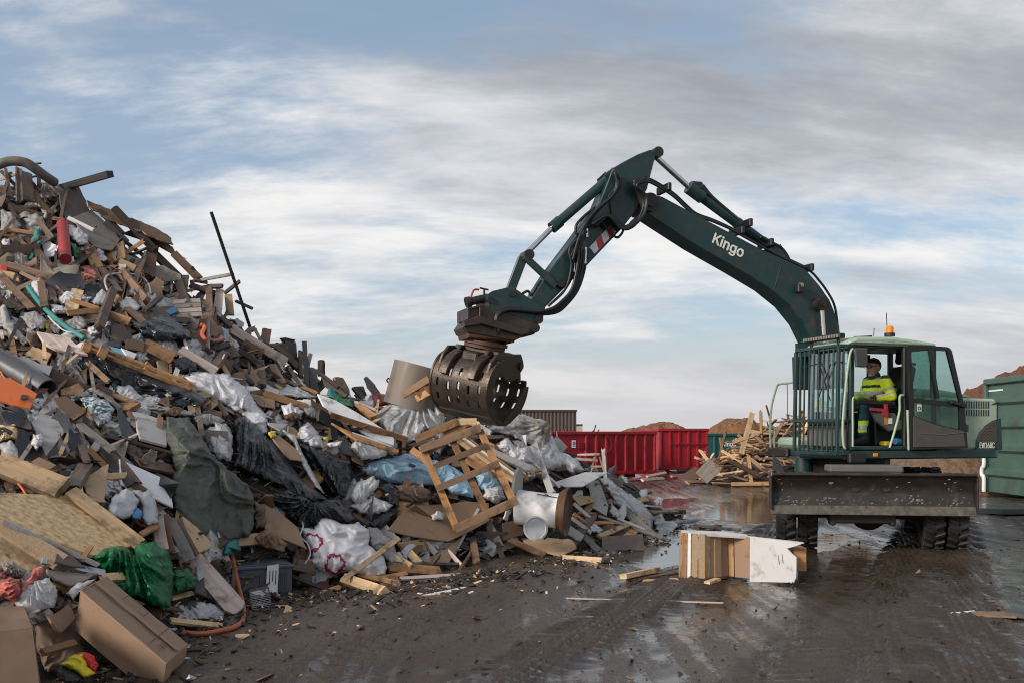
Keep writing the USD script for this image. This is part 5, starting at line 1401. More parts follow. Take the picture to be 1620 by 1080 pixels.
# ------------------------------------------------------------------ A: the top of the heap
hose_on('A', [(-40, 90), (0, 72), (60, 55), (140, 62), (200, 98), (260, 142), (312, 176)], .075, 'pipe_brown', 'thick weathered drain pipe arching over the very top of the heap', 'pipe', 'the arched drain pipe', lifts=[.5, .5, .5, .5, .5, .4, .3], name='drain_pipe')
T1 = 'top of the heap under the arched drain pipe'
for a, b, w, m_, lab in [((100, 92), (105, 292), .07, 'wood_brown', 'upright brown lath under the arched drain pipe'), ((118, 100), (124, 285), .045, 'wood_grey', 'thin grey upright lath under the arched drain pipe'),
        ((221, 88), (223, 205), .055, 'wood_dark', 'dark post holding up the end of the arched pipe'), ((0, 162), (106, 124), .035, 'wood_pale', 'thin pale batten sloping up under the arched pipe'),
        ((0, 200), (112, 217), .06, 'wood_brown', 'brown batten lying level under the arched pipe'), ((0, 256), (92, 234), .06, 'wood_grey', 'lowest grey batten under the arched pipe'),
        ((5, 110), (100, 205), .05, 'wood_dark', 'dark batten sloping down under the arched pipe'), ((150, 118), (163, 284), .17, 'wood_wet', 'broad dark red-brown board standing under the arched pipe'),
        ((140, 152), (226, 138), .02, 'wood_dark', 'thin dark stick crossing behind the arched pipe'), ((188, 71), (236, 66), .02, 'wood_dark', 'short dark stick poking out beyond the arched pipe'),
        ((30, 95), (60, 260), .05, 'wood_brown', 'narrow leaning brown stick under the pipe arch'), ((60, 120), (10, 280), .06, 'wood_dark', 'crossed dark stick under the pipe arch')]:
    plank('A', a, b, w, m_, lab, lift=.12, t=.03)
plank('A', (345, 208), (632, 126), .13, 'wood_black', 'black beam jutting out against the sky at the heap top', short='the black jutting beam', t=.10, ab=(0, .5), lift=.1, roll=(0, -.3, 1))
board('A', [(330, 240), (430, 212), (470, 262), (525, 335), (600, 402), (688, 498), (682, 575), (600, 562), (500, 530), (420, 452), (380, 382), (345, 300)], 'carpet_brown', 'large brown-grey carpet draped down from the top of the heap', 'carpet', 'the large brown carpet', name='carpet', lift=.12, rough_edge=1.2, curl=.10)
board('A', [(420, 372), (520, 330), (600, 402), (685, 500), (640, 560), (540, 540), (470, 470)], 'carpet_beige', 'beige backing board on the lower half of the brown carpet', 'board', lift=.22, rough_edge=.6)
lump('A', [(180, 205), (262, 175), (330, 178), (372, 222), (340, 262), (240, 272), (178, 262)], 'carpet_beige', 'crumpled pale felt just below the end of the arched pipe', 'felt', 'the pale felt', puff=.12, crump=.09, name='felt_sheet')
board('A', [(495, 275), (700, 360), (900, 440), (975, 490), (988, 527), (900, 502), (760, 440), (600, 378), (500, 310)], 'wood_wet', 'long dark brown panel on the skyline below the black jutting beam', 'panel', 'the skyline panel', name='panel', lift=.2, rough_edge=.7, t=.03)
board('A', [(690, 468), (880, 530), (992, 592), (1062, 612), (1000, 585), (980, 545), (860, 462), (760, 440)], 'wood_dark', 'second dark panel on the skyline tucked under the long brown panel', 'panel', name='panel', lift=.12, t=.03)
plank('A', (648, 318), (885, 565), .11, 'wood_dark', 'dark beam leaning across the skyline panel', short='the leaning dark beam', t=.08, lift=.25)
plank('A', (868, 570), (1034, 732), .12, 'wood_wet', 'dark red-brown beam running down from the skyline panel', t=.07, lift=.2)
plank('A', (988, 578), (1138, 728), .11, 'wood_brown', 'brown beam beside the torn beige sheet on the skyline', t=.07, lift=.2)
plank('A', (600, 400), (722, 524), .12, 'wood_black', 'short black beam under the skyline panel', t=.07, lift=.2)
plank('A', (560, 330), (700, 470), .08, 'wood_dark', 'narrow dark batten between carpet and skyline panel', t=.05, lift=.22)
plank('A', (1090, 655), (1150, 735), .05, 'wood_dark', 'short dark batten at the end of the brown skyline beam', lift=.2)
board('A', [(718, 582), (850, 600), (862, 640), (932, 640), (1000, 700), (1024, 742), (930, 737), (850, 700), (760, 660), (715, 622)], 'carpet_beige', 'torn beige sheet below the skyline panel', 'sheet', 'the torn beige sheet', lift=.18, rough_edge=1.3, curl=.08, name='sheet')
lump('A', [(335, 405), (420, 420), (470, 470), (505, 522), (450, 532), (400, 490), (360, 440)], 'bag_white', 'crumpled white paper sheet on the brown carpet', 'paper', 'the white paper sheet', puff=.06, crump=.08, lift=.28, name='paper_sheet')
def roll(z, a, b, r, mt, label, cat, short=None, lift=.15, name='roll', n=18, hollow=False, ab=(0, 0), frac=.8):
    pa, pb = Q(z, a, b)
    A = P(*pa, float(heap_D([pa])[0]) - ab[0]); B = P(*pb, float(heap_D([pb])[0]) - ab[1])
    p3 = A + (B - A) * np.linspace(0, 1, 7)[:, None]
    s = min(front_scale(p3, frac, lift), 1.0); A, B = A * s + CAMV * (1 - s), B * s + CAMV * (1 - s)
    mid = (A + B) / 2; L = np.linalg.norm(B - A)
    R = frame_from(B - A, (0.1, -.5, 1))
    prof = np.array([(0, -L / 2), (r, -L / 2), (r, L / 2), (0, L / 2)]) if not hollow else np.array([(r * .88, -L / 2), (r, -L / 2), (r, L / 2), (r * .88, L / 2), (r * .88, -L / 2)])
    ps = [prof[0]]
    m = trimesh.creation.revolve(prof, sections=n); m.vertices = m.vertices[:, [2, 0, 1]]
    note([pa, pb], short)
    return put(name, m, M[mt], R=R, T=mid, smooth=35, label=label, cat=cat), R, mid, L
roll('A', (356, 412), (373, 612), .085, 'paint_red_roll', 'red roll standing upright below the brown carpet', 'roll', 'the red roll', lift=.32)
lump('A', [(320, 480), (345, 470), (350, 610), (325, 640), (310, 580)], 'film_black', 'black rag hanging beside the red roll', 'rag', puff=.05, lift=.2, name='rag')
lump('A', [(195, 440), (226, 435), (240, 520), (204, 535), (206, 590), (180, 625), (160, 615), (172, 530)], 'bag_teal', 'torn teal bag left of the red roll', 'bag', 'the teal bag', puff=.08, lift=.2)
lump('A', [(395, 520), (430, 525), (455, 575), (440, 612), (415, 600), (412, 560)], 'bag_green', 'small bright green bag beside the red roll', 'bag', 'the small green bag', puff=.05, lift=.25)
lump('A', [(305, 480), (330, 458), (340, 500), (312, 520)], 'bag_green', 'scrap of green plastic above the black rag', 'plastic scrap', puff=.04, lift=.25, name='plastic_scrap')
roll('A', (388, 378), (532, 448), .035, 'panel_white', 'thin white tube lying across the brown carpet', 'tube', lift=.32, name='tube')
board('A', [(232, 580), (300, 640), (452, 655), (440, 702), (380, 766), (300, 722), (240, 682)], 'carpet_beige', 'curled beige carpet offcut below the red roll', 'carpet', 'the curled carpet offcut', name='carpet', lift=.26, curl=.14, rough_edge=.8)
board('A', [(258, 730), (340, 690), (460, 690), (492, 760), (400, 812), (300, 792)], 'felt_grey', 'dark grey felt under the curled carpet offcut', 'felt', name='felt_sheet', lift=.16, curl=.06, rough_edge=.8)
plank('A', (28, 640), (312, 724), .12, 'wood_brown', 'brown plank pointing at the curled carpet offcut', short='the brown plank by the carpet offcut', lift=.3, t=.035)
plank('A', (0, 702), (184, 896), .09, 'wood_brown', 'brown plank sloping steeply at the left edge below the carpet offcut', lift=.28)
board('A', [(0, 672), (100, 690), (112, 742), (40, 722), (0, 730)], 'wood_pale', 'pale board end at the left edge beside the sloping brown plank', lift=.22, t=.03)
plank('A', (-20, 650), (66, 588), .11, 'wood_pale', 'pale plank end poking in at the left edge', lift=.3)
board('A', [(0, 650), (34, 640), (40, 672), (0, 690)], 'print_red', 'small red board at the left edge', lift=.36)
plank('A', (0, 560), (232, 556), .14, 'wood_wet', 'long dark plank lying level near the teal bag', lift=.24, t=.05)
plank('A', (60, 800), (180, 745), .05, 'wood_pale', 'thin pale batten above the silver foil bag', lift=.3)
for pts, lab in [([(330, 830), (380, 795), (432, 800), (442, 862), (380, 887), (338, 870)], 'round white bag beside the pale crossed boards'), ([(463, 812), (520, 830), (502, 872), (450, 852)], 'small white bag behind the pale crossed boards'),
                 ([(170, 740), (222, 720), (272, 790), (292, 850), (230, 862), (180, 800)], 'white sack below the curled carpet offcut'), ([(668, 850), (740, 824), (802, 880), (790, 912), (700, 912)], 'white bag cluster below the white hoop'),
                 ([(440, 430), (500, 470), (500, 520), (455, 500)], 'white scrap of bag on the carpet edge')]:
    lump('A', pts, 'bag_white', lab, 'bag', 'the ' + lab.split(' b')[0].split(' on ')[0], puff=.12, lift=.2)
plank('A', (444, 788), (398, 914), .15, 'wood_pale', 'short pale board standing in the heap, crossed by orange battens', short='the pale crossed boards', lift=.3)
plank('A', (408, 848), (562, 898), .07, 'wood_orange', 'upper orange batten of the crossed boards', lift=.36)
plank('A', (380, 920), (582, 905), .075, 'wood_orange', 'lower orange batten of the crossed boards', lift=.36)
plank('A', (560, 908), (744, 972), .11, 'wood_orange', 'broad orange plank right beside the leaning post', lift=.3)
plank('A', (641, 790), (563, 1004), .10, 'wood_brown', 'leaning brown post standing in front of the orange battens', short='the leaning brown post', lift=.42, t=.08)
plank('A', (235, 745), (256, 892), .09, 'wood_brown', 'short brown post standing beside the white sack', lift=.34, t=.06)
lump('A', [(510, 862), (580, 784), (652, 822), (640, 872), (560, 884)], 'plastic_grey', 'crushed pale tub near the leaning brown post', 'tub', 'the crushed pale tub', puff=.10, crump=.05, lift=.25, name='tub')
plank('A', (690, 682), (832, 858), .14, 'wood_brown', 'twisted brown beam under the white hoop', short='the twisted beam', lift=.28, t=.08)
plank('A', (578, 668), (682, 806), .09, 'wood_wet', 'dark beam end beside the twisted beam', lift=.24, t=.06)
plank('A', (680, 628), (772, 670), .11, 'wood_pale', 'short pale stump above the white hoop', lift=.26, t=.09)
plank('A', (872, 745), (922, 786), .09, 'wood_pink', 'short pinkish block right of the white hoop', lift=.24, t=.05)
hose_on('A', [(612, 790), (597, 745), (606, 712), (640, 697), (720, 694), (800, 710), (845, 755), (858, 810)], .014, 'plastic_grey', 'thin white hoop of tubing on the heap', 'tubing', 'the white hoop', lift=.45, name='tubing')
lump('A', [(715, 930), (800, 975), (850, 950), (910, 920), (945, 922), (1002, 962), (1082, 1022), (1086, 1062), (960, 1084), (840, 1072), (760, 1010)], 'film_black', 'big black bin bag below the slatted pallet board', 'bag', 'the big black bin bag', puff=.26, crump=.11, lift=.16, res=40)
pl = thing('pallet', 'small slatted pallet leaning on the heap near the tall pole', 'pallet')
note(Q('A', (980, 840), (1140, 830), (1150, 935), (1000, 945)), 'the slatted pallet')
for k in range(4):
    t0, t1 = k / 4 + .012, (k + 1) / 4 - .012
    A_, B_, C_, D_ = np.array([(980, 842), (1140, 832), (1152, 936), (1004, 946)], float)
    board('A', [tuple(A_ + (D_ - A_) * t0), tuple(B_ + (C_ - B_) * t0), tuple(B_ + (C_ - B_) * t1), tuple(A_ + (D_ - A_) * t1)], 'wood_pink', None, None, lift=.3, name='slat', note_it=False, parent=pl)
pa, pb = PD(*Q('A', (1428, 1012))[0], .2), P(*Q('A', (1203, 345))[0], 15.2)
put('pole', rod((0, 0, 0), pb - pa, .026, 10), M['wood_black'], T=pa, label='tall thin dark pole leaning against the sky', cat='pole', smooth=30); note(Q('A', (1203, 345), (1428, 1012)), 'the tall pole')
plank('A', (1082, 742), (1333, 696), .05, 'wood_grey', 'grey stick crossing the tall pole', lift=.3, ab=(0, .3))
plank('A', (1278, 808), (1368, 736), .07, 'wood_dark', 'short dark stick poking out beside the tall pole', lift=.3, ab=(0, .2))
plank('A', (1340, 850), (1442, 896), .05, 'wood_black', 'black stick low behind the tall pole', lift=.3)
for a, b, w, m_, lab in [((1050, 708), (1030, 836), .15, 'wood_brown', 'broad brown upright board above the slatted pallet'), ((1190, 764), (1196, 974), .10, 'wood_brown', 'brown post between slatted pallet and tall pole'),
        ((1252, 788), (1234, 944), .13, 'wood_pink', 'pinkish upright board just left of the tall pole'), ((1300, 814), (1312, 934), .12, 'wood_pale', 'pale upright board touching the tall pole'),
        ((1078, 758), (1262, 822), .09, 'wood_dark', 'dark rail sloping above the slatted pallet'), ((1100, 732), (1182, 745), .05, 'wood_brown', 'short brown rail above the dark sloping rail'),
        ((1172, 966), (1168, 1130), .11, 'wood_wet', 'dark red-brown post below the slatted pallet'), ((1180, 770), (1268, 766), .07, 'wood_dark', 'dark cross rail left of the tall pole'),
        ((940, 955), (1180, 975), .09, 'wood_dark', 'dark rail under the slatted pallet'), ((1210, 900), (1320, 1000), .08, 'wood_dark', 'dark batten below the pinkish upright board'),
        ((685, 522), (697, 624), .13, 'wood_brown', 'brown board end standing at the lower edge of the carpet'), ((1310, 1000), (1446, 1084), .11, 'wood_pink', 'pale pink plank sloping down below the tall pole'),
        ((820, 905), (924, 822), .055, 'wood_brown', 'brown stick beside the white bag cluster'), ((120, 690), (250, 755), .05, 'wood_brown', 'narrow brown batten in the curl of the carpet offcut'),
        ((20, 440), (205, 470), .06, 'wood_orange', 'splintered orange batten above the long level plank'), ((210, 385), (300, 500), .09, 'wood_wet', 'wet brown plank behind the red roll')]:
    plank('A', a, b, w, m_, lab, lift=.3, t=.045)
board('A', [(942, 905), (1000, 880), (1012, 910), (960, 934)], 'plastic_blue', 'blue board in front of the big black bin bag', lift=.36, short='the blue board')
lump('A', [(880, 870), (930, 840), (972, 890), (930, 922), (885, 905)], 'bag_grey', 'grey bag between twisted beam and slatted pallet', 'bag', puff=.12, lift=.2)
hose_on('A', [(158, 770), (200, 830), (250, 890), (330, 962), (400, 1015), (482, 1064)], .03, 'bag_teal', 'dark green rope of netting running down the heap', 'netting', 'the green netting rope', lift=.3, name='netting_rope')
for pts, m_, lab in [([(110, 940), (200, 900), (262, 960), (250, 1022), (180, 1012)], 'bag_grey', 'silver foil bag under the white sack'), ([(360, 970), (450, 930), (502, 980), (470, 1022), (400, 1012)], 'bag_grey', 'grey foil bag below the lower orange batten'),
        ([(500, 1000), (560, 990), (562, 1042), (510, 1050)], 'bag_white', 'small white bag at the foot of the leaning brown post'), ([(0, 880), (32, 870), (60, 960), (130, 1042), (180, 1082), (140, 1100), (60, 1050), (0, 980)], 'bag_grey', 'long strip of yellowish film at the left edge'),
        ([(0, 330), (60, 340), (120, 420), (90, 470), (0, 450)], 'bag_grey', 'grey rag below the arched pipe at the left edge'), ([(280, 870), (360, 880), (380, 925), (300, 930)], 'bag_white', 'flat white bag beside the pale crossed boards')]:
    lump('A', pts, m_, lab, 'bag', puff=.10, lift=.22)
board('A', [(590, 1000), (700, 985), (800, 1060), (720, 1090), (610, 1060)], 'carpet_brown', 'muddy brown mat left of the big black bin bag', 'mat', lift=.2, curl=.06, rough_edge=.8, name='mat')
hose_on('A', [(1140, 985), (1165, 1000), (1150, 1040), (1170, 1075)], .03, 'plastic_orange', 'short bright orange hose on the dark red-brown post', 'hose', lift=.4)
hose_on('A', [(1185, 1070), (1225, 1078), (1270, 1066)], .03, 'bag_red', 'short red hose right of the dark red-brown post', 'hose', lift=.4)

# ------------------------------------------------------------------ B: the left middle
board('B', [(210, 15), (380, 42), (502, 146), (330, 120), (250, 82)], 'wood_pink', 'pinkish white board with a brown edge above the long batten frame', 'board', 'the pinkish board', lift=.24, t=.03)
fr_ = thing('timber_lattice', 'long narrow frame of pale battens lying above the black tarpaulin', 'frame'); note(Q('B', (470, 90), (1100, 330)), 'the long batten frame')
for a, b, w in [((466, 98), (1085, 345), .045), ((480, 76), (1112, 322), .05), ((500, 78), (488, 120), .09), ((598, 105), (575, 155), .10), ((850, 205), (830, 262), .11), ((1092, 318), (1080, 346), .10)]:
    pa_, pb_ = Q('B', a, b)
    A_, B_ = PD(*pa_, .32), PD(*pb_, .32)
    put('batten' if w < .06 else 'block', bar(np.zeros(3), B_ - A_, w, .045, (0, 1, .3)), M['wood_orange'], fr_, T=A_)
lump('B', [(430, 200), (470, 165), (560, 148), (620, 160), (760, 222), (900, 272), (1100, 352), (1182, 402), (1150, 452), (1000, 442), (850, 382), (720, 352), (600, 292), (470, 262)], 'film_black', 'long black tarpaulin stretched below the batten frame', 'tarpaulin', 'the long black tarpaulin', puff=.14, crump=.09, lift=.14, fold=(-22, 3), name='tarpaulin', res=44)
lump('B', [(1030, 270), (1090, 240), (1200, 250), (1300, 260), (1400, 332), (1440, 382), (1445, 500), (1380, 472), (1250, 422), (1120, 352)], 'bag_white', 'large white padded sheet beside the batten frame', 'sheet', 'the large white padded sheet', puff=.2, crump=.06, lift=.16, name='padded_sheet', res=40, fold=(-35, 2.5))
lump('D', [(-10, 350), (60, 400), (170, 450), (230, 430), (300, 520), (390, 585), (330, 560), (335, 660), (300, 665), (180, 550), (60, 480), (-10, 440)], 'bag_white', 'trailing white sheet end below the white padded sheet', 'sheet', puff=.12, crump=.07, lift=.18, name='padded_sheet', fold=(-40, 3))
board('D', [(-10, 395), (180, 510), (330, 560), (300, 590), (150, 550), (-10, 460)], 'panel_white', 'white panel edge under the white padded sheet', 'panel', lift=.1, name='panel')
roll('B', (-30, 165), (270, 350), .125, 'pipe_grey', 'dark grey metal flue pipe at the left edge above the orange board', 'pipe', 'the flue pipe', lift=.3, name='flue_pipe', hollow=True, n=28)
board('B', [(0, 132), (140, 160), (300, 210), (280, 262), (120, 205), (0, 160)], 'panel_grey', 'grey laminate with peeling white paint on the flue pipe', 'sheet', lift=.42, rough_edge=1.2, name='sheet')
board('B', [(-10, 282), (60, 278), (212, 366), (170, 452), (80, 432), (-10, 396)], 'plastic_orange', 'bright orange board at the left edge', 'board', 'the orange board', lift=.24, t=.03)
def patterned(name, base, mark, scale, lo, hi):
    n = {'tc': ('texture_coordinate', {}), 'v': ('noise_texture', {'scale': scale, 'detail': 2.0}), 'm': ('map_range', {'from_min': lo, 'from_max': hi, 'to_min': 0., 'to_max': 1., 'clamp': True}),
         'x': ('mix_color', {'a': base, 'b': mark}), 'p': ('principled_bsdf', {'roughness': .45})}
    MATS[name] = usdkit.material(stage, f'/World/Looks/{name}', n, [('tc.object', 'v.vector'), ('v.fac', 'm.value'), ('m.result', 'x.fac'), ('x.result', 'p.base_color')], surface='p.BSDF')
patterned('cloth_floral', (.42, .45, .46), (.015, .06, .07), 16, .50, .56)
lump('B', [(440, 392), (520, 375), (600, 400), (656, 462), (620, 532), (560, 552), (500, 470)], 'cloth_floral', 'teal and white patterned bag in the left of the heap', 'bag', 'the patterned bag', puff=.16, lift=.26)
lump('B', [(490, 350), (560, 338), (640, 390), (694, 442), (665, 470), (600, 402)], 'carpet_beige', 'grey cushion behind the patterned bag', 'cushion', puff=.12, crump=.02, lift=.2, name='cushion')
lump('B', [(390, 380), (470, 365), (520, 378), (450, 400), (410, 425)], 'bag_grey', 'yellowish rag at the edge of the patterned bag', 'rag', puff=.06, lift=.3, name='rag')
lump('B', [(480, 400), (540, 430), (590, 540), (560, 560), (510, 480)], 'bag_grey', 'grey hem hanging from the patterned bag', 'cloth', puff=.05, lift=.3, name='cloth')
board('B', [(300, 390), (380, 380), (470, 450), (470, 572), (400, 512), (330, 440)], 'cardboard_dark', 'dark brown panel standing left of the patterned bag', 'panel', lift=.26, name='panel')
board('B', [(345, 340), (450, 305), (480, 340), (470, 372), (350, 372)], 'wood_orange', 'splintered orange wood above the dark brown panel', 'wood', lift=.28, rough_edge=1.0, t=.05)
for i, (pts, lab) in enumerate([([(0, 480), (40, 430), (90, 440), (310, 465), (230, 512), (120, 482)], 'pointed grey roofing felt right of the orange board'), ([(0, 490), (130, 472), (204, 582), (60, 562)], 'folded grey roofing felt below the orange board'),
        ([(280, 490), (330, 470), (390, 490), (440, 582), (436, 622), (360, 542)], 'grey roofing felt strip above the grey panel'), ([(665, 470), (720, 500), (782, 560), (740, 642), (700, 652), (690, 562)], 'hanging grey roofing felt right of the patterned bag'),
        ([(380, 610), (450, 630), (540, 680), (582, 742), (480, 732), (400, 682)], 'wide grey roofing felt below the grey panel'), ([(100, 600), (160, 610), (190, 700), (190, 772), (120, 740), (85, 660)], 'crumpled grey roofing felt left of the grey panel'),
        ([(340, 640), (400, 690), (370, 740), (270, 730), (280, 700)], 'small rounded grey roofing felt at the grey panel foot')]):
    board('B', pts, 'felt_grey', lab, 'roofing felt', name='roofing_felt', lift=.28 + .015 * i, curl=.09, rough_edge=.9, t=.008)
board('B', [(180, 530), (262, 420), (372, 582), (262, 722)], 'panel_grey', 'pale grey panel standing among the roofing felt', 'panel', 'the grey panel', lift=.22, name='panel')
plank('B', (392, 598), (342, 716), .035, 'wood_pale', 'thin pale stick on the grey panel', lift=.36)
lump('B', [(190, 600), (235, 590), (255, 640), (210, 690), (180, 660)], 'bag_white', 'small white bag on the foot of the grey panel', 'bag', puff=.07, lift=.34)
lump('B', [(0, 545), (80, 545), (110, 580), (95, 630), (0, 640)], 'osb', 'yellow fibre insulation tuft above the big beam', 'insulation', puff=.10, crump=.1, lift=.25, name='insulation')
lump('B', [(0, 650), (70, 630), (110, 700), (105, 770), (0, 755)], 'film_clear', 'clear film above the big pale beam at the left edge', 'film', puff=.10, lift=.25, name='plastic_film')
plank('B', (-20, 762), (362, 915), .19, 'wood_pale', 'big pale timber beam lying above the chipboard sheet', short='the big pale beam', lift=.42, t=.09, roll=(0, -1, .8))
board('C', [(-10, -8), (115 * 3.6 - 8, 12), (770, 292), (530, 352), (-10, 148)], 'osb', 'large pale strand board sheet in the left foreground', 'strand board', 'the large strand board', lift=.30, t=.03, name='strand_board')
board('C', [(-10, 235), (70, 250), (230, 370), (250, 430), (160, 440), (-10, 420)], 'osb', 'second strand board below the dark metal strip', 'strand board', lift=.22, t=.03, name='strand_board', rough_edge=.5)
plank('C', (395, -20), (800, 292), .12, 'wood_pale', 'long pale plank along the right edge of the strand board', lift=.40, t=.03, roll=(0, -.6, 1))
plank('C', (-20, 165), (352, 395), .15, 'chipboard', 'chipboard strip lying over the strand board', lift=.44, t=.03, roll=(0, -.6, 1))
plank('C', (15, 158), (565, 410), .035, 'metal_sheet', 'long metal edge strip on the strand board', lift=.50, t=.02, name='metal_strip', cat='strip')
plank('C', (230, 380), (600, 455), .05, 'metal_sheet', 'lower metal strip under the chipboard strip', lift=.42, t=.02, name='metal_strip', cat='strip')
board('C', [(328, 300), (370, 320), (492, 420), (310, 390)], 'carpet_brown', 'fibrous brown offcut at the end of the chipboard strip', 'offcut', lift=.5, rough_edge=.8, name='offcut')
board('C', [(275, 415), (420, 440), (552, 470), (400, 528), (310, 490)], 'carpet_beige', 'fringed coarse backing offcut below the metal strips', 'offcut', lift=.42, rough_edge=1.4, curl=.03, name='offcut')
plank('C', (465, 380), (520, 300), .035, 'wood_orange', 'small splinter standing on the strand board edge', lift=.5)
board('B', [(328, 838), (462, 838), (477, 932), (420, 912)], 'panel_white', 'white lid beside the curled plywood', 'lid', lift=.34, name='lid')
board('B', [(470, 832), (612, 790), (600, 992), (530, 982)], 'chipboard', 'curled torn plywood above the long pale plank', 'plywood', 'the curled plywood', lift=.4, rough_edge=1.0, curl=.05, name='plywood')
board('B', [(680, 738), (962, 862), (988, 1014), (880, 962), (690, 882)], 'panel_white', 'big plain white panel left of the olive tarpaulin', 'panel', 'the big white panel', lift=.3, name='panel', t=.02)
lump('B', [(605, 1042), (640, 960), (700, 908), (742, 910), (792, 972), (765, 1062), (690, 1085), (620, 1080)], 'plastic_grey', 'broken pale grey plastic tub below the white panel', 'tub', 'the broken grey tub', puff=.12, crump=.02, lift=.42, name='tub')
lump('B', [(735, 915), (860, 930), (892, 1000), (902, 1100), (840, 1130), (800, 1080), (815, 1010), (780, 960)], 'plastic_grey', 'curved grey plastic shell beside the broken tub', 'shell', puff=.12, crump=.02, lift=.46, name='plastic_shell')
lump('B', [(748, 1045), (785, 1020), (812, 1040), (808, 1085), (755, 1088)], 'plastic_blue', 'blue ball wedged in the broken tub', 'ball', puff=.07, crump=.0, lift=.50, name='ball')
board('B', [(740, 470), (782, 470), (952, 522), (952, 545), (780, 500)], 'wood_white', 'white edge strip on top of the grey drawer front', 'strip', lift=.34, name='edge_strip')
board('B', [(780, 502), (950, 545), (950, 662), (800, 622), (780, 560)], 'panel_grey', 'grey drawer front left of the olive tarpaulin', 'drawer front', 'the grey drawer front', lift=.28, name='drawer_front', t=.03)
board('B', [(720, 470), (748, 462), (772, 515), (742, 510)], 'wood_brown', 'small brown board end at the drawer front', lift=.4)
plank('B', (770, 760), (985, 800), .16, 'wood_wet', 'dark red-brown plank above the big white panel', lift=.22)
lump('B', [(950, 500), (1062, 500), (1102, 545), (1152, 622), (1232, 742), (1402, 880), (1442, 942), (1452, 1060), (1430, 1180), (1180, 1220), (1010, 1100), (985, 980), (975, 850), (1000, 802), (950, 652)], 'tarp_green', 'large olive grey tarpaulin hanging down the middle of the heap', 'tarpaulin', 'the olive tarpaulin', puff=.13, crump=.13, lift=.26, fold=(75, 2.2), name='tarpaulin', res=64, freq=3.0, pleat=.8, seed=433)
lump('B', [(1180, 560), (1280, 538), (1332, 602), (1320, 742), (1240, 732), (1195, 660)], 'film_clear', 'clear film bag between olive tarpaulin and black sheet', 'film', puff=.14, lift=.26, name='plastic_film')
board('B', [(1150, 570), (1300, 580), (1310, 740), (1200, 690)], 'carpet_brown', 'brown cushion wrapped inside the clear film bag', 'cushion', lift=.2, name='cushion')
for a, b, w, m_, lab in [((1020, 115), (1235, 245), .13, 'wood_pink', 'pinkish plank sloping above the white padded sheet'), ((1280, 130), (1210, 220), .10, 'wood_brown', 'brown stick right of the pinkish sloping plank'),
        ((820, 85), (990, 170), .16, 'wood_orange', 'orange panel end above the batten frame'), ((715, 85), (820, 105), .12, 'cardboard_dark', 'dark card end above the batten frame'),
        ((250, 80), (255, 175), .04, 'wood_pale', 'thin pale stick standing under the pinkish board'), ((380, 200), (440, 148), .03, 'wood_pale', 'thin pale splinter under the pinkish board'),
        ((600, 840), (725, 835), .06, 'wood_pale', 'pale splintered stick at the top left of the white panel'), ((180, 760), (280, 810), .16, 'cardboard_dark', 'dark wet board behind the big pale beam'),
        ((450, 540), (650, 700), .07, 'wood_grey', 'grey batten under the hanging roofing felt'), ((740, 870), (830, 930), .07, 'wood_brown', 'brown splinter on the white panel')]:
    plank('B', a, b, w, m_, lab, lift=.34)
board('B', [(622, 98), (700, 115), (745, 160), (678, 172)], 'plastic_sky', 'light blue board beside the batten frame', lift=.3, short='the light blue board')
board('B', [(690, 108), (780, 140), (765, 168), (720, 150)], 'panel_white', 'small white card beside the light blue board', 'card', lift=.34, name='card')
board('B', [(600, 80), (660, 62), (705, 105), (620, 100)], 'felt_grey', 'grey slate piece behind the light blue board', 'slate', lift=.26, name='slate')
lump('B', [(970, 180), (1060, 150), (1130, 190), (1120, 240), (1020, 250)], 'film_black', 'shiny black bag above the white padded sheet', 'bag', puff=.12, lift=.2)
lump('B', [(760, 440), (860, 425), (1000, 450), (1100, 470), (1120, 500), (1000, 500), (850, 480)], 'bag_grey', 'muddy film bundle under the long black tarpaulin', 'film', puff=.12, lift=.24, name='plastic_film')
lump('B', [(930, 470), (1000, 445), (1040, 460), (1030, 495), (960, 495)], 'rust_brown', 'rust brown bark piece on the muddy film bundle', 'bark', puff=.06, lift=.36, name='bark')
lump('B', [(1090, 500), (1200, 480), (1280, 520), (1250, 545), (1120, 540)], 'bag_grey', 'pale rag at the top of the olive tarpaulin', 'rag', puff=.08, lift=.36, name='rag')
plank('B', (410, 910), (490, 780), .12, 'wood_wet', 'dark wood block beside the curled plywood', lift=.36, t=.06)
board('B', [(405, 820), (455, 765), (502, 795), (480, 850)], 'cardboard_dark', 'small dark box lid above the white lid', 'box lid', lift=.42, name='box_lid')

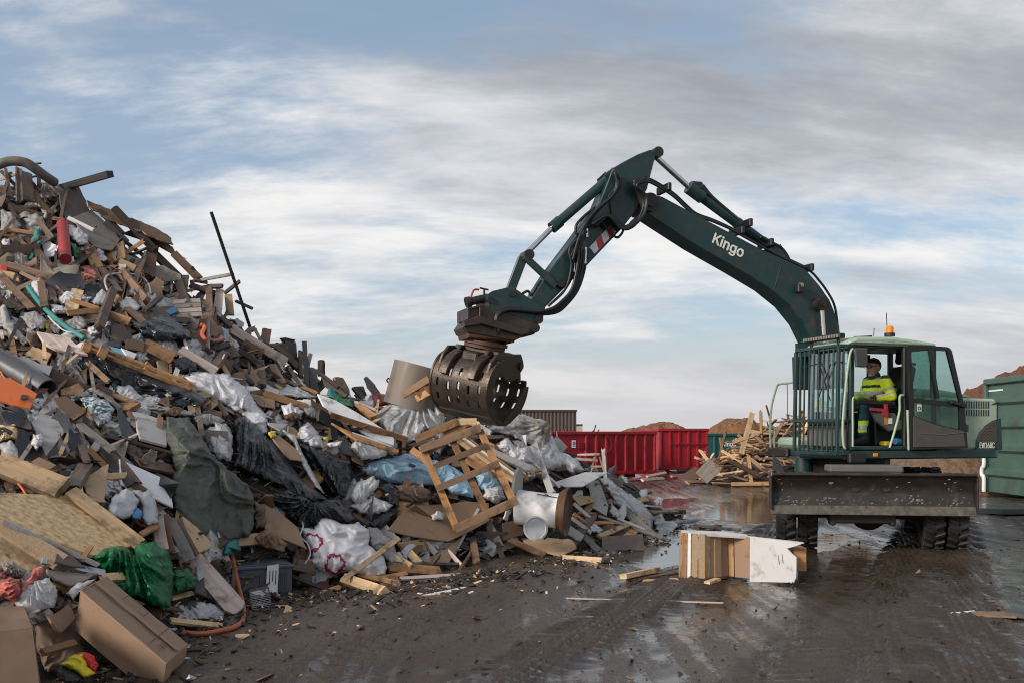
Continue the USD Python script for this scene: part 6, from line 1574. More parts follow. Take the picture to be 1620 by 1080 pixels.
# ------------------------------------------------------------------ C: the near left corner
lump('C', [(518, 352), (560, 325), (622, 305), (720, 298), (762, 342), (775, 295), (805, 275), (882, 272), (962, 330), (982, 400), (992, 470), (985, 560), (968, 662), (880, 640), (780, 592), (700, 562), (640, 512), (692, 482), (600, 440)], 'bag_green', 'bright green plastic bag slumped over the cardboard box', 'bag', 'the bright green bag', puff=.19, crump=.085, lift=.34, res=48, fold=(75, 2.0), freq=4)
lump('C', [(985, 440), (1062, 428), (1122, 482), (1102, 542), (1000, 562), (975, 500)], 'bag_green', 'smaller green bag end right of the bright green bag', 'bag', puff=.12, crump=.07, lift=.28, freq=4)
def carton(O, A, B, C, label, short, mt='cardboard', name='cardboard_box', flaps=True, wall=.006):
    """A dented carton from four corners: O and the three neighbours of O."""
    O, A, B, C = map(np.asarray, (O, A, B, C))
    e1, e2, e3 = A - O, B - O, C - O
    t = thing(name, label, 'box', T=O)
    pp = pix(np.array([O, A, A + e2, B, C])); note(pp, short)
    def panel(nm, o, u, v, flip=False):
        g = np.array([[i, j] for j in np.linspace(0, 1, 9) for i in np.linspace(0, 1, 9)])
        nn = np.cross(u, v); nn /= np.linalg.norm(nn)
        p = o + g[:, :1] * u + g[:, 1:] * v
        w = np.sin(g[:, 0] * math.pi) * np.sin(g[:, 1] * math.pi)
        p = p + nn * ((meshkit.fbm(p * 3.1 + 5, 3, 8) - .5) * .09 * w + (meshkit.noise(p * 9, 3) - .5) * .012)[:, None]
        q = p - nn * wall
        f = smooth_poly_grid(9, 9); n_ = 81
        rim = [i for i in range(9)] + [9 * i + 8 for i in range(1, 9)] + [72 + i for i in range(7, -1, -1)] + [9 * i for i in range(7, 0, -1)]
        s = [(rim[k], rim[(k + 1) % len(rim)], n_ + rim[k]) for k in range(len(rim))] + [(rim[(k + 1) % len(rim)], n_ + rim[(k + 1) % len(rim)], n_ + rim[k]) for k in range(len(rim))]
        m = trimesh.Trimesh(np.vstack([p, q]), np.vstack([f, f[:, ::-1] + n_, np.array(s)]), process=False); m.fix_normals()
        return put(nm, m, M[mt], t, smooth=35)
    panel('side', np.zeros(3), e1, e2); panel('side', e3, e2, e1)
    panel('side', np.zeros(3), e3, e1); panel('side', e2, e1, e3)
    panel('side', np.zeros(3), e2, e3); panel('side', e1, e3, e2)
    if flaps:
        panel('flap', e1, e2, e1 * .16 + e3 * .10)
        panel('flap', e1 + e3 * .98, e2, e1 * .10 + e3 * .12)
    return t, e1, e2, e3
O = P(*Q('C', (455, 548))[0], 6.75); A = P(*Q('C', (948, 968))[0], 6.45); B = P(*Q('C', (572, 490))[0], 7.15)
Cc = P(*Q('C', (388, 640))[0], 6.72)
cb, e1, e2, e3 = carton(O, A, B + (B - O) * .32, Cc + np.array([0, .1, -.18]), 'big dented cardboard box tipped on its side in front of the heap', 'the big cardboard box', flaps=False)
nrm_ = np.cross(e1, e2); nrm_ /= np.linalg.norm(nrm_)
if nrm_ @ (CAMV - O) < 0: nrm_ = -nrm_
mat('print_brown', (0.075, 0.045, 0.03), rough=.8, var=.3, scale=(30, 30, 30))
def on_face(u, v): return e1 * u + e2 * v + nrm_ * .022
for (u0, v0), (u1, v1) in [((.30, .62), (.30, .86)), ((.30, .86), (.55, .86)), ((.55, .86), (.55, .62)), ((.55, .62), (.48, .62)), ((.78, .06), (.78, .97))]:
    put('printed_line', bar(on_face(u0, v0), on_face(u1, v1), .006, .002, e2 + e1, .0004), M['print_brown'], cb)
for u, v in ((.84, .18), (.84, .30)):
    for k in range(3): put('printed_arrow', bar(on_face(u, v + k * .03), on_face(u + .06, v + k * .03), .005, .002, e2, .0004), M['print_brown'], cb)
put('tape', bar(on_face(.02, .5), on_face(.98, .5), .05, .0015, e2, .0004), M['cardboard'], cb)
O = P(*Q('C', (186, 775))[0], 6.0)
carton(O, P(*Q('C', (228, 1120))[0], 5.75), P(*Q('C', (-90, 790))[0], 5.9), O + np.array([-.30, .5, .05]), 'cardboard box cut off by the left edge of the foreground', 'the box at the left edge', mt='cardboard_dark', flaps=False)
lump('C', [(190, 735), (300, 720), (400, 700), (438, 722), (470, 860), (500, 920), (470, 1000), (250, 1010), (215, 900)], 'cardboard_dark', 'dark crushed carton between the two cardboard boxes', 'carton', 'the dark crushed carton', puff=.08, crump=.04, lift=.05, name='carton')
plank('C', (238, 905), (432, 850), .05, 'wood_orange', 'orange slat on the dark crushed carton', lift=.32)
board('C', [(160, 740), (205, 900), (228, 1080), (215, 1090), (190, 920), (152, 760)], 'panel_white', 'thin white panel edge beside the box at the left edge', 'panel', lift=.5, name='panel', dd=[.3] * 6)
board('C', [(250, 700), (370, 660), (430, 712), (370, 760), (290, 740)], 'cardboard', 'loose cardboard flaps behind the big cardboard box', 'cardboard', lift=.3, name='cardboard_flap', curl=.05)
mat('snack_yellow', (0.62, 0.50, 0.02), rough=.35, var=.1, dirt=.12)
lump('C', [(338, 972), (400, 930), (470, 905), (500, 985), (548, 1025), (472, 1047), (440, 1022)], 'snack_yellow', 'crumpled yellow wrapper on the ground by the crushed carton', 'wrapper', 'the yellow wrapper', puff=.05, crump=.04, lift=.42, name='wrapper')
lump('C', [(440, 912), (480, 898), (540, 930), (562, 985), (545, 1022), (500, 985), (470, 935)], 'print_red', 'red end of a crumpled wrapper beside the yellow wrapper', 'wrapper', puff=.04, crump=.03, lift=.46, name='wrapper')
lump('C', [(310, 1000), (350, 965), (430, 1010), (475, 1050), (440, 1078), (340, 1070)], 'film_black', 'black plastic tray under the yellow wrapper', 'tray', puff=.06, crump=.02, lift=.36, name='tray')
lump('C', [(155, 1030), (190, 1015), (215, 1060), (180, 1085)], 'plastic_blue', 'blue rag at the bottom edge of the foreground', 'rag', puff=.05, lift=.36, name='rag')
lump('C', [(-10, 502), (60, 478), (110, 490), (120, 560), (90, 620), (-10, 585)], 'bag_red', 'red plastic bag at the left edge of the foreground', 'bag', 'the red bag', puff=.12, crump=.09, lift=.34, res=38, freq=5)
lump('C', [(110, 500), (150, 500), (195, 420), (252, 408), (240, 472), (190, 515), (150, 570), (120, 600)], 'bag_red', 'pinkish red bag handle twisted up beside the red bag', 'bag', puff=.08, crump=.08, lift=.38, res=34, freq=5)
lump('C', [(90, 620), (130, 540), (200, 500), (282, 478), (332, 562), (312, 642), (180, 672), (100, 662)], 'film_clear', 'clear crumpled bag with red print next to the red bag', 'bag', 'the clear crumpled bag', puff=.12, crump=.10, lift=.36, res=38, freq=5)
lump('C', [(0, 395), (70, 385), (150, 440), (130, 480), (40, 470)], 'bag_grey', 'patterned grey cloth above the red bag', 'cloth', puff=.08, lift=.3, name='cloth')
lump('C', [(0, 445), (40, 440), (62, 470), (20, 485), (0, 480)], 'maroon', 'dark purple cloth scrap at the left edge', 'cloth', puff=.05, lift=.36, name='cloth')
lump('C', [(375, 570), (440, 510), (540, 490), (470, 540), (420, 600)], 'film_clear', 'clear film strip over the corner of the big cardboard box', 'film', puff=.04, crump=.05, lift=.55, name='plastic_film')
plank('C', (575, 480), (705, 475), .07, 'wood_pale', 'short pale board end under the bright green bag', lift=.4)
plank('C', (300, 520), (400, 545), .06, 'wood_orange', 'orange board end behind the big cardboard box', lift=.3)
hose_on('C', [(1265, 568), (1310, 570), (1352, 602), (1388, 672), (1378, 745), (1330, 785), (1260, 800), (1150, 806), (1040, 800)], .022, 'rubber_hose_orange', 'orange brown hose looping out onto the ground', 'hose', 'the orange hose', flat=True)
lump('C', [(980, 640), (1080, 625), (1200, 620), (1312, 690), (1250, 742), (1100, 735), (1000, 722)], 'film_clear', 'clear film lying inside the loop of the orange hose', 'film', puff=.06, crump=.07, lift=.06, name='plastic_film')
plank('C', (962, 722), (1268, 757), .05, 'wood_pale', 'thin pale batten inside the loop of the orange hose', lift=.12)
plank('C', (970, 600), (1100, 565), .04, 'wood_pale', 'short pale batten right of the bright green bag', lift=.1)
board('C', [(1040, 128), (1122, 190), (1202, 280), (1196, 312), (1106, 352), (1080, 290), (1050, 190)], 'chipboard', 'torn chipboard slab left of the grey tote', 'chipboard', 'the torn chipboard', lift=.22, t=.035, rough_edge=1.0, name='chipboard')
for k, (a, b) in enumerate([((925, 125), (968, 340)), ((960, 145), (1085, 385)), ((1000, 150), (1108, 358)), ((900, 130), (930, 330))]):
    plank('C', a, b, .10, ('wood_brown', 'wood_grey', 'wood_wet', 'wood_pink')[k], f'{("brown", "grey", "dark wet", "pinkish")[k]} bent laminate strip fanned out before the torn chipboard', lift=.28 + .02 * k, t=.012, bow=.04, name='laminate_strip', cat='laminate')
plank('C', (800, 235), (895, 185), .05, 'wood_orange', 'orange splintered stick beside the curved grey shell', lift=.4)
board('C', [(1130, 400), (1200, 380), (1170, 470), (1130, 500)], 'panel_grey', 'bent grey strip beside the smaller green bag', 'strip', lift=.2, curl=.03)
board('C', [(1120, 470), (1170, 480), (1210, 600), (1110, 560)], 'panel_dark', 'black board end right of the smaller green bag', lift=.16)
for px, py, w, l, a, m_, lab in [(1205, 896, .10, .22, .2, 'cardboard', 'small card lying on the mud before the big cardboard box'), (1215, 1016, .035, .12, .4, 'panel_white', 'white chip on the mud near the bottom edge'),
        (1245, 830, .06, .16, .9, 'panel_white', 'white offcut on the mud at the orange hose'), (1390, 720, .12, .2, .3, 'cardboard_dark', 'brown card on the mud right of the orange hose')]:
    q = Q('C', (px, py))[0]; g = GND(*q, .015)
    m = plank_mesh(l, w, .008, RNG); put('offcut', m, M[m_], R=frame_from((math.cos(a), math.sin(a), 0), (0.05, 0, 1)), T=g, label=lab, cat='offcut')

# ------------------------------------------------------------------ D: the middle of the heap and its skyline
def bent(z, axis_a, axis_b, r, a0, a1, mt, label, cat, short, name, D, n=20, t=.012, tilt=(0, 0)):
    """A sheet bent into part of a cylinder about the axis a-b."""
    A, B = P(*Q(z, axis_a)[0], D + tilt[0]), P(*Q(z, axis_b)[0], D + tilt[1])
    L = np.linalg.norm(B - A); R = frame_from(B - A, CAMV - A)
    an = np.linspace(math.radians(a0), math.radians(a1), n)
    rows = []
    for rr in (r, r - t):
        for x in (0, L): rows.append(np.column_stack([np.full(n, x), rr * np.sin(an), rr * np.cos(an)]))
    v = np.vstack(rows); f = []
    for i in range(n - 1):
        f += [(i, i + 1, n + i + 1), (i, n + i + 1, n + i), (2 * n + i, 3 * n + i + 1, 2 * n + i + 1), (2 * n + i, 3 * n + i, 3 * n + i + 1)]
        f += [(i, 2 * n + i + 1, i + 1), (i, 2 * n + i, 2 * n + i + 1), (n + i, n + i + 1, 3 * n + i + 1), (n + i, 3 * n + i + 1, 3 * n + i)]
    for i in (0, n - 1): f += [(i, n + i, 3 * n + i), (i, 3 * n + i, 2 * n + i)]
    m = trimesh.Trimesh(v, np.array(f), process=False); m.fix_normals()
    note(Q(z, axis_a, axis_b), short)
    return put(name, m, M[mt], R=R, T=A, smooth=30, label=label, cat=cat)
mat('ply_weathered', (0.17, 0.135, 0.11), rough=.6, var=.3, scale=(1.5, 8, 8), dirt=.35)
bent('D', (1232, 500), (1302, 238), .43, -75, 70, 'ply_weathered', 'large bent brown sheet standing behind the grapple', 'sheet', 'the large bent sheet', 'bent_sheet', 15.1)
hose_on('D', [(1110, 340), (1095, 335), (1088, 322), (1098, 312), (1108, 318)], .012, 'steel_dark', 'little wire loop on the edge of the bent sheet', 'wire', lift=.35, name='wire')
for pts, m_, lab in [([(445, 72), (512, 82), (532, 200), (500, 260), (480, 190)], 'panel_dark', 'dark grey slate standing on the skyline below the tall pole'), ([(590, 238), (642, 252), (662, 402), (600, 392)], 'panel_dark', 'dark grey board standing on the skyline beside the black upright'),
        ([(650, 200), (678, 198), (682, 285), (650, 300)], 'wood_dark', 'dark splintered post on the skyline'), ([(760, 302), (812, 308), (852, 382), (850, 424), (790, 420)], 'wood_brown', 'broken brown board on the skyline left of the bent sheet'),
        ([(940, 312), (960, 298), (1012, 350), (1047, 404), (1000, 422), (962, 372)], 'panel_dark', 'black box lid on the skyline left of the bent sheet'), ([(865, 368), (905, 362), (965, 452), (925, 440)], 'panel_dark', 'dark slab leaning left of the black box lid'),
        ([(600, 150), (620, 160), (600, 240), (588, 190)], 'panel_grey', 'torn grey card high on the skyline'), ([(420, 60), (450, 55), (510, 68), (505, 95), (440, 90)], 'wood_dark', 'ragged dark board top on the skyline'),
        ([(530, 130), (556, 140), (560, 300), (535, 290)], 'wood_wet', 'dark red-brown upright board on the skyline'), ([(905, 362), (940, 360), (965, 420), (930, 425)], 'wood_black', 'black wedge between slab and box lid')]:
    board('D', pts, m_, lab, 'board', lift=.1, t=.05, rough_edge=.6, dd=[.1] * len(pts))
plank('D', (566, 84), (582, 380), .075, 'wood_black', 'black upright plank on the skyline', short='the black upright', lift=.3, t=.05)
lump('D', [(985, 412), (1050, 400), (1122, 440), (1110, 480), (1010, 482)], 'maroon', 'maroon bundle at the foot of the bent sheet', 'bundle', puff=.14, lift=.15, name='bundle')
board('D', [(650, 408), (762, 448), (902, 528), (1082, 640), (1134, 690), (1132, 732), (1030, 702), (820, 592), (700, 512)], 'panel_white', 'long white board sloping down towards the grapple', 'board', 'the long white board', lift=.26, t=.03)
plank('D', (722, 540), (1218, 700), .075, 'wood_orange', 'long orange rail on the long white board', lift=.42, t=.05, short='the long orange rail')
board('D', [(738, 590), (880, 660), (1166, 762), (1160, 784), (900, 702)], 'wood_orange', 'orange board under the long white board', lift=.36, t=.03)
board('D', [(870, 650), (1000, 690), (1130, 745), (1080, 745), (900, 680)], 'panel_white', 'white strip between the orange board and rail', 'strip', lift=.32)
plank('D', (98, 0), (452, 216), .15, 'wood_pink', 'long pale pink beam sloping down the skyline', short='the pale pink beam', lift=.36, t=.06)
for a, b, w, m_, lab in [((180, 92), (302, 162), .14, 'wood_brown', 'brown board under the pale pink beam'), ((378, 100), (542, 262), .13, 'wood_wet', 'dark beam crossing below the skyline slate'), ((288, 200), (302, 360), .10, 'wood_brown', 'brown post under the pale pink beam'),
        ((360, 230), (430, 352), .11, 'wood_brown', 'brown leaning board below the pale pink beam'), ((330, 0), (312, 110), .14, 'wood_wet', 'red-brown post rising behind the pale pink beam'), ((305, 408), (592, 502), .10, 'wood_orange', 'orange rail above the white sheet end'),
        ((540, 365), (650, 412), .05, 'wood_orange', 'short orange stick left of the long white board'), ((365, 345), (420, 385), .05, 'wood_pale', 'short pale stick above the orange rail'), ((0, 250), (70, 150), .10, 'wood_brown', 'brown stick at the white padded sheet'),
        ((470, 250), (540, 365), .06, 'wood_dark', 'dark stick right of the leaning brown board'), ((640, 262), (782, 372), .05, 'wood_dark', 'dark sloping stick below the splintered post'), ((460, 330), (640, 400), .05, 'wood_grey', 'grey batten above the clear crumpled film'),
        ((880, 465), (1020, 520), .05, 'wood_pink', 'pink batten right of the green sack'), ((900, 480), (1010, 560), .10, 'wood_orange', 'orange splintered wood above the long white board'), ((420, 90), (500, 220), .06, 'wood_brown', 'brown batten left of the skyline slate'),
        ((150, 130), (420, 330), .07, 'wood_dark', 'long dark batten under the pink beam'), ((60, 160), (240, 350), .06, 'wood_black', 'long black batten above the white padded sheet'), ((230, 170), (330, 310), .07, 'wood_dark', 'dark board in the hollow under the pink beam'),
        ((250, 0), (300, 90), .05, 'wood_grey', 'grey stick at the upper end of the pink beam'), ((1170, 455), (1000, 560), .06, 'wood_pink', 'pale stick at the foot of the bent sheet')]:
    plank('D', a, b, w, m_, lab, lift=.3, t=.045)
lump('D', [(388, 400), (450, 348), (520, 368), (642, 430), (560, 436), (440, 422)], 'film_clear', 'clear crumpled film left of the long white board', 'film', 'the clear crumpled film', puff=.14, lift=.22, name='plastic_film', fold=(-25, 2))
lump('D', [(488, 452), (560, 444), (632, 445), (642, 480), (580, 495), (520, 482)], 'panel_white', 'white foam block left of the long white board', 'foam', puff=.1, crump=.02, lift=.28, name='foam_block')
lump('D', [(418, 482), (480, 470), (556, 520), (552, 572), (450, 572)], 'bag_white', 'whitish bag below the orange rail', 'bag', puff=.14, lift=.26)
lump('D', [(430, 545), (500, 520), (540, 540), (545, 575), (450, 575)], 'rust_brown', 'rust brown leaves caught in the whitish bag', 'leaves', puff=.07, crump=.09, lift=.40, name='leaf_litter')
lump('D', [(556, 500), (610, 470), (655, 540), (645, 572), (565, 562)], 'bag_grey', 'grey sack left of the orange board', 'sack', puff=.12, lift=.24, name='sack')
lump('D', [(700, 420), (712, 382), (742, 378), (782, 410), (772, 440), (720, 435)], 'bag_teal', 'pale green bag at the top of the long white board', 'bag', puff=.1, lift=.2)
lump('D', [(740, 440), (790, 415), (862, 460), (882, 502), (812, 484)], 'bag_green', 'green sack above the long white board', 'sack', 'the green sack', puff=.12, lift=.22, name='sack')
lump('D', [(1020, 562), (1082, 480), (1132, 438), (1250, 450), (1402, 448), (1452, 520), (1452, 622), (1332, 640), (1222, 722), (1140, 692), (1030, 592)], 'film_clear', 'large clear wrinkled film beside the grapple', 'film', 'the large clear film', puff=.3, crump=.13, lift=.18, name='plastic_film', res=48, freq=2.6)
lump('D', [(905, 882), (1000, 838), (1120, 805), (1240, 780), (1402, 832), (1460, 850), (1560, 900), (1640, 1000), (1640, 1070), (1500, 1040), (1440, 985), (1280, 990), (1100, 970), (980, 930)], 'film_blue', 'light blue translucent film behind the hanging wooden frame', 'film', 'the light blue film', puff=.22, crump=.07, lift=.12, name='plastic_film', res=48, fold=(8, 3.5), freq=2.4)
lump('D', [(848, 1062), (890, 970), (1000, 930), (1042, 962), (1022, 1012), (960, 1062), (1000, 1090), (900, 1110)], 'film_clear', 'clear bag below the light blue film', 'bag', puff=.16, lift=.22)
lump('E', [(770, 215), (900, 160), (1012, 210), (990, 242), (900, 262), (830, 250)], 'film_clear', 'wet clear film spread before the light blue film', 'film', puff=.1, lift=.24, name='plastic_film')
lump('D', [(522, 692), (530, 622), (590, 592), (652, 650), (692, 720), (690, 764), (600, 742)], 'bag_white', 'white carrier bag above the second black tarpaulin', 'bag', 'the white carrier bag', puff=.18, lift=.26, fold=(70, 2))
lump('D', [(110, 600), (150, 555), (204, 560), (262, 622), (302, 662), (402, 742), (472, 850), (562, 960), (702, 1062), (732, 1090), (600, 1110), (440, 1010), (110, 870), (142, 800)], 'film_black', 'largest black tarpaulin in the middle of the heap', 'tarpaulin', 'the largest black tarpaulin', puff=.22, crump=.12, lift=.2, fold=(-50, 2.5), name='tarpaulin', res=60, freq=2.6)
lump('D', [(512, 708), (642, 740), (742, 790), (852, 830), (868, 902), (832, 1062), (742, 1052), (662, 952), (600, 852)], 'film_black', 'second black tarpaulin right of the largest one', 'tarpaulin', 'the second black tarpaulin', puff=.2, crump=.12, lift=.18, fold=(-60, 2.5), name='tarpaulin', res=46, freq=2.6)
lump('E', [(290, 150), (420, 120), (560, 190), (700, 170), (800, 290), (780, 312), (640, 300), (560, 330), (520, 360), (420, 290)], 'film_black', 'lower folds of black sheeting above the white patterned bag', 'sheeting', 'the lower black sheeting', puff=.16, crump=.1, lift=.2, fold=(-40, 2.5), name='sheeting', res=44)
lump('E', [(870, 310), (960, 250), (1050, 240), (980, 330), (900, 350)], 'film_black', 'small black sheet right of the white patterned bag', 'sheeting', puff=.1, lift=.18, name='sheeting')
lump('E', [(930, 110), (1000, 80), (1052, 150), (1050, 220), (1000, 215)], 'film_black', 'black bag below the light blue film', 'bag', puff=.14, lift=.25)
board('D', [(358, 680), (402, 668), (532, 770), (552, 832), (480, 822), (440, 790)], 'cardboard', 'brown board lying on the largest black tarpaulin', 'board', lift=.52)
lump('D', [(425, 642), (500, 658), (560, 800), (640, 940), (695, 1045), (640, 1000), (560, 880), (500, 720)], 'film_clear', 'white film strip between the two black tarpaulins', 'film', puff=.06, lift=.44, name='plastic_film')
board('D', [(335, 590), (462, 600), (412, 642), (340, 602)], 'panel_grey', 'grey board at the top of the largest black tarpaulin', lift=.42)
lump('D', [(860, 752), (880, 700), (1000, 720), (1102, 772), (1080, 802), (1000, 822), (930, 832)], 'film_clear', 'clear rubbish bag under the orange board', 'bag', puff=.16, lift=.2)
lump('D', [(708, 722), (800, 708), (795, 745), (720, 752)], 'bag_white', 'little white pouch above the second black tarpaulin', 'pouch', puff=.07, lift=.36, name='pouch')
lump('D', [(338, 650), (385, 645), (392, 675), (350, 690)], 'plastic_yellow', 'yellow tape ball on the largest black tarpaulin', 'tape', puff=.04, lift=.54, name='tape')
lump('D', [(676, 676), (712, 684), (726, 712), (690, 700)], 'plastic_yellow', 'yellow tape right of the white carrier bag', 'tape', puff=.04, lift=.4, name='tape')
lump('D', [(0, 590), (60, 600), (110, 680), (100, 830), (20, 820), (0, 760)], 'film_clear', 'dirty clear bag left of the largest black tarpaulin', 'bag', puff=.16, lift=.28)
for pts, m_, lab in [([(600, 440), (720, 500), (730, 560), (690, 600), (640, 560)], 'rust_brown', 'rusty scrap left of the long white board'), ([(560, 565), (690, 560), (720, 640), (620, 620)], 'cardboard_dark', 'dark card bundle above the white carrier bag'),
        ([(240, 400), (380, 450), (380, 510), (300, 500)], 'cardboard', 'brown cardboard behind the white sheet end'), ([(780, 680), (860, 720), (880, 800), (800, 790)], 'panel_dark', 'dark board right of the white carrier bag')]:
    board('D', pts, m_, lab, 'scrap', lift=.22, rough_edge=1.0, curl=.04, name='scrap')

# ------------------------------------------------------------------ E: the foot of the heap
def tote():
    O = GND(*Q('E', (106, 742))[0]); c = O + np.array([0, 0, .02])
    # long side faces the camera; lies upright, slightly turned
    a = math.radians(25); R = np.array([[math.cos(a), -math.sin(a), 0], [math.sin(a), math.cos(a), 0], [0, 0, 1.0]])
    t = thing('storage_tote', 'dark grey plastic tote with a white label at the foot of the heap', 'tote', R=R, T=c)
    note(Q('E', (15, 540), (240, 455), (440, 490), (430, 690), (120, 710)), 'the grey tote')
    L, W, H = .58, .62, .255
    def side(x0, x1, y0, y1, nm='side'): put(nm, cbox(x0, x1, y0, y1, 0, H, .008), M['plastic_tote'], t)
    side(0, L, 0, .012); side(0, L, W - .012, W); side(0, .012, .0125, W - .0125); side(L - .012, L, .0125, W - .0125)
    put('bottom', cbox(.013, L - .013, .013, W - .013, 0, .012, .003), M['plastic_tote'], t)
    put('lid', cbox(-.02, L + .02, -.025, W + .02, H + .002, H + .032, .012), M['plastic_tote'], t)
    put('lid_rim', cbox(.03, L - .03, .02, W - .03, H + .0322, H + .042, .006), M['plastic_tote'], t)
    put('lid_latch', cbox(.12, .20, .1, .14, H + .0422, H + .05, .003), M['print_dark'], t)
    put('recess_frame', cat_m([cbox(.04, .27, -.012, -.0002, .03, .05, .003), cbox(.04, .27, -.012, -.0002, .19, .21, .003), cbox(.04, .055, -.012, -.0002, .0505, .1895, .003), cbox(.255, .27, -.012, -.0002, .0505, .1895, .003)]), M['plastic_tote'], t)
    for k in range(5): put('rib', cbox(.44 + k * .022, .448 + k * .022, -.010, -.0002, .02, .21, .002), M['plastic_tote'], t)
    put('label_sheet', prism([(.305, -.01), (.425, -.01), (.44, .30), (.325, .29)], -.034, -.028), M['panel_white'], t)
    for k in range(3):
        put('written_line', bar((.345 + k * .03, -.0355, .10 + .03 * (k % 2)), (.352 + k * .03, -.0355, .24), .008, .0015, (1, 0, 0), .0003), M['print_dark'], t)
tote()
lump('E', [(45, 440), (70, 400), (132, 394), (152, 462), (90, 500), (45, 495)], 'bag_teal', 'teal bucket half buried behind the grey tote', 'bucket', puff=.12, crump=.0, lift=.1, name='bucket')
def ringmarks(name, base, mark, spots, r0, r1):
    n = {'tc': ('texture_coordinate', {}), 'nz': ('noise_texture', {'scale': 22., 'detail': 4.}), 'p': ('principled_bsdf', {'roughness': .45}), 'x': ('mix_color', {'a': base, 'b': mark}), 'tl': ('translucent_bsdf', {}), 'ms': ('mix_closure', {'fac': .15})}
    l = []; prev = None
    for i, s in enumerate(spots):
        n[f'd{i}'] = ('vector_math', {'math_type': 'distance', 'vector2': s})
        n[f'a{i}'] = ('math', {'math_type': 'multiply_add', 'value2': .10})
        n[f'r{i}'] = ('rgb_ramp', {'ramp': [(0, (1, 1, 1)), (r0 * .28, (1, 1, 1)), (r0 * .34, (0, 0, 0)), (r0 * .9, (0, 0, 0)), (r0 * .98, (1, 1, 1)), (r1, (1, 1, 1)), (r1 + .008, (0, 0, 0)), (1, (0, 0, 0))]})
        l += [('tc.object', f'd{i}.vector1'), ('nz.fac', f'a{i}.value1'), (f'd{i}.value', f'a{i}.value3'), (f'a{i}.value', f'r{i}.fac')]
        if prev is None: prev = f'r{i}.color'
        else:
            n[f'm{i}'] = ('mix_color', {'blend_type': 'add', 'fac': 1.0}); l += [(prev, f'm{i}.a'), (f'r{i}.color', f'm{i}.b')]; prev = f'm{i}.result'
    l += [(prev, 'x.fac'), ('x.result', 'p.base_color'), ('x.result', 'tl.color'), ('p.BSDF', 'ms.closure1'), ('tl.BSDF', 'ms.closure2')]
    MATS[name] = usdkit.material(stage, f'/World/Looks/{name}', n, l, surface='ms.closure')
bagpts = [(480, 335), (560, 342), (600, 290), (625, 272), (682, 300), (722, 322), (820, 308), (872, 350), (882, 440), (962, 500), (987, 570), (970, 612), (882, 622), (762, 592), (662, 612), (582, 572), (508, 520), (562, 512), (520, 430)]
c_ = np.array([PD(*q, .35) for q in Q('E', *bagpts)]).mean(0)
ringmarks('bag_printed', (.72, .70, .71), (.33, .015, .05), [tuple(PD(*Q('E', (672, 532))[0], .42) - c_), tuple(PD(*Q('E', (545, 405))[0], .42) - c_)], .14, .165)
lump('E', bagpts, 'bag_printed', 'white bag with red printed ornaments beside the grey tote', 'bag', 'the white patterned bag', puff=.22, crump=.09, lift=.2, res=52, freq=3.4)
lump('E', [(870, 340), (920, 335), (1000, 400), (1030, 470), (1100, 545), (1000, 545), (950, 500), (885, 440)], 'bag_grey', 'dirty grey bag right of the white patterned bag', 'bag', puff=.14, lift=.14)
plank('E', (742, 628), (1048, 398), .055, 'wood_pale', 'pale batten leaning on the white patterned bag', short='the pale leaning batten', lift=.48, t=.03)
plank('E', (735, 632), (968, 712), .11, 'wood_pale', 'thick pale timber lying before the white patterned bag', lift=.2, t=.08, ab=(.3, .35))
for a, b, w, m_, lab in [((812, 604), (1052, 662), .06, 'wood_orange', 'orange batten right of the thick pale timber'), ((930, 630), (1095, 600), .05, 'wood_orange', 'short orange batten crossing the other one'), ((1010, 615), (1045, 690), .09, 'wood_orange', 'orange block at the end of the crossing battens'),
        ((982, 565), (1292, 590), .13, 'wood_orange', 'wide orange board on edge below the pallet pieces'), ((1048, 440), (1275, 408), .07, 'wood_pale', 'pale rail of the broken pallet pieces'), ((1060, 460), (1195, 448), .12, 'wood_orange', 'orange block among the broken pallet pieces'),
        ((1105, 480), (1165, 545), .09, 'wood_pale', 'pale slat among the broken pallet pieces'), ((1195, 425), (1262, 490), .07, 'wood_grey', 'grey slat among the broken pallet pieces'), ((115, 415), (305, 398), .12, 'wood_pale', 'splintered pale timber above the grey tote'),
        ((620, 712), (720, 680), .07, 'wood_orange', 'short orange stump before the thick pale timber'), ((440, 545), (570, 575), .14, 'wood_wet', 'wet brown board between tote and patterned bag'), ((1050, 630), (1400, 610), .04, 'wood_pink', 'thin pink batten lying low at the heap foot'),
        ((975, 700), (1370, 672), .08, 'wood_dark', 'long dark board flat at the heap foot'), ((1165, 745), (1440, 690), .09, 'panel_white', 'white edged board flat at the heap foot'), ((1120, 755), (1320, 745), .09, 'wood_brown', 'brown board under the white edged board'),
        ((1190, 700), (1345, 690), .06, 'wood_pink', 'pinkish slat on the long dark board'), ((1060, 800), (1205, 785), .025, 'wood_pale', 'thin pale stick on the mud in front of the heap'), ((330, 815), (530, 820), .05, 'wood_dark', 'dark stick on the mud right of the vent grille'),
        ((985, 545), (1395, 548), .03, 'wood_grey', 'thin grey strip over the wide orange board'), ((1050, 215), (1160, 160), .09, 'wood_pale', 'pale board end above the large brown cardboard')]:
    plank('E', a, b, w, m_, lab, lift=.16, t=.035)
board('E', [(285, 205), (372, 250), (480, 340), (512, 472), (400, 402), (300, 332)], 'cardboard', 'upright brown cardboard above the grey tote', 'cardboard', 'the upright cardboard', lift=.34, name='cardboard_sheet', curl=.05)
lump('E', [(225, 385), (300, 330), (422, 422), (382, 482), (250, 442)], 'cardboard', 'crumpled brown paper between tote and upright cardboard', 'paper', puff=.12, lift=.22, name='paper')
lump('E', [(215, 190), (285, 200), (300, 330), (225, 350)], 'cardboard_dark', 'brown rag at the right hem of the olive tarpaulin', 'rag', puff=.1, lift=.22, name='rag')
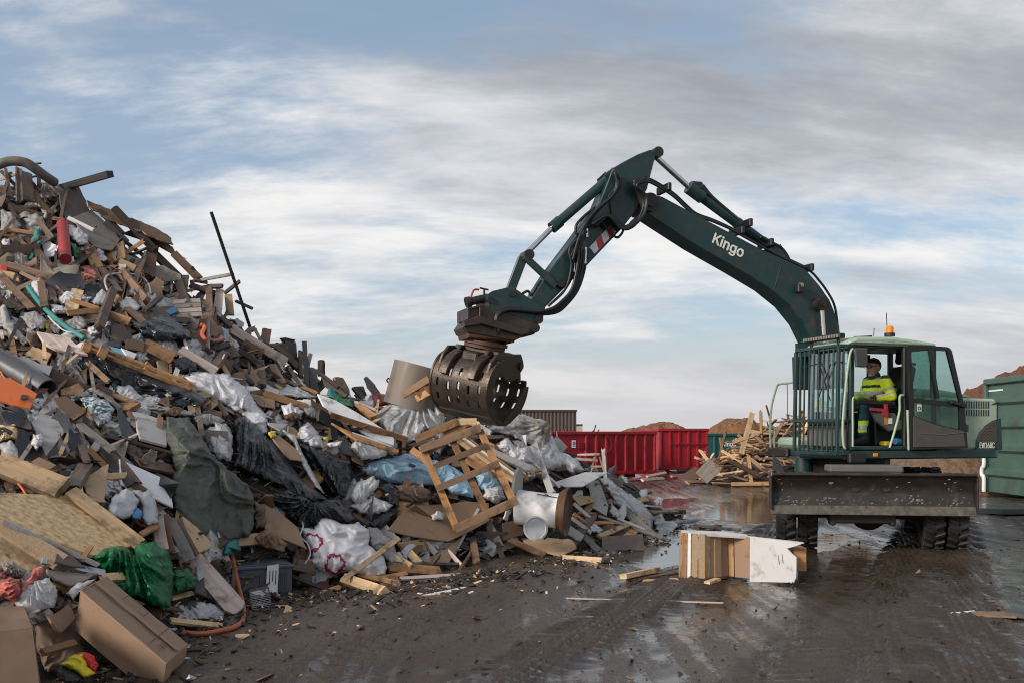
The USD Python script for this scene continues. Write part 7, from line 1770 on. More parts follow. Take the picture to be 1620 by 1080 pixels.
board('E', [(970, 370), (1062, 252), (1132, 196), (1352, 188), (1442, 178), (1560, 200), (1560, 300), (1442, 362), (1332, 412), (1072, 387)], 'cardboard', 'large flattened brown cardboard below the hanging frame', 'cardboard', 'the large brown cardboard', lift=.3, name='cardboard_sheet', curl=.07)
lump('E', [(1225, 270), (1265, 242), (1305, 262), (1300, 292), (1250, 300)], 'bag_white', 'white torn label on the large brown cardboard', 'label', puff=.03, crump=.03, lift=.46, name='paper_label')
lump('E', [(1030, 100), (1120, 90), (1220, 120), (1230, 180), (1100, 195), (1040, 180)], 'cardboard_dark', 'brown torn paper under the light blue film', 'paper', puff=.1, crump=.1, lift=.24, name='paper')
board('E', [(1180, 540), (1402, 398), (1372, 472), (1332, 542)], 'cardboard', 'folded cardboard right of the broken pallet pieces', 'cardboard', lift=.22, name='cardboard_sheet', curl=.05)
vg = thing('vent_grille', 'small grey ribbed vent grille lying right of the orange hose', 'grille'); note(Q('E', (165, 755), (290, 730), (320, 790), (220, 812)), 'the vent grille')
gA, gB, gC = GND(*Q('E', (215, 815))[0], .01), GND(*Q('E', (322, 792))[0], .01), None
e1_ = gB - gA; e2_ = np.array([-.06, .12, .17])
put('frame', cat_m([bar(gA, gB, .012, .02, (0, 1, 0)), bar(gA + e2_, gB + e2_, .012, .02, (0, 1, 0)), bar(gA, gA + e2_, .012, .02, (1, 0, 0)), bar(gB, gB + e2_, .012, .02, (1, 0, 0))]), M['trim_grey'], vg)
for k in range(1, 12): put('slat', bar(gA + e2_ * k / 12, gB + e2_ * k / 12, .012, .004, (0, 1, 0), .001), M['panel_grey'], vg)
for pts, lab in [([(320, 690), (372, 720), (352, 762), (376, 802), (330, 790), (308, 742)], 'white tissue beside the vent grille'), ([(205, 705), (250, 690), (295, 722), (240, 742)], 'white crumpled paper on top of the vent grille'), ([(245, 830), (300, 822), (285, 862), (255, 855)], 'white paper scrap on the mud below the vent grille'),
        ([(280, 875), (355, 852), (350, 882), (300, 900)], 'grey white scrap on the mud in front of the tote'), ([(540, 740), (620, 690), (600, 740), (560, 760)], 'pale rag before the thick pale timber'), ([(720, 700), (745, 692), (750, 735), (725, 740)], 'small white bottle on the mud before the thick pale timber'),
        ([(1060, 395), (1110, 385), (1120, 420), (1065, 425)], 'blue grey rag on the pallet pieces'), ([(840, 700), (890, 695), (880, 730), (845, 735)], 'white foam scrap right of the small bottle'), ([(985, 480), (1050, 475), (1100, 530), (1000, 545)], 'pale foam sack under the pallet pieces')]:
    lump('E', pts, 'bag_white', lab, 'scrap', puff=.05, crump=.05, lift=.06, name='scrap', res=18)

# ------------------------------------------------------------------ F: the right end of the heap
def cable_drum():
    a, b = Q('F', (650, 790), (885, 812))
    A, B = P(*a, 13.55), P(*b, 13.4)
    x = B - A; L = np.linalg.norm(x); R = frame_from(x, (0, 0, 1))
    t = thing('cable_drum', 'broken cable drum with white core and dark round flanges', 'drum', R=R, T=A); note(Q('F', (640, 700), (900, 700), (900, 930), (640, 870)), 'the cable drum')
    def rev(p, n=40):
        m = trimesh.creation.revolve(np.array(p), sections=n); m.vertices = m.vertices[:, [2, 0, 1]]; return m
    put('core', rev([(.0, .0), (.235, .0), (.24, .02), (.225, L * .5), (.24, L - .02), (0, L - .02)]), M['panel_white'], t, smooth=40)
    put('flange', rev([(0, L), (.26, L - .05), (.33, L + .04), (.33, L + .07), (.25, L + .03), (0, L + .05)]), M['rust_brown'], t, smooth=30)
    put('flange', rev([(0, -.03), (.26, -.04), (.26, -.005), (0, -.002)]).apply_translation((0, .0, .27)), M['panel_grey'], t, smooth=30)
    put('crack', cat_m([bar((L * .45, -.12, .212), (L * .98, -.16, .185), .02, .01, (0, 1, 0)), bar((L * .6, -.06, .224), (L * .7, -.13, .205), .012, .01, (1, 1, 0))]), M['wood_black'], t)
cable_drum()
lid = trimesh.creation.revolve(np.array([(0, 0), (.16, 0), (.165, .02), (.14, .03), (.13, .02), (0, .02)]), sections=36)
T_ = P(*Q('F', (742, 902))[0], 13.05)
put('round_lid', lid, M['plastic_grey'], R=frame_from((1, .2, 0), (-.1, -1, .25)), T=T_, smooth=30, label='round whitish bucket lid leaning under the cable drum', cat='lid'); note(Q('F', (690, 860), (790, 860), (790, 945), (690, 945)), 'the round lid')
lump('F', [(488, 372), (560, 340), (680, 308), (800, 345), (822, 382), (815, 440), (800, 482), (760, 492), (690, 460), (600, 422), (500, 402)], 'bag_grey', 'rolled dirty white insulation mat under the grapple', 'mat', 'the rolled insulation', puff=.3, crump=.04, lift=.2, name='insulation_roll', res=40, fold=(-20, 3))
lump('F', [(690, 330), (800, 345), (822, 382), (800, 490), (770, 490), (770, 400)], 'carpet_beige', 'brown end of the rolled insulation mat', 'mat', puff=.1, crump=.03, lift=.5, name='insulation_roll')
for pts, lab, k in [([(540, 470), (600, 430), (640, 480), (700, 480), (740, 560), (640, 570)], 'white film below the rolled insulation', 0), ([(640, 500), (720, 470), (820, 440), (870, 502), (900, 560), (840, 602), (740, 592), (650, 572)], 'white bulging film right of the rolled insulation', 1),
        ([(800, 440), (830, 420), (872, 500), (952, 540), (1002, 602), (930, 622), (850, 560)], 'white film sloping down before the red skip', 2), ([(480, 690), (560, 680), (592, 740), (540, 780), (470, 740)], 'white film lump behind the hanging frame', 3), ([(430, 600), (500, 590), (580, 690), (500, 720), (440, 680)], 'pale blue film behind the hanging frame', 4)]:
    lump('F', pts, ('bag_white', 'film_clear', 'bag_white', 'bag_white', 'film_blue')[k], lab, 'film', 'the ' + lab.split(' below')[0].split(' right')[0].split(' sloping')[0].split(' behind')[0] if k < 3 else None, puff=.24, crump=.1, lift=.16, name='plastic_film', res=36)
plank('F', (733, 452), (826, 722), .10, 'wood_white', 'white painted board standing beside the cable drum', short='the white painted board', lift=.3, t=.03)
plank('F', (508, 502), (742, 606), .12, 'wood_white', 'white window frame rail sloping towards the cable drum', lift=.3, t=.05)
for k in range(4):
    plank('F', (340 + 14 * k, 446 - 5 * k), (632 + 16 * k, 660 - 6 * k), .055, ('wood_pale', 'wood_orange', 'wood_white', 'wood_orange')[k], f'{("lowest pale", "second orange", "third white", "topmost orange")[k]} moulding of the bundle behind the hanging frame', lift=.34, t=.03, name='moulding', cat='moulding')
plank('F', (380, 530), (600, 665), .16, 'wood_orange', 'broad orange plank under the moulding bundle', lift=.22)
board('F', [(835, 662), (1000, 608), (1118, 610), (990, 682), (900, 684)], 'panel_white', 'white sheet lying flat on the right end of the heap', 'sheet', 'the flat white sheet', lift=.34, name='sheet', tilt=.8)
lump('F', [(1072, 640), (1122, 638), (1182, 690), (1292, 762), (1362, 842), (1342, 932), (1308, 902), (1250, 832), (1160, 772)], 'film_clear', 'long white film tail at the right end of the heap', 'film', 'the white film tail', puff=.18, crump=.09, lift=.12, name='plastic_film', res=40, fold=(-45, 2.5))
lump('F', [(1370, 900), (1400, 870), (1455, 860), (1480, 890), (1420, 945), (1375, 935)], 'film_clear', 'grey film lump on the ground beyond the broken cabinet', 'film', puff=.1, lift=.08, name='plastic_film')
board('F', [(1018, 660), (1072, 648), (1122, 782), (1112, 834), (1040, 792)], 'panel_grey', 'grey rounded board under the flat white sheet', lift=.2, short='the grey rounded board')
board('F', [(930, 735), (1056, 735), (1050, 760), (980, 777)], 'chipboard', 'small plywood sheet beside the grey rounded board', 'plywood', lift=.24, name='plywood', tilt=.5)
for a, b, w, m_, lab in [((940, 770), (1042, 862), .05, 'wood_white', 'white strip below the small plywood sheet'), ((930, 850), (1032, 926), .07, 'wood_white', 'white profile right of the cable drum'), ((888, 890), (986, 958), .13, 'wood_white', 'broad white gutter piece in front of the cable drum'),
        ((1070, 945), (1302, 848), .08, 'wood_pale', 'pale batten leaning on the brown panel at the right end'), ((1165, 850), (1402, 944), .04, 'wood_white', 'long thin white strip at the right end'), ((1070, 838), (1200, 882), .04, 'wood_pink', 'pink strip near the white film tail'),
        ((1010, 870), (1165, 875), .05, 'wood_orange', 'orange stick below the small plywood sheet'), ((940, 825), (1010, 880), .06, 'wood_orange', 'orange stick left of the white strip'), ((1225, 890), (1440, 965), .06, 'wood_grey', 'grey batten behind the brown panel'),
        ((560, 940), (795, 1042), .09, 'wood_brown', 'brown plank sloping to the mud before the cable drum'), ((880, 1056), (1088, 1072), .09, 'wood_pale', 'pale board lying flat on the mud before the heap end'), ((1340, 815), (1500, 812), .15, 'wood_brown', 'dark brown board beyond the white film tail'),
        ((1280, 755), (1320, 750), .10, 'wood_orange', 'orange offcut on the white film tail'), ((1310, 782), (1395, 790), .07, 'wood_white', 'white batten beside the dark brown board'), ((1150, 640), (1260, 700), .06, 'wood_dark', 'dark bar behind the white film tail'),
        ((1110, 625), (1165, 660), .08, 'wood_grey', 'grey end board at the tip of the flat white sheet'), ((700, 605), (800, 595), .07, 'wood_orange', 'orange board end below the bulging film'), ((840, 590), (905, 585), .1, 'wood_brown', 'brown scrap in the sloping white film'),
        ((730, 560), (870, 690), .04, 'wood_white', 'thin white strip across the white painted board'), ((560, 470), (640, 520), .14, 'wood_brown', 'brown board end under the rolled insulation'), ((500, 640), (560, 760), .12, 'wood_brown', 'brown board behind the hanging frame'),
        ((490, 860), (560, 1000), .11, 'wood_grey', 'grey splintered post before the large brown cardboard'), ((540, 960), (575, 1060), .06, 'wood_dark', 'dark splintered stake at the heap foot')]:
    plank('F', a, b, w, m_, lab, lift=.2, t=.03)
board('F', [(1088, 942), (1298, 928), (1308, 1012), (1088, 1012)], 'carpet_brown', 'brown panel standing at the right foot of the heap', 'panel', 'the brown panel', lift=.16, name='panel', t=.03)
board('F', [(668, 950), (742, 948), (932, 960), (957, 1000), (880, 1047), (708, 1002)], 'chipboard', 'torn chipboard sheet on the mud before the cable drum', 'chipboard', lift=.18, name='chipboard', rough_edge=1.0, tilt=.6)
board('F', [(572, 872), (672, 850), (682, 932), (580, 962)], 'cardboard_dark', 'brown box side left of the round lid', 'board', lift=.24)
board('F', [(378, 952), (492, 960), (562, 1012), (522, 1042), (430, 1002)], 'metal_sheet', 'bent silver metal sheet at the foot of the heap', 'sheet', lift=.2, name='metal_sheet', curl=.05, rough_edge=.6)
lump('F', [(350, 950), (430, 905), (480, 930), (500, 990), (420, 1000)], 'film_black', 'black bag behind the bent silver sheet', 'bag', puff=.12, lift=.16)
crt = thing('slatted_crate', 'small pale slatted crate standing before the red skip', 'crate'); note(Q('F', (950, 520), (1095, 580)), 'the slatted crate')
for a, b, w in [((1050, 530), (1030, 612), .05), ((1075, 530), (1098, 606), .06), ((1030, 580), (1095, 580), .08), ((952, 540), (1065, 548), .16), ((960, 520), (1075, 516), .10)]:
    pa_, pb_ = Q('F', a, b); A_, B_ = P(*pa_, 15.9), P(*pb_, 15.9)
    put('slat', bar(np.zeros(3), B_ - A_, w * .6, .025, (0, 1, .2)), M['wood_pale' if w < .1 else 'wood_pink'], crt, T=A_)
prk = thing('pallet', 'broken pale pallet end leaning beside the grapple and bent sheet', 'pallet')
for a, b, w in [((55, 212), (192, 128), .11), ((125, 232), (205, 188), .11), ((165, 150), (205, 200), .09), ((120, 180), (160, 225), .08)]:
    pa_, pb_ = Q('F', a, b); A_, B_ = P(*pa_, 14.3), P(*pb_, 14.3)
    put('slat', bar(np.zeros(3), B_ - A_, w, .03, (0.2, 0.3, 1)), M['wood_orange'], prk, T=A_)

# ------------------------------------------------------------------ the wooden frame hanging from the grapple
DP = 12.75
hf = thing('wooden_frame', 'broken wooden pallet frame hanging from the grapple', 'frame'); note(Q('F', (150, 400), (455, 380), (650, 760), (330, 915)), 'the hanging frame')
def fb(nm, a, b, w, mt, d0=0, d1=0, t=.045):
    pa_, pb_ = Q('F', a, b); A_, B_ = P(*pa_, DP + d0), P(*pb_, DP + d1)
    L = np.linalg.norm(B_ - A_); R = frame_from(B_ - A_, (.25, -1, .15))
    put(nm, plank_mesh(L, w, t, RNG, jag=.08), M[mt], hf, R=R, T=(A_ + B_) / 2)
fb('stile', (152, 470), (338, 908), .085, 'wood_orange', .10, .0)
fb('stile', (312, 445), (488, 812), .080, 'wood_orange', .12, .02)
fb('stile', (452, 385), (628, 760), .085, 'wood_orange', .14, .04)
fb('rail', (148, 490), (462, 378), .10, 'wood_brown', .06, .10)
fb('rail', (215, 582), (490, 470), .075, 'wood_brown', .05, .08)
fb('rail', (232, 695), (560, 560), .085, 'wood_brown', .0, .05)
fb('rail', (322, 905), (655, 752), .11, 'wood_brown', -.06, -.02)
fb('slat', (118, 442), (342, 346), .10, 'wood_orange', .16, .20, .025)
fb('slat', (268, 418), (400, 350), .09, 'wood_orange', .22, .24, .025)
fb('slat', (100, 492), (190, 560), .09, 'wood_orange', .2, .16, .025)
fb('slat', (195, 505), (290, 448), .06, 'wood_orange', .18, .2, .025)
fb('slat', (330, 350), (440, 348), .09, 'wood_pale', .22, .24, .025)

# ------------------------------------------------------------------ on the yard: the broken cabinet and the loose pieces
def cabinet():
    G = lambda x, y: GND(*Q('L', (x, y))[0], .02)
    Z = ZOOM['L']
    t = thing('broken_cabinet', 'broken cabinet with bare wood and white side lying on the wet yard', 'cabinet')
    note(Q('L', (525, 270), (1400, 350), (1345, 635), (525, 610)), 'the broken cabinet')
    p = [G(528, 605), G(700, 610), G(868, 590), G(1016, 604), G(1345, 640)]
    def top(i, x, y):
        D = p[i][1]; q = Q('L', (x, y))[0]; return P(*q, D)
    tops = [top(0, 535, 280), top(1, 700, 292), top(2, 862, 292), top(3, 1014, 312), top(4, 1345, 452)]
    def wall(nm, a, b, ta, tb, mt, th=.02):
        # a slab between two ground points and their tops
        dirn = b - a; nn = np.cross(dirn, [0, 0, 1.0]); nn /= np.linalg.norm(nn)
        v = np.array([a, b, tb, ta]); v2 = v - nn * th
        m = trimesh.convex.convex_hull(np.vstack([v, v2]))
        c = m.vertices.mean(0); R = frame_from(ta - a, nn)
        m.vertices = (m.vertices - c) @ R
        put(nm, m, M[mt], t, R=R, T=c)
    # bare wood back made of upright boards
    xs = [(0, .0, .10, 'wood_orange'), (0, .11, .24, 'wood_pale'), (0, .25, .47, 'wood_white'), (0, .48, .72, 'wood_orange'), (0, .73, .99, 'wood_pale')]
    for i, (j0, j1) in enumerate(((0, 1), (1, 2), (2, 3))):
        cuts = [(.0, .22), (.24, .40), (.42, .70), (.72, .99)] if i < 2 else [(.0, .28), (.30, .99)]
        for k, (u0, u1) in enumerate(cuts):
            a, b = p[j0] + (p[j1] - p[j0]) * u0, p[j0] + (p[j1] - p[j0]) * u1
            ta, tb = tops[j0] + (tops[j1] - tops[j0]) * u0, tops[j0] + (tops[j1] - tops[j0]) * u1
            mt = (('wood_orange', 'wood_white', 'chipboard', 'chipboard'), ('wood_pale', 'chipboard', 'chipboard', 'cardboard'), ('wood_orange', 'cardboard'))[i][k]
            off = np.array([0, .012 * ((k + i) % 3), 0])
            wall('back_board', a + off, b + off, ta + off, tb + off, mt)
    # white side with a broken end
    n_ = np.cross(p[4] - p[3], [0, 0, 1.0]); n_ /= np.linalg.norm(n_)
    pts = Q('L', (1016, 312), (1200, 330), (1402, 352), (1352, 372), (1282, 392), (1320, 430), (1350, 455), (1347, 600), (1338, 618), (1330, 638), (1322, 628), (1312, 640), (1300, 630), (1286, 634), (1016, 628))
    ctr = (p[3] + p[4]) / 2
    r = ray(pts); s = ((ctr - CAMV) @ n_) / (r @ n_); q3 = r * s[:, None] + CAMV
    R = frame_from(p[4] - p[3], n_ if n_ @ (CAMV - ctr) > 0 else -n_)
    loc = (q3 - ctr) @ R
    mat('panel_wet', (0.50, 0.485, 0.48), rough=.5, var=.08, scale=(2, 2, 2), dirt=.42, dirt_col=(.12, .10, .085), dirt_scale=5)
    put('white_side', prism(loc[:, :2], -.022, 0, .002, plane='xy'), M['panel_wet'], t, R=R, T=ctr)
    put('scratch', cat_m([bar(loc[0] + (loc[6] - loc[0]) * u + [0, dz, .002], loc[0] + (loc[6] - loc[0]) * u + [.015, dz - .10, .002], .006, .002, (1, 0, 0), .0004) for u, dz in ((.62, -.06), (.70, -.03))]), M['print_dark'], t, R=R, T=ctr)
    back = np.array([.05, .34, .0])
    for i in (0, 2, 3):
        wall('shelf', p[i] + [0, .03, 0], p[i] + back, tops[i] + [0, .03, 0], tops[i] + back, 'chipboard')
    m = cat_m([trimesh.convex.convex_hull(np.vstack([[tops[i] + [0, .025, 0] for i in range(4)], [tops[i] + back for i in range(4)], [q + [0, .03, -.02] for q in tops[:4]], [q + back - [0, 0, .02] for q in tops[:4]]]))])
    put('top_board', m, M['wood_white'], t)
    m = trimesh.convex.convex_hull(np.vstack([[q + [-.03, -.04, -.015] for q in p[:3]], [q + back for q in p[:3]], [q + [-.03, -.04, .01] for q in p[:3]], [q + back + [0, 0, .01] for q in p[:3]]]))
    put('bottom_board', m, M['wood_wet'], t)
    e = P(*Q('L', (1352, 555))[0], p[4][1] + .12)
    put('end_block', cbox(e[0] - .03, e[0] + .11, e[1], e[1] + .22, e[2], e[2] + .26, .01), M['wood_orange'], t)
    put('top_rail', bar(tops[3] + [0, .05, 0], P(*Q('L', (1400, 352))[0], p[4][1] + .05), .05, .018, (0, 1, 0)), M['wood_white'], t)
cabinet()
def flat(z, a, b, w, t, mt, label, cat='plank', name='plank', up_=.0, jag=.1, short=None):
    pa, pb = Q(z, a, b); A_, B_ = GND(*pa, up_ + t / 2 + .01), GND(*pb, up_ + t / 2 + .01)
    note([pa, pb], short)
    return put(name, plank_mesh(np.linalg.norm(B_ - A_), w, t, RNG, jag=jag), M[mt], R=frame_from(B_ - A_, (RNG.normal(0, .06), RNG.normal(0, .06), 1)), T=(A_ + B_) / 2, label=label, cat=cat)
flat('L', (160, 622), (545, 562), .13, .05, 'wood_brown', 'brown timber on the yard left of the broken cabinet', short='the brown yard timber')
flat('L', (112, 592), (362, 540), .09, .05, 'wood_pale', 'pale timber lying on the brown one left of the cabinet', up_=.06)
flat('L', (230, 622), (502, 612), .06, .03, 'wood_pale', 'thin pale batten in front of the brown yard timber')
flat('L', (712, 636), (792, 610), .07, .03, 'wood_pale', 'small pale offcut before the broken cabinet')
flat('L', (400, 580), (530, 555), .08, .04, 'wood_wet', 'dark crumbling wood between timber and cabinet')
flat('L', (-290, 745), (830, 778), .035, .012, 'wood_pink', 'long thin pale strip lying across the wet yard', name='strip', cat='strip', short='the long thin strip')
flat('L', (310, 135), (552, 128), .16, .08, 'wood_brown', 'dark brown board behind the white film tail on the yard', up_=.05)
flat('L', (620, 225), (950, 262), .05, .04, 'wood_grey', 'grey stick on the yard behind the broken cabinet', up_=.04)
flat('L', (640, 248), (800, 232), .10, .05, 'wood_brown', 'brown board just behind the broken cabinet')
flat('L', (340, 212), (660, 182), .03, .02, 'wood_white', 'thin white strip behind the broken cabinet', up_=.12)
flat('', (1441, 963), (1500, 970), .02, .01, 'wood_white', 'thin bent white stick on the yard at right, near part', name='stick', cat='stick')
flat('', (1500, 970), (1542, 966), .02, .01, 'wood_white', 'thin white stick joining the flat grey board', name='stick', cat='stick')
flat('', (1540, 970), (1600, 972), .34, .015, 'cardboard', 'flat brown card on the yard at the right edge', name='cardboard_sheet', cat='cardboard')
flat('', (1590, 968), (1640, 972), .3, .04, 'panel_dark', 'dark mat at the right edge of the yard', name='mat', cat='mat')
flat('', (1560, 808), (1700, 806), .9, .10, 'panel_dark', 'black sheets stacked flat beside the green container', name='sheet_stack', cat='sheets')
flat('', (1554, 822), (1577, 831), .03, .015, 'wood_white', 'thin white stick near the black sheets', name='stick', cat='stick')
flat('', (1593, 830), (1614, 833), .03, .015, 'wood_white', 'short white stick at the right edge by the black sheets', name='stick', cat='stick')
# ------------------------------------------------------------------ the rest of the heap: more loose pieces, each of them a thing
SEEN_LABELS = set()
for p_ in stage.GetPrimAtPath('/World').GetChildren():
    SEEN_LABELS.add(p_.GetCustomDataByKey('label'))
LPOS = np.array([p for p, s in LAND])
FR = np.random.default_rng(77)
def unique_label(look, noun, c):
    d = np.linalg.norm(LPOS - c, axis=1)
    for extra in ('', 'half buried ', 'muddy '):
        for k in np.argsort(d)[:9]:
            dx, dy = c - LPOS[k]
            rel = ('just ' if d[k] < 45 else '') + (('below' if dy > 0 else 'above') if abs(dy) > abs(dx) * .8 else ('right of' if dx > 0 else 'left of'))
            lab = f'{extra}{look} {noun} {rel} {LAND[k][1]}'
            if lab not in SEEN_LABELS and len(lab.split()) <= 16:
                SEEN_LABELS.add(lab); return lab
    return None
COLW = dict(wood_pale='pale', wood_orange='orange', wood_brown='brown', wood_dark='dark', wood_black='black', wood_grey='grey', wood_white='white', wood_pink='pinkish', wood_wet='wet dark',
            panel_white='white', panel_grey='grey', panel_dark='dark grey', cardboard='brown', cardboard_dark='dark brown', chipboard='tan', felt_grey='slate grey', carpet_brown='muddy brown', maroon='maroon', metal_sheet='silver', plastic_blue='blue', plastic_grey='light grey', plastic_yellow='yellow', plastic_orange='orange',
            bag_white='white', bag_grey='grey', film_black='black', film_clear='clear', bag_teal='teal', bag_red='red', plastic_sky='light blue', tarp_green='olive', carpet_beige='beige', rust_brown='rusty')
TREE = shapely.STRtree(SHAPES)
KEEP = shapely.union_all([Polygon(Q(z, *p)).buffer(14) for z, p in (('E', [(10, 540), (240, 450), (440, 490), (430, 700), (120, 720)]), ('C', [(960, 570), (1300, 550), (1400, 680), (1300, 810), (1000, 820)]), ('E', [(480, 335), (700, 290), (880, 330), (990, 570), (700, 610)]), ('C', [(520, 350), (880, 270), (1120, 480), (970, 660), (700, 560)]), ('C', [(380, 600), (570, 490), (1105, 850), (900, 1000), (600, 940)]), ('C', [(0, 0), (420, 0), (760, 290), (530, 350), (0, 150)]), ('B', [(955, 500), (1150, 620), (1440, 940), (1430, 1180), (980, 1080)]), ('D', [(110, 570), (260, 600), (720, 1080), (440, 1010), (110, 870)]), ('D', [(910, 880), (1240, 780), (1640, 1000), (1100, 970)]), ('F', [(640, 690), (910, 690), (920, 920), (660, 940)]))])
spots = []
tries = 0
while len(spots) < 640 and tries < 40000:
    tries += 1
    q = np.array([FR.uniform(-5, 1060), FR.uniform(262, 965)])
    if not on_heap(*q) or KEEP.contains(Point(q)): continue
    if len(TREE.query(Point(q), predicate='within')) and FR.random() < .9: continue
    if spots and np.min(np.linalg.norm(np.array(spots) - q, axis=1)) < 11: continue
    spots.append(q)
n_made = dict(plank=0, board=0, bag=0)
for q in spots:
    D_ = float(heap_D([q])[0]); up_ = np.clip((700 - q[1]) / 400, 0, 1); right = np.clip((q[0] - 350) / 500, 0, 1)
    sc = 12.5 / D_
    r = FR.random()
    if r < .47 and n_made['plank'] < 285:
        L = FR.uniform(30, 100) * sc * (1.3 if FR.random() < .25 else 1)
        a = FR.choice([FR.normal(38, 20), FR.normal(-30, 22), FR.normal(95, 16), FR.uniform(0, 180)], p=[.42, .2, .14, .24])
        dv = np.array([math.cos(math.radians(a)), math.sin(math.radians(a))]) * L / 2
        names = ['wood_dark', 'wood_wet', 'wood_brown', 'wood_black', 'wood_grey', 'wood_orange', 'wood_pale', 'wood_pink', 'wood_white']
        pr = np.array([.20, .19, .24, .10, .04, .10, .06, .04, .03]) * (1 - right) + np.array([.10, .12, .2, .05, .09, .15, .12, .07, .10]) * right
        mt = str(FR.choice(names, p=pr / pr.sum()))
        w = float(FR.choice([.035, .06, .09, .13, .18], p=[.32, .27, .21, .13, .07]))
        tilt = abs(((a + 90) % 180) - 90)
        look = ('long ' if L > 80 * sc else 'short ' if L < 50 * sc else '') + COLW[mt]
        nm_ = 'batten' if w < .05 else 'lath' if w < .08 else 'board' if w > .12 else 'plank'
        noun = ('upright ' if tilt > 65 else 'level ' if tilt < 15 else 'sloping ') + nm_
        lab = unique_label(look, noun, q)
        if not lab: continue
        plank('', tuple(q - dv), tuple(q + dv), w, mt, lab, name=nm_, cat=nm_, lift=FR.uniform(.0, .13), t=float(FR.choice([.015, .025, .045])), ab=tuple(FR.normal(0, .16, 2)), jag=.4, note_it=False, group='loose boards and battens in the waste heap', bow=FR.normal(0, .01))
        n_made['plank'] += 1
    elif r < .72:
        k = int(FR.integers(4, 8)); rr = FR.uniform(10, 26) * sc
        an = np.sort(FR.uniform(0, 2 * np.pi, k)); el = FR.uniform(.45, 1); ro = FR.uniform(0, np.pi)
        pts = np.column_stack([np.cos(an), np.sin(an) * el]) * rr * FR.uniform(.7, 1.25, (k, 1))
        pts = pts @ np.array([[math.cos(ro), math.sin(ro)], [-math.sin(ro), math.cos(ro)]]) + q
        if Polygon(pts).area < 60: continue
        mt = str(FR.choice(['cardboard', 'cardboard_dark', 'chipboard', 'panel_white', 'panel_grey', 'panel_dark', 'felt_grey', 'carpet_brown', 'metal_sheet', 'rust_brown', 'maroon', 'carpet_beige'], p=[.19, .19, .08, .13, .06, .05, .06, .11, .02, .07, .015, .025]))
        noun = 'felt scrap' if mt == 'felt_grey' else 'carpet scrap' if 'carpet' in mt else 'metal scrap' if mt == 'metal_sheet' else 'cardboard scrap' if 'cardboard' in mt else 'board scrap'
        lab = unique_label(('large ' if rr > 20 * sc else 'small ' if rr < 14 * sc else '') + COLW[mt], noun, q)
        if not lab: continue
        soft = noun.split()[0] in ('felt', 'carpet', 'cardboard', 'metal')
        board('', pts, mt, lab, noun.split()[0] + ' scrap', name=noun.replace(' ', '_'), lift=FR.uniform(0, .12), t=.012 if soft else .022, rough_edge=1.3, note_it=False, curl=FR.uniform(.02, .07) if soft else 0, dd=FR.normal(0, .12, k), group='sheet scraps in the waste heap')
    else:
        k = 9; rr = FR.uniform(9, 25) * sc
        an = np.arange(k) * 2 * np.pi / k; el = FR.uniform(.45, 1); ro = FR.normal(.6, .5)
        pts = np.column_stack([np.cos(an), np.sin(an) * el]) * rr * FR.uniform(.7, 1.3, (k, 1))
        pts = pts @ np.array([[math.cos(ro), math.sin(ro)], [-math.sin(ro), math.cos(ro)]]) + q
        mt = str(FR.choice(['bag_white', 'bag_grey', 'film_black', 'film_clear', 'bag_teal', 'bag_red', 'plastic_blue', 'plastic_yellow', 'carpet_brown'], p=[.20, .14, .32, .21, .02, .015, .015, .01, .07]))
        noun = 'film scrap' if mt in ('film_clear', 'film_black') else 'rag' if mt == 'carpet_brown' else 'bag'
        lab = unique_label(('large ' if rr > 19 * sc else 'small ' if rr < 13 * sc else '') + COLW[mt], noun, q)
        if not lab: continue
        lump('', pts, mt, lab, noun, name=noun.replace(' ', '_') if noun != 'bag' else 'plastic_bag', puff=.1 * FR.uniform(.6, 1.3), crump=.09, lift=FR.uniform(-.02, .1), res=17, note_it=False, edge=.6, group='bags and film scraps in the waste heap')

for k in range(16):
    q = spots[int(FR.integers(0, len(spots)))]; p_ = [q]; a = FR.uniform(-.3, 1.3)
    for j in range(6):
        a += FR.normal(0, .7); p_.append(p_[-1] + 17 * np.array([math.cos(a), math.sin(a)]))
    if not all(on_heap(*c) for c in p_): continue
    mt = str(FR.choice(['hose_black', 'hose_black', 'bag_white', 'bag_red', 'plastic_orange']))
    lab = unique_label('thin ' + dict(hose_black='black', bag_white='white', bag_red='red', plastic_orange='orange')[mt], 'cable', np.mean(p_, 0))
    if lab: hose_on('', [tuple(c) for c in p_], .009, mt, lab, 'cable', lifts=list(FR.uniform(.14, .30, 7)), name='cable')
# splinters, chips and crumbs nobody could count, over the heap and along its foot
def crumbs(n, size, place, rng, elong=3.0):
    base = cbox(-.5, .5, -.5, .5, -.5, .5, .0).vertices
    bf = trimesh.creation.box().faces; bv = trimesh.creation.box().vertices
    V, F = [], []
    for i in range(n):
        p = place(rng)
        if p is None: continue
        s = size * rng.lognormal(0, .5) * np.array([rng.uniform(1, elong), rng.uniform(.4, 1.1), rng.uniform(.12, .5)])
        R = trimesh.transformations.euler_matrix(*rng.uniform(-.6, .6, 2), rng.uniform(0, 6.3))[:3, :3]
        v = (bv * s * rng.uniform(.7, 1.3, (8, 1))) @ R.T + p
        F.append(bf + 8 * len(V)); V.append(v)
    return trimesh.Trimesh(np.vstack(V), np.vstack(F), process=False)
def on_mass(rng):
    q = np.array([rng.uniform(-20, 1080), rng.uniform(262, 985)])
    if not HIT[int((q[1] - 236) / 4), int((q[0] + 80) / 4)]: return None
    c = PD(*q, rng.uniform(-.05, .04)); return c if heap_z(c[0], c[1]) > .02 else None
FOOT = np.array([GND(x, y)[:2] for x, y in [(120, 1090), (230, 1050), (310, 1000), (400, 965), (470, 948), (600, 938), (700, 930), (780, 912), (880, 892), (960, 872), (1045, 850), (1085, 828)]])
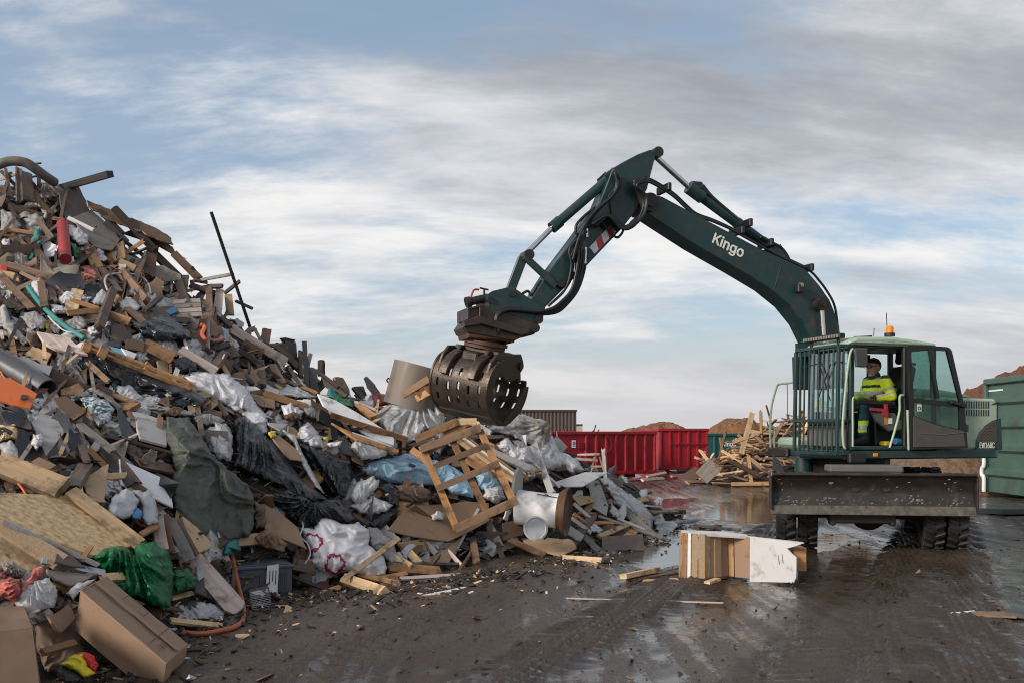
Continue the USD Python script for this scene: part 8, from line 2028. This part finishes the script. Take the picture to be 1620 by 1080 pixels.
def at_foot(rng):
    i = rng.integers(0, len(FOOT) - 1); t = rng.random()
    c = FOOT[i] * (1 - t) + FOOT[i + 1] * t
    o = rng.exponential(.42) - .25
    d = FOOT[i + 1] - FOOT[i]; nn = np.array([d[1], -d[0]]) / np.linalg.norm(d)
    x, y = c + nn * o + rng.normal(0, .08, 2)
    return np.array([x, y, max(float(ground_height(np.array(x), np.array(y))), float(heap_z(x, y)) - .06) + .008])
def on_yard(rng):
    x, y = rng.uniform(-1.6, 7.5), 5.6 + 11 * rng.random() ** 1.3
    return np.array([x, y, float(ground_height(np.array(x), np.array(y))) + .003])
cr = np.random.default_rng(5)
for nm, mt, n, s in (('wood_splinters', 'wood_brown', 1800, .021), ('dark_crumbs', 'panel_dark', 1500, .035), ('pale_splinters', 'wood_pale', 800, .017), ('paper_scraps', 'bag_white', 450, .026), ('brown_crumbs', 'cardboard_dark', 1000, .04)):
    put(nm, crumbs(n * 2, s, on_mass, cr, 8.0 if 'splint' in nm else 4.0), M[mt], label=nm.replace('_', ' ') + ' strewn over the waste heap', cat='litter', kind='stuff')
for nm, mt, n, s in (('wood_litter', 'wood_brown', 520, .022), ('dark_litter', 'waste_soil', 1500, .020), ('pale_litter', 'wood_pale', 260, .018), ('paper_litter', 'bag_white', 150, .016)):
    put(nm, crumbs(n, s, at_foot, cr, 3.5), M[mt], label=nm.replace('_', ' ') + ' on the mud along the foot of the heap', cat='litter', kind='stuff')
put('mud_crumbs', crumbs(1700, .012, on_yard, cr, 2.0), M['waste_soil'], label='small dark crumbs of mud scattered over the wet yard', cat='litter', kind='stuff')
put('wood_crumbs', crumbs(160, .014, on_yard, cr, 3.0), M['wood_brown'], label='little wood chips scattered over the wet yard', cat='litter', kind='stuff')

# ------------------------------------------------------------------ the timber heap behind the excavator
TC = np.array([at(1215, 32.5), 32.5])
def timber_z(x, y):
    u, v = (x - TC[0]), (y - TC[1])
    return max(2.15 * max(0, 1 - (abs(u - 1.0) / 3.5) ** 1.25) * max(0, 1 - (abs(v) / 2.3) ** 1.6), 0)
tw = np.random.default_rng(91)
tx_, ty_ = np.meshgrid(np.linspace(-3.2, 4.6, 50), np.linspace(-2.6, 2.6, 36))
tz_ = np.vectorize(timber_z)(tx_ + TC[0], ty_ + TC[1]) - .12 + (meshkit.fbm(np.stack([tx_ * 2, ty_ * 2, tx_ * 0], -1), 3, 2) - .5) * .3
put('timber_heap', (np.stack([tx_ + TC[0], ty_ + TC[1], tz_], -1).reshape(-1, 3), smooth_poly_grid(50, 36)), M['waste_soil'], label='dark mass of broken wood inside the timber heap', cat='wood', kind='stuff')
woodmat('timber_pale', (0.50, 0.32, 0.17), dirt=.2); woodmat('timber_tan', (0.36, 0.21, 0.10), dirt=.25); woodmat('timber_brown', (0.18, 0.095, 0.05), dirt=.25); woodmat('timber_grey', (0.16, 0.13, 0.11), dirt=.3)
for k in range(330):
    x = TC[0] + tw.uniform(-2.3, 4.4); y = TC[1] + tw.uniform(-2.5, 1.0)
    z = timber_z(x, y)
    if z < .05 and tw.random() < .7: continue
    L = tw.uniform(.3, 1.5); w = float(tw.choice([.05, .09, .13]))
    d = np.array([tw.normal(0, 1), tw.normal(0, .7), tw.normal(0, .27)])
    if tw.random() < .05: d = np.array([tw.normal(0, .4), tw.normal(0, .3), 1.0])
    mt = str(tw.choice(['timber_pale', 'timber_tan', 'timber_brown', 'timber_grey'], p=[.22, .33, .31, .14]))
    put('timber', plank_mesh(L, w * .8, .032, tw, jag=.4), M[mt], R=frame_from(d, (0, -.5, 1)), T=(x, y, z + tw.uniform(.0, .14) + abs(d[2] / np.linalg.norm(d)) * L * .25),
        label=f"{'long' if L > 1 else 'short'} {mt[7:]} {'beam' if w > .1 else 'batten' if w < .06 else 'board'} tangled in the timber heap behind the excavator", cat='timber', group=f"{'long' if L > 1 else 'short'} {mt[7:]} pieces in the timber heap")
for a, b, w, m_, lab in [((1205, 533), (1275, 278), .16, 'timber_pale', 'tall pale board standing upright out of the timber heap'), ((1255, 560), (1385, 655), .13, 'timber_pale', 'pale board sloping down the front of the timber heap'), ((1155, 460), (1310, 405), .12, 'timber_tan', 'tan beam jutting left from the timber heap'),
        ((1120, 565), (1330, 670), .14, 'rust_brown', 'reddish beam across the front of the timber heap'), ((870, 702), (1180, 694), .10, 'timber_tan', 'long tan beam lying along the foot of the timber heap'), ((1140, 715), (1400, 712), .12, 'timber_tan', 'pale beam lying nearest the blade below the timber heap'),
        ((960, 680), (1050, 590), .5, 'timber_grey', 'grey brown slab leaning at the left of the timber heap'), ((855, 695), (955, 630), .4, 'timber_brown', 'brown board leaning at the far left of the timber heap'), ((630, 668), (745, 645), .09, 'timber_pale', 'pale beam on the ground before the red skips'),
        ((440, 695), (640, 682), .08, 'paint_red_roll', 'red beam on the ground before the first red skip'), ((780, 668), (890, 660), .14, 'paint_red_roll', 'red slab on the ground before the second red skip'), ((600, 690), (730, 680), .12, 'wood_pink', 'pinkish bundle on the ground between the red skips')]:
    pa_, pb_ = Q('K', a, b)
    low = max(pa_[1], pb_[1]); dd_ = 30.0 if low > 752 else 30.6
    A_, B_ = P(*pa_, dd_), P(*pb_, dd_ + (.1 if pa_[0] > 1090 else 2.5))
    put('timber', plank_mesh(np.linalg.norm(B_ - A_), w, .06, tw), M[m_], R=frame_from(B_ - A_, (0, -1, .5)), T=(A_ + B_) / 2, label=lab, cat='timber')
for px_, py_, h_ in ((302, 352, 'tallest'), (288, 385, 'lowest'), (322, 380, 'forked right hand'), (118, 352, 'leftmost, reddish')):
    q = Q('K', (px_, py_))[0]; A_ = P(q[0], 686, 36.2); B_ = P(*q, 36.2)
    put('stick', rod((0, 0, 0), B_ - A_ + [.1, 0, 0], .025, 6), M['wood_dark'], T=A_, label=f'{h_} dark stick poking out of the nearer red skip', cat='stick')
q = P(*Q('K', (78, 392))[0], 33.5); q2 = P(*Q('K', (96, 500))[0], 33.5)
put('stick', bar((0, 0, 0), q2 - q, .07, .03), M['wood_pink'], T=q, label='pinkish stick standing before the left end of the red skip', cat='stick')
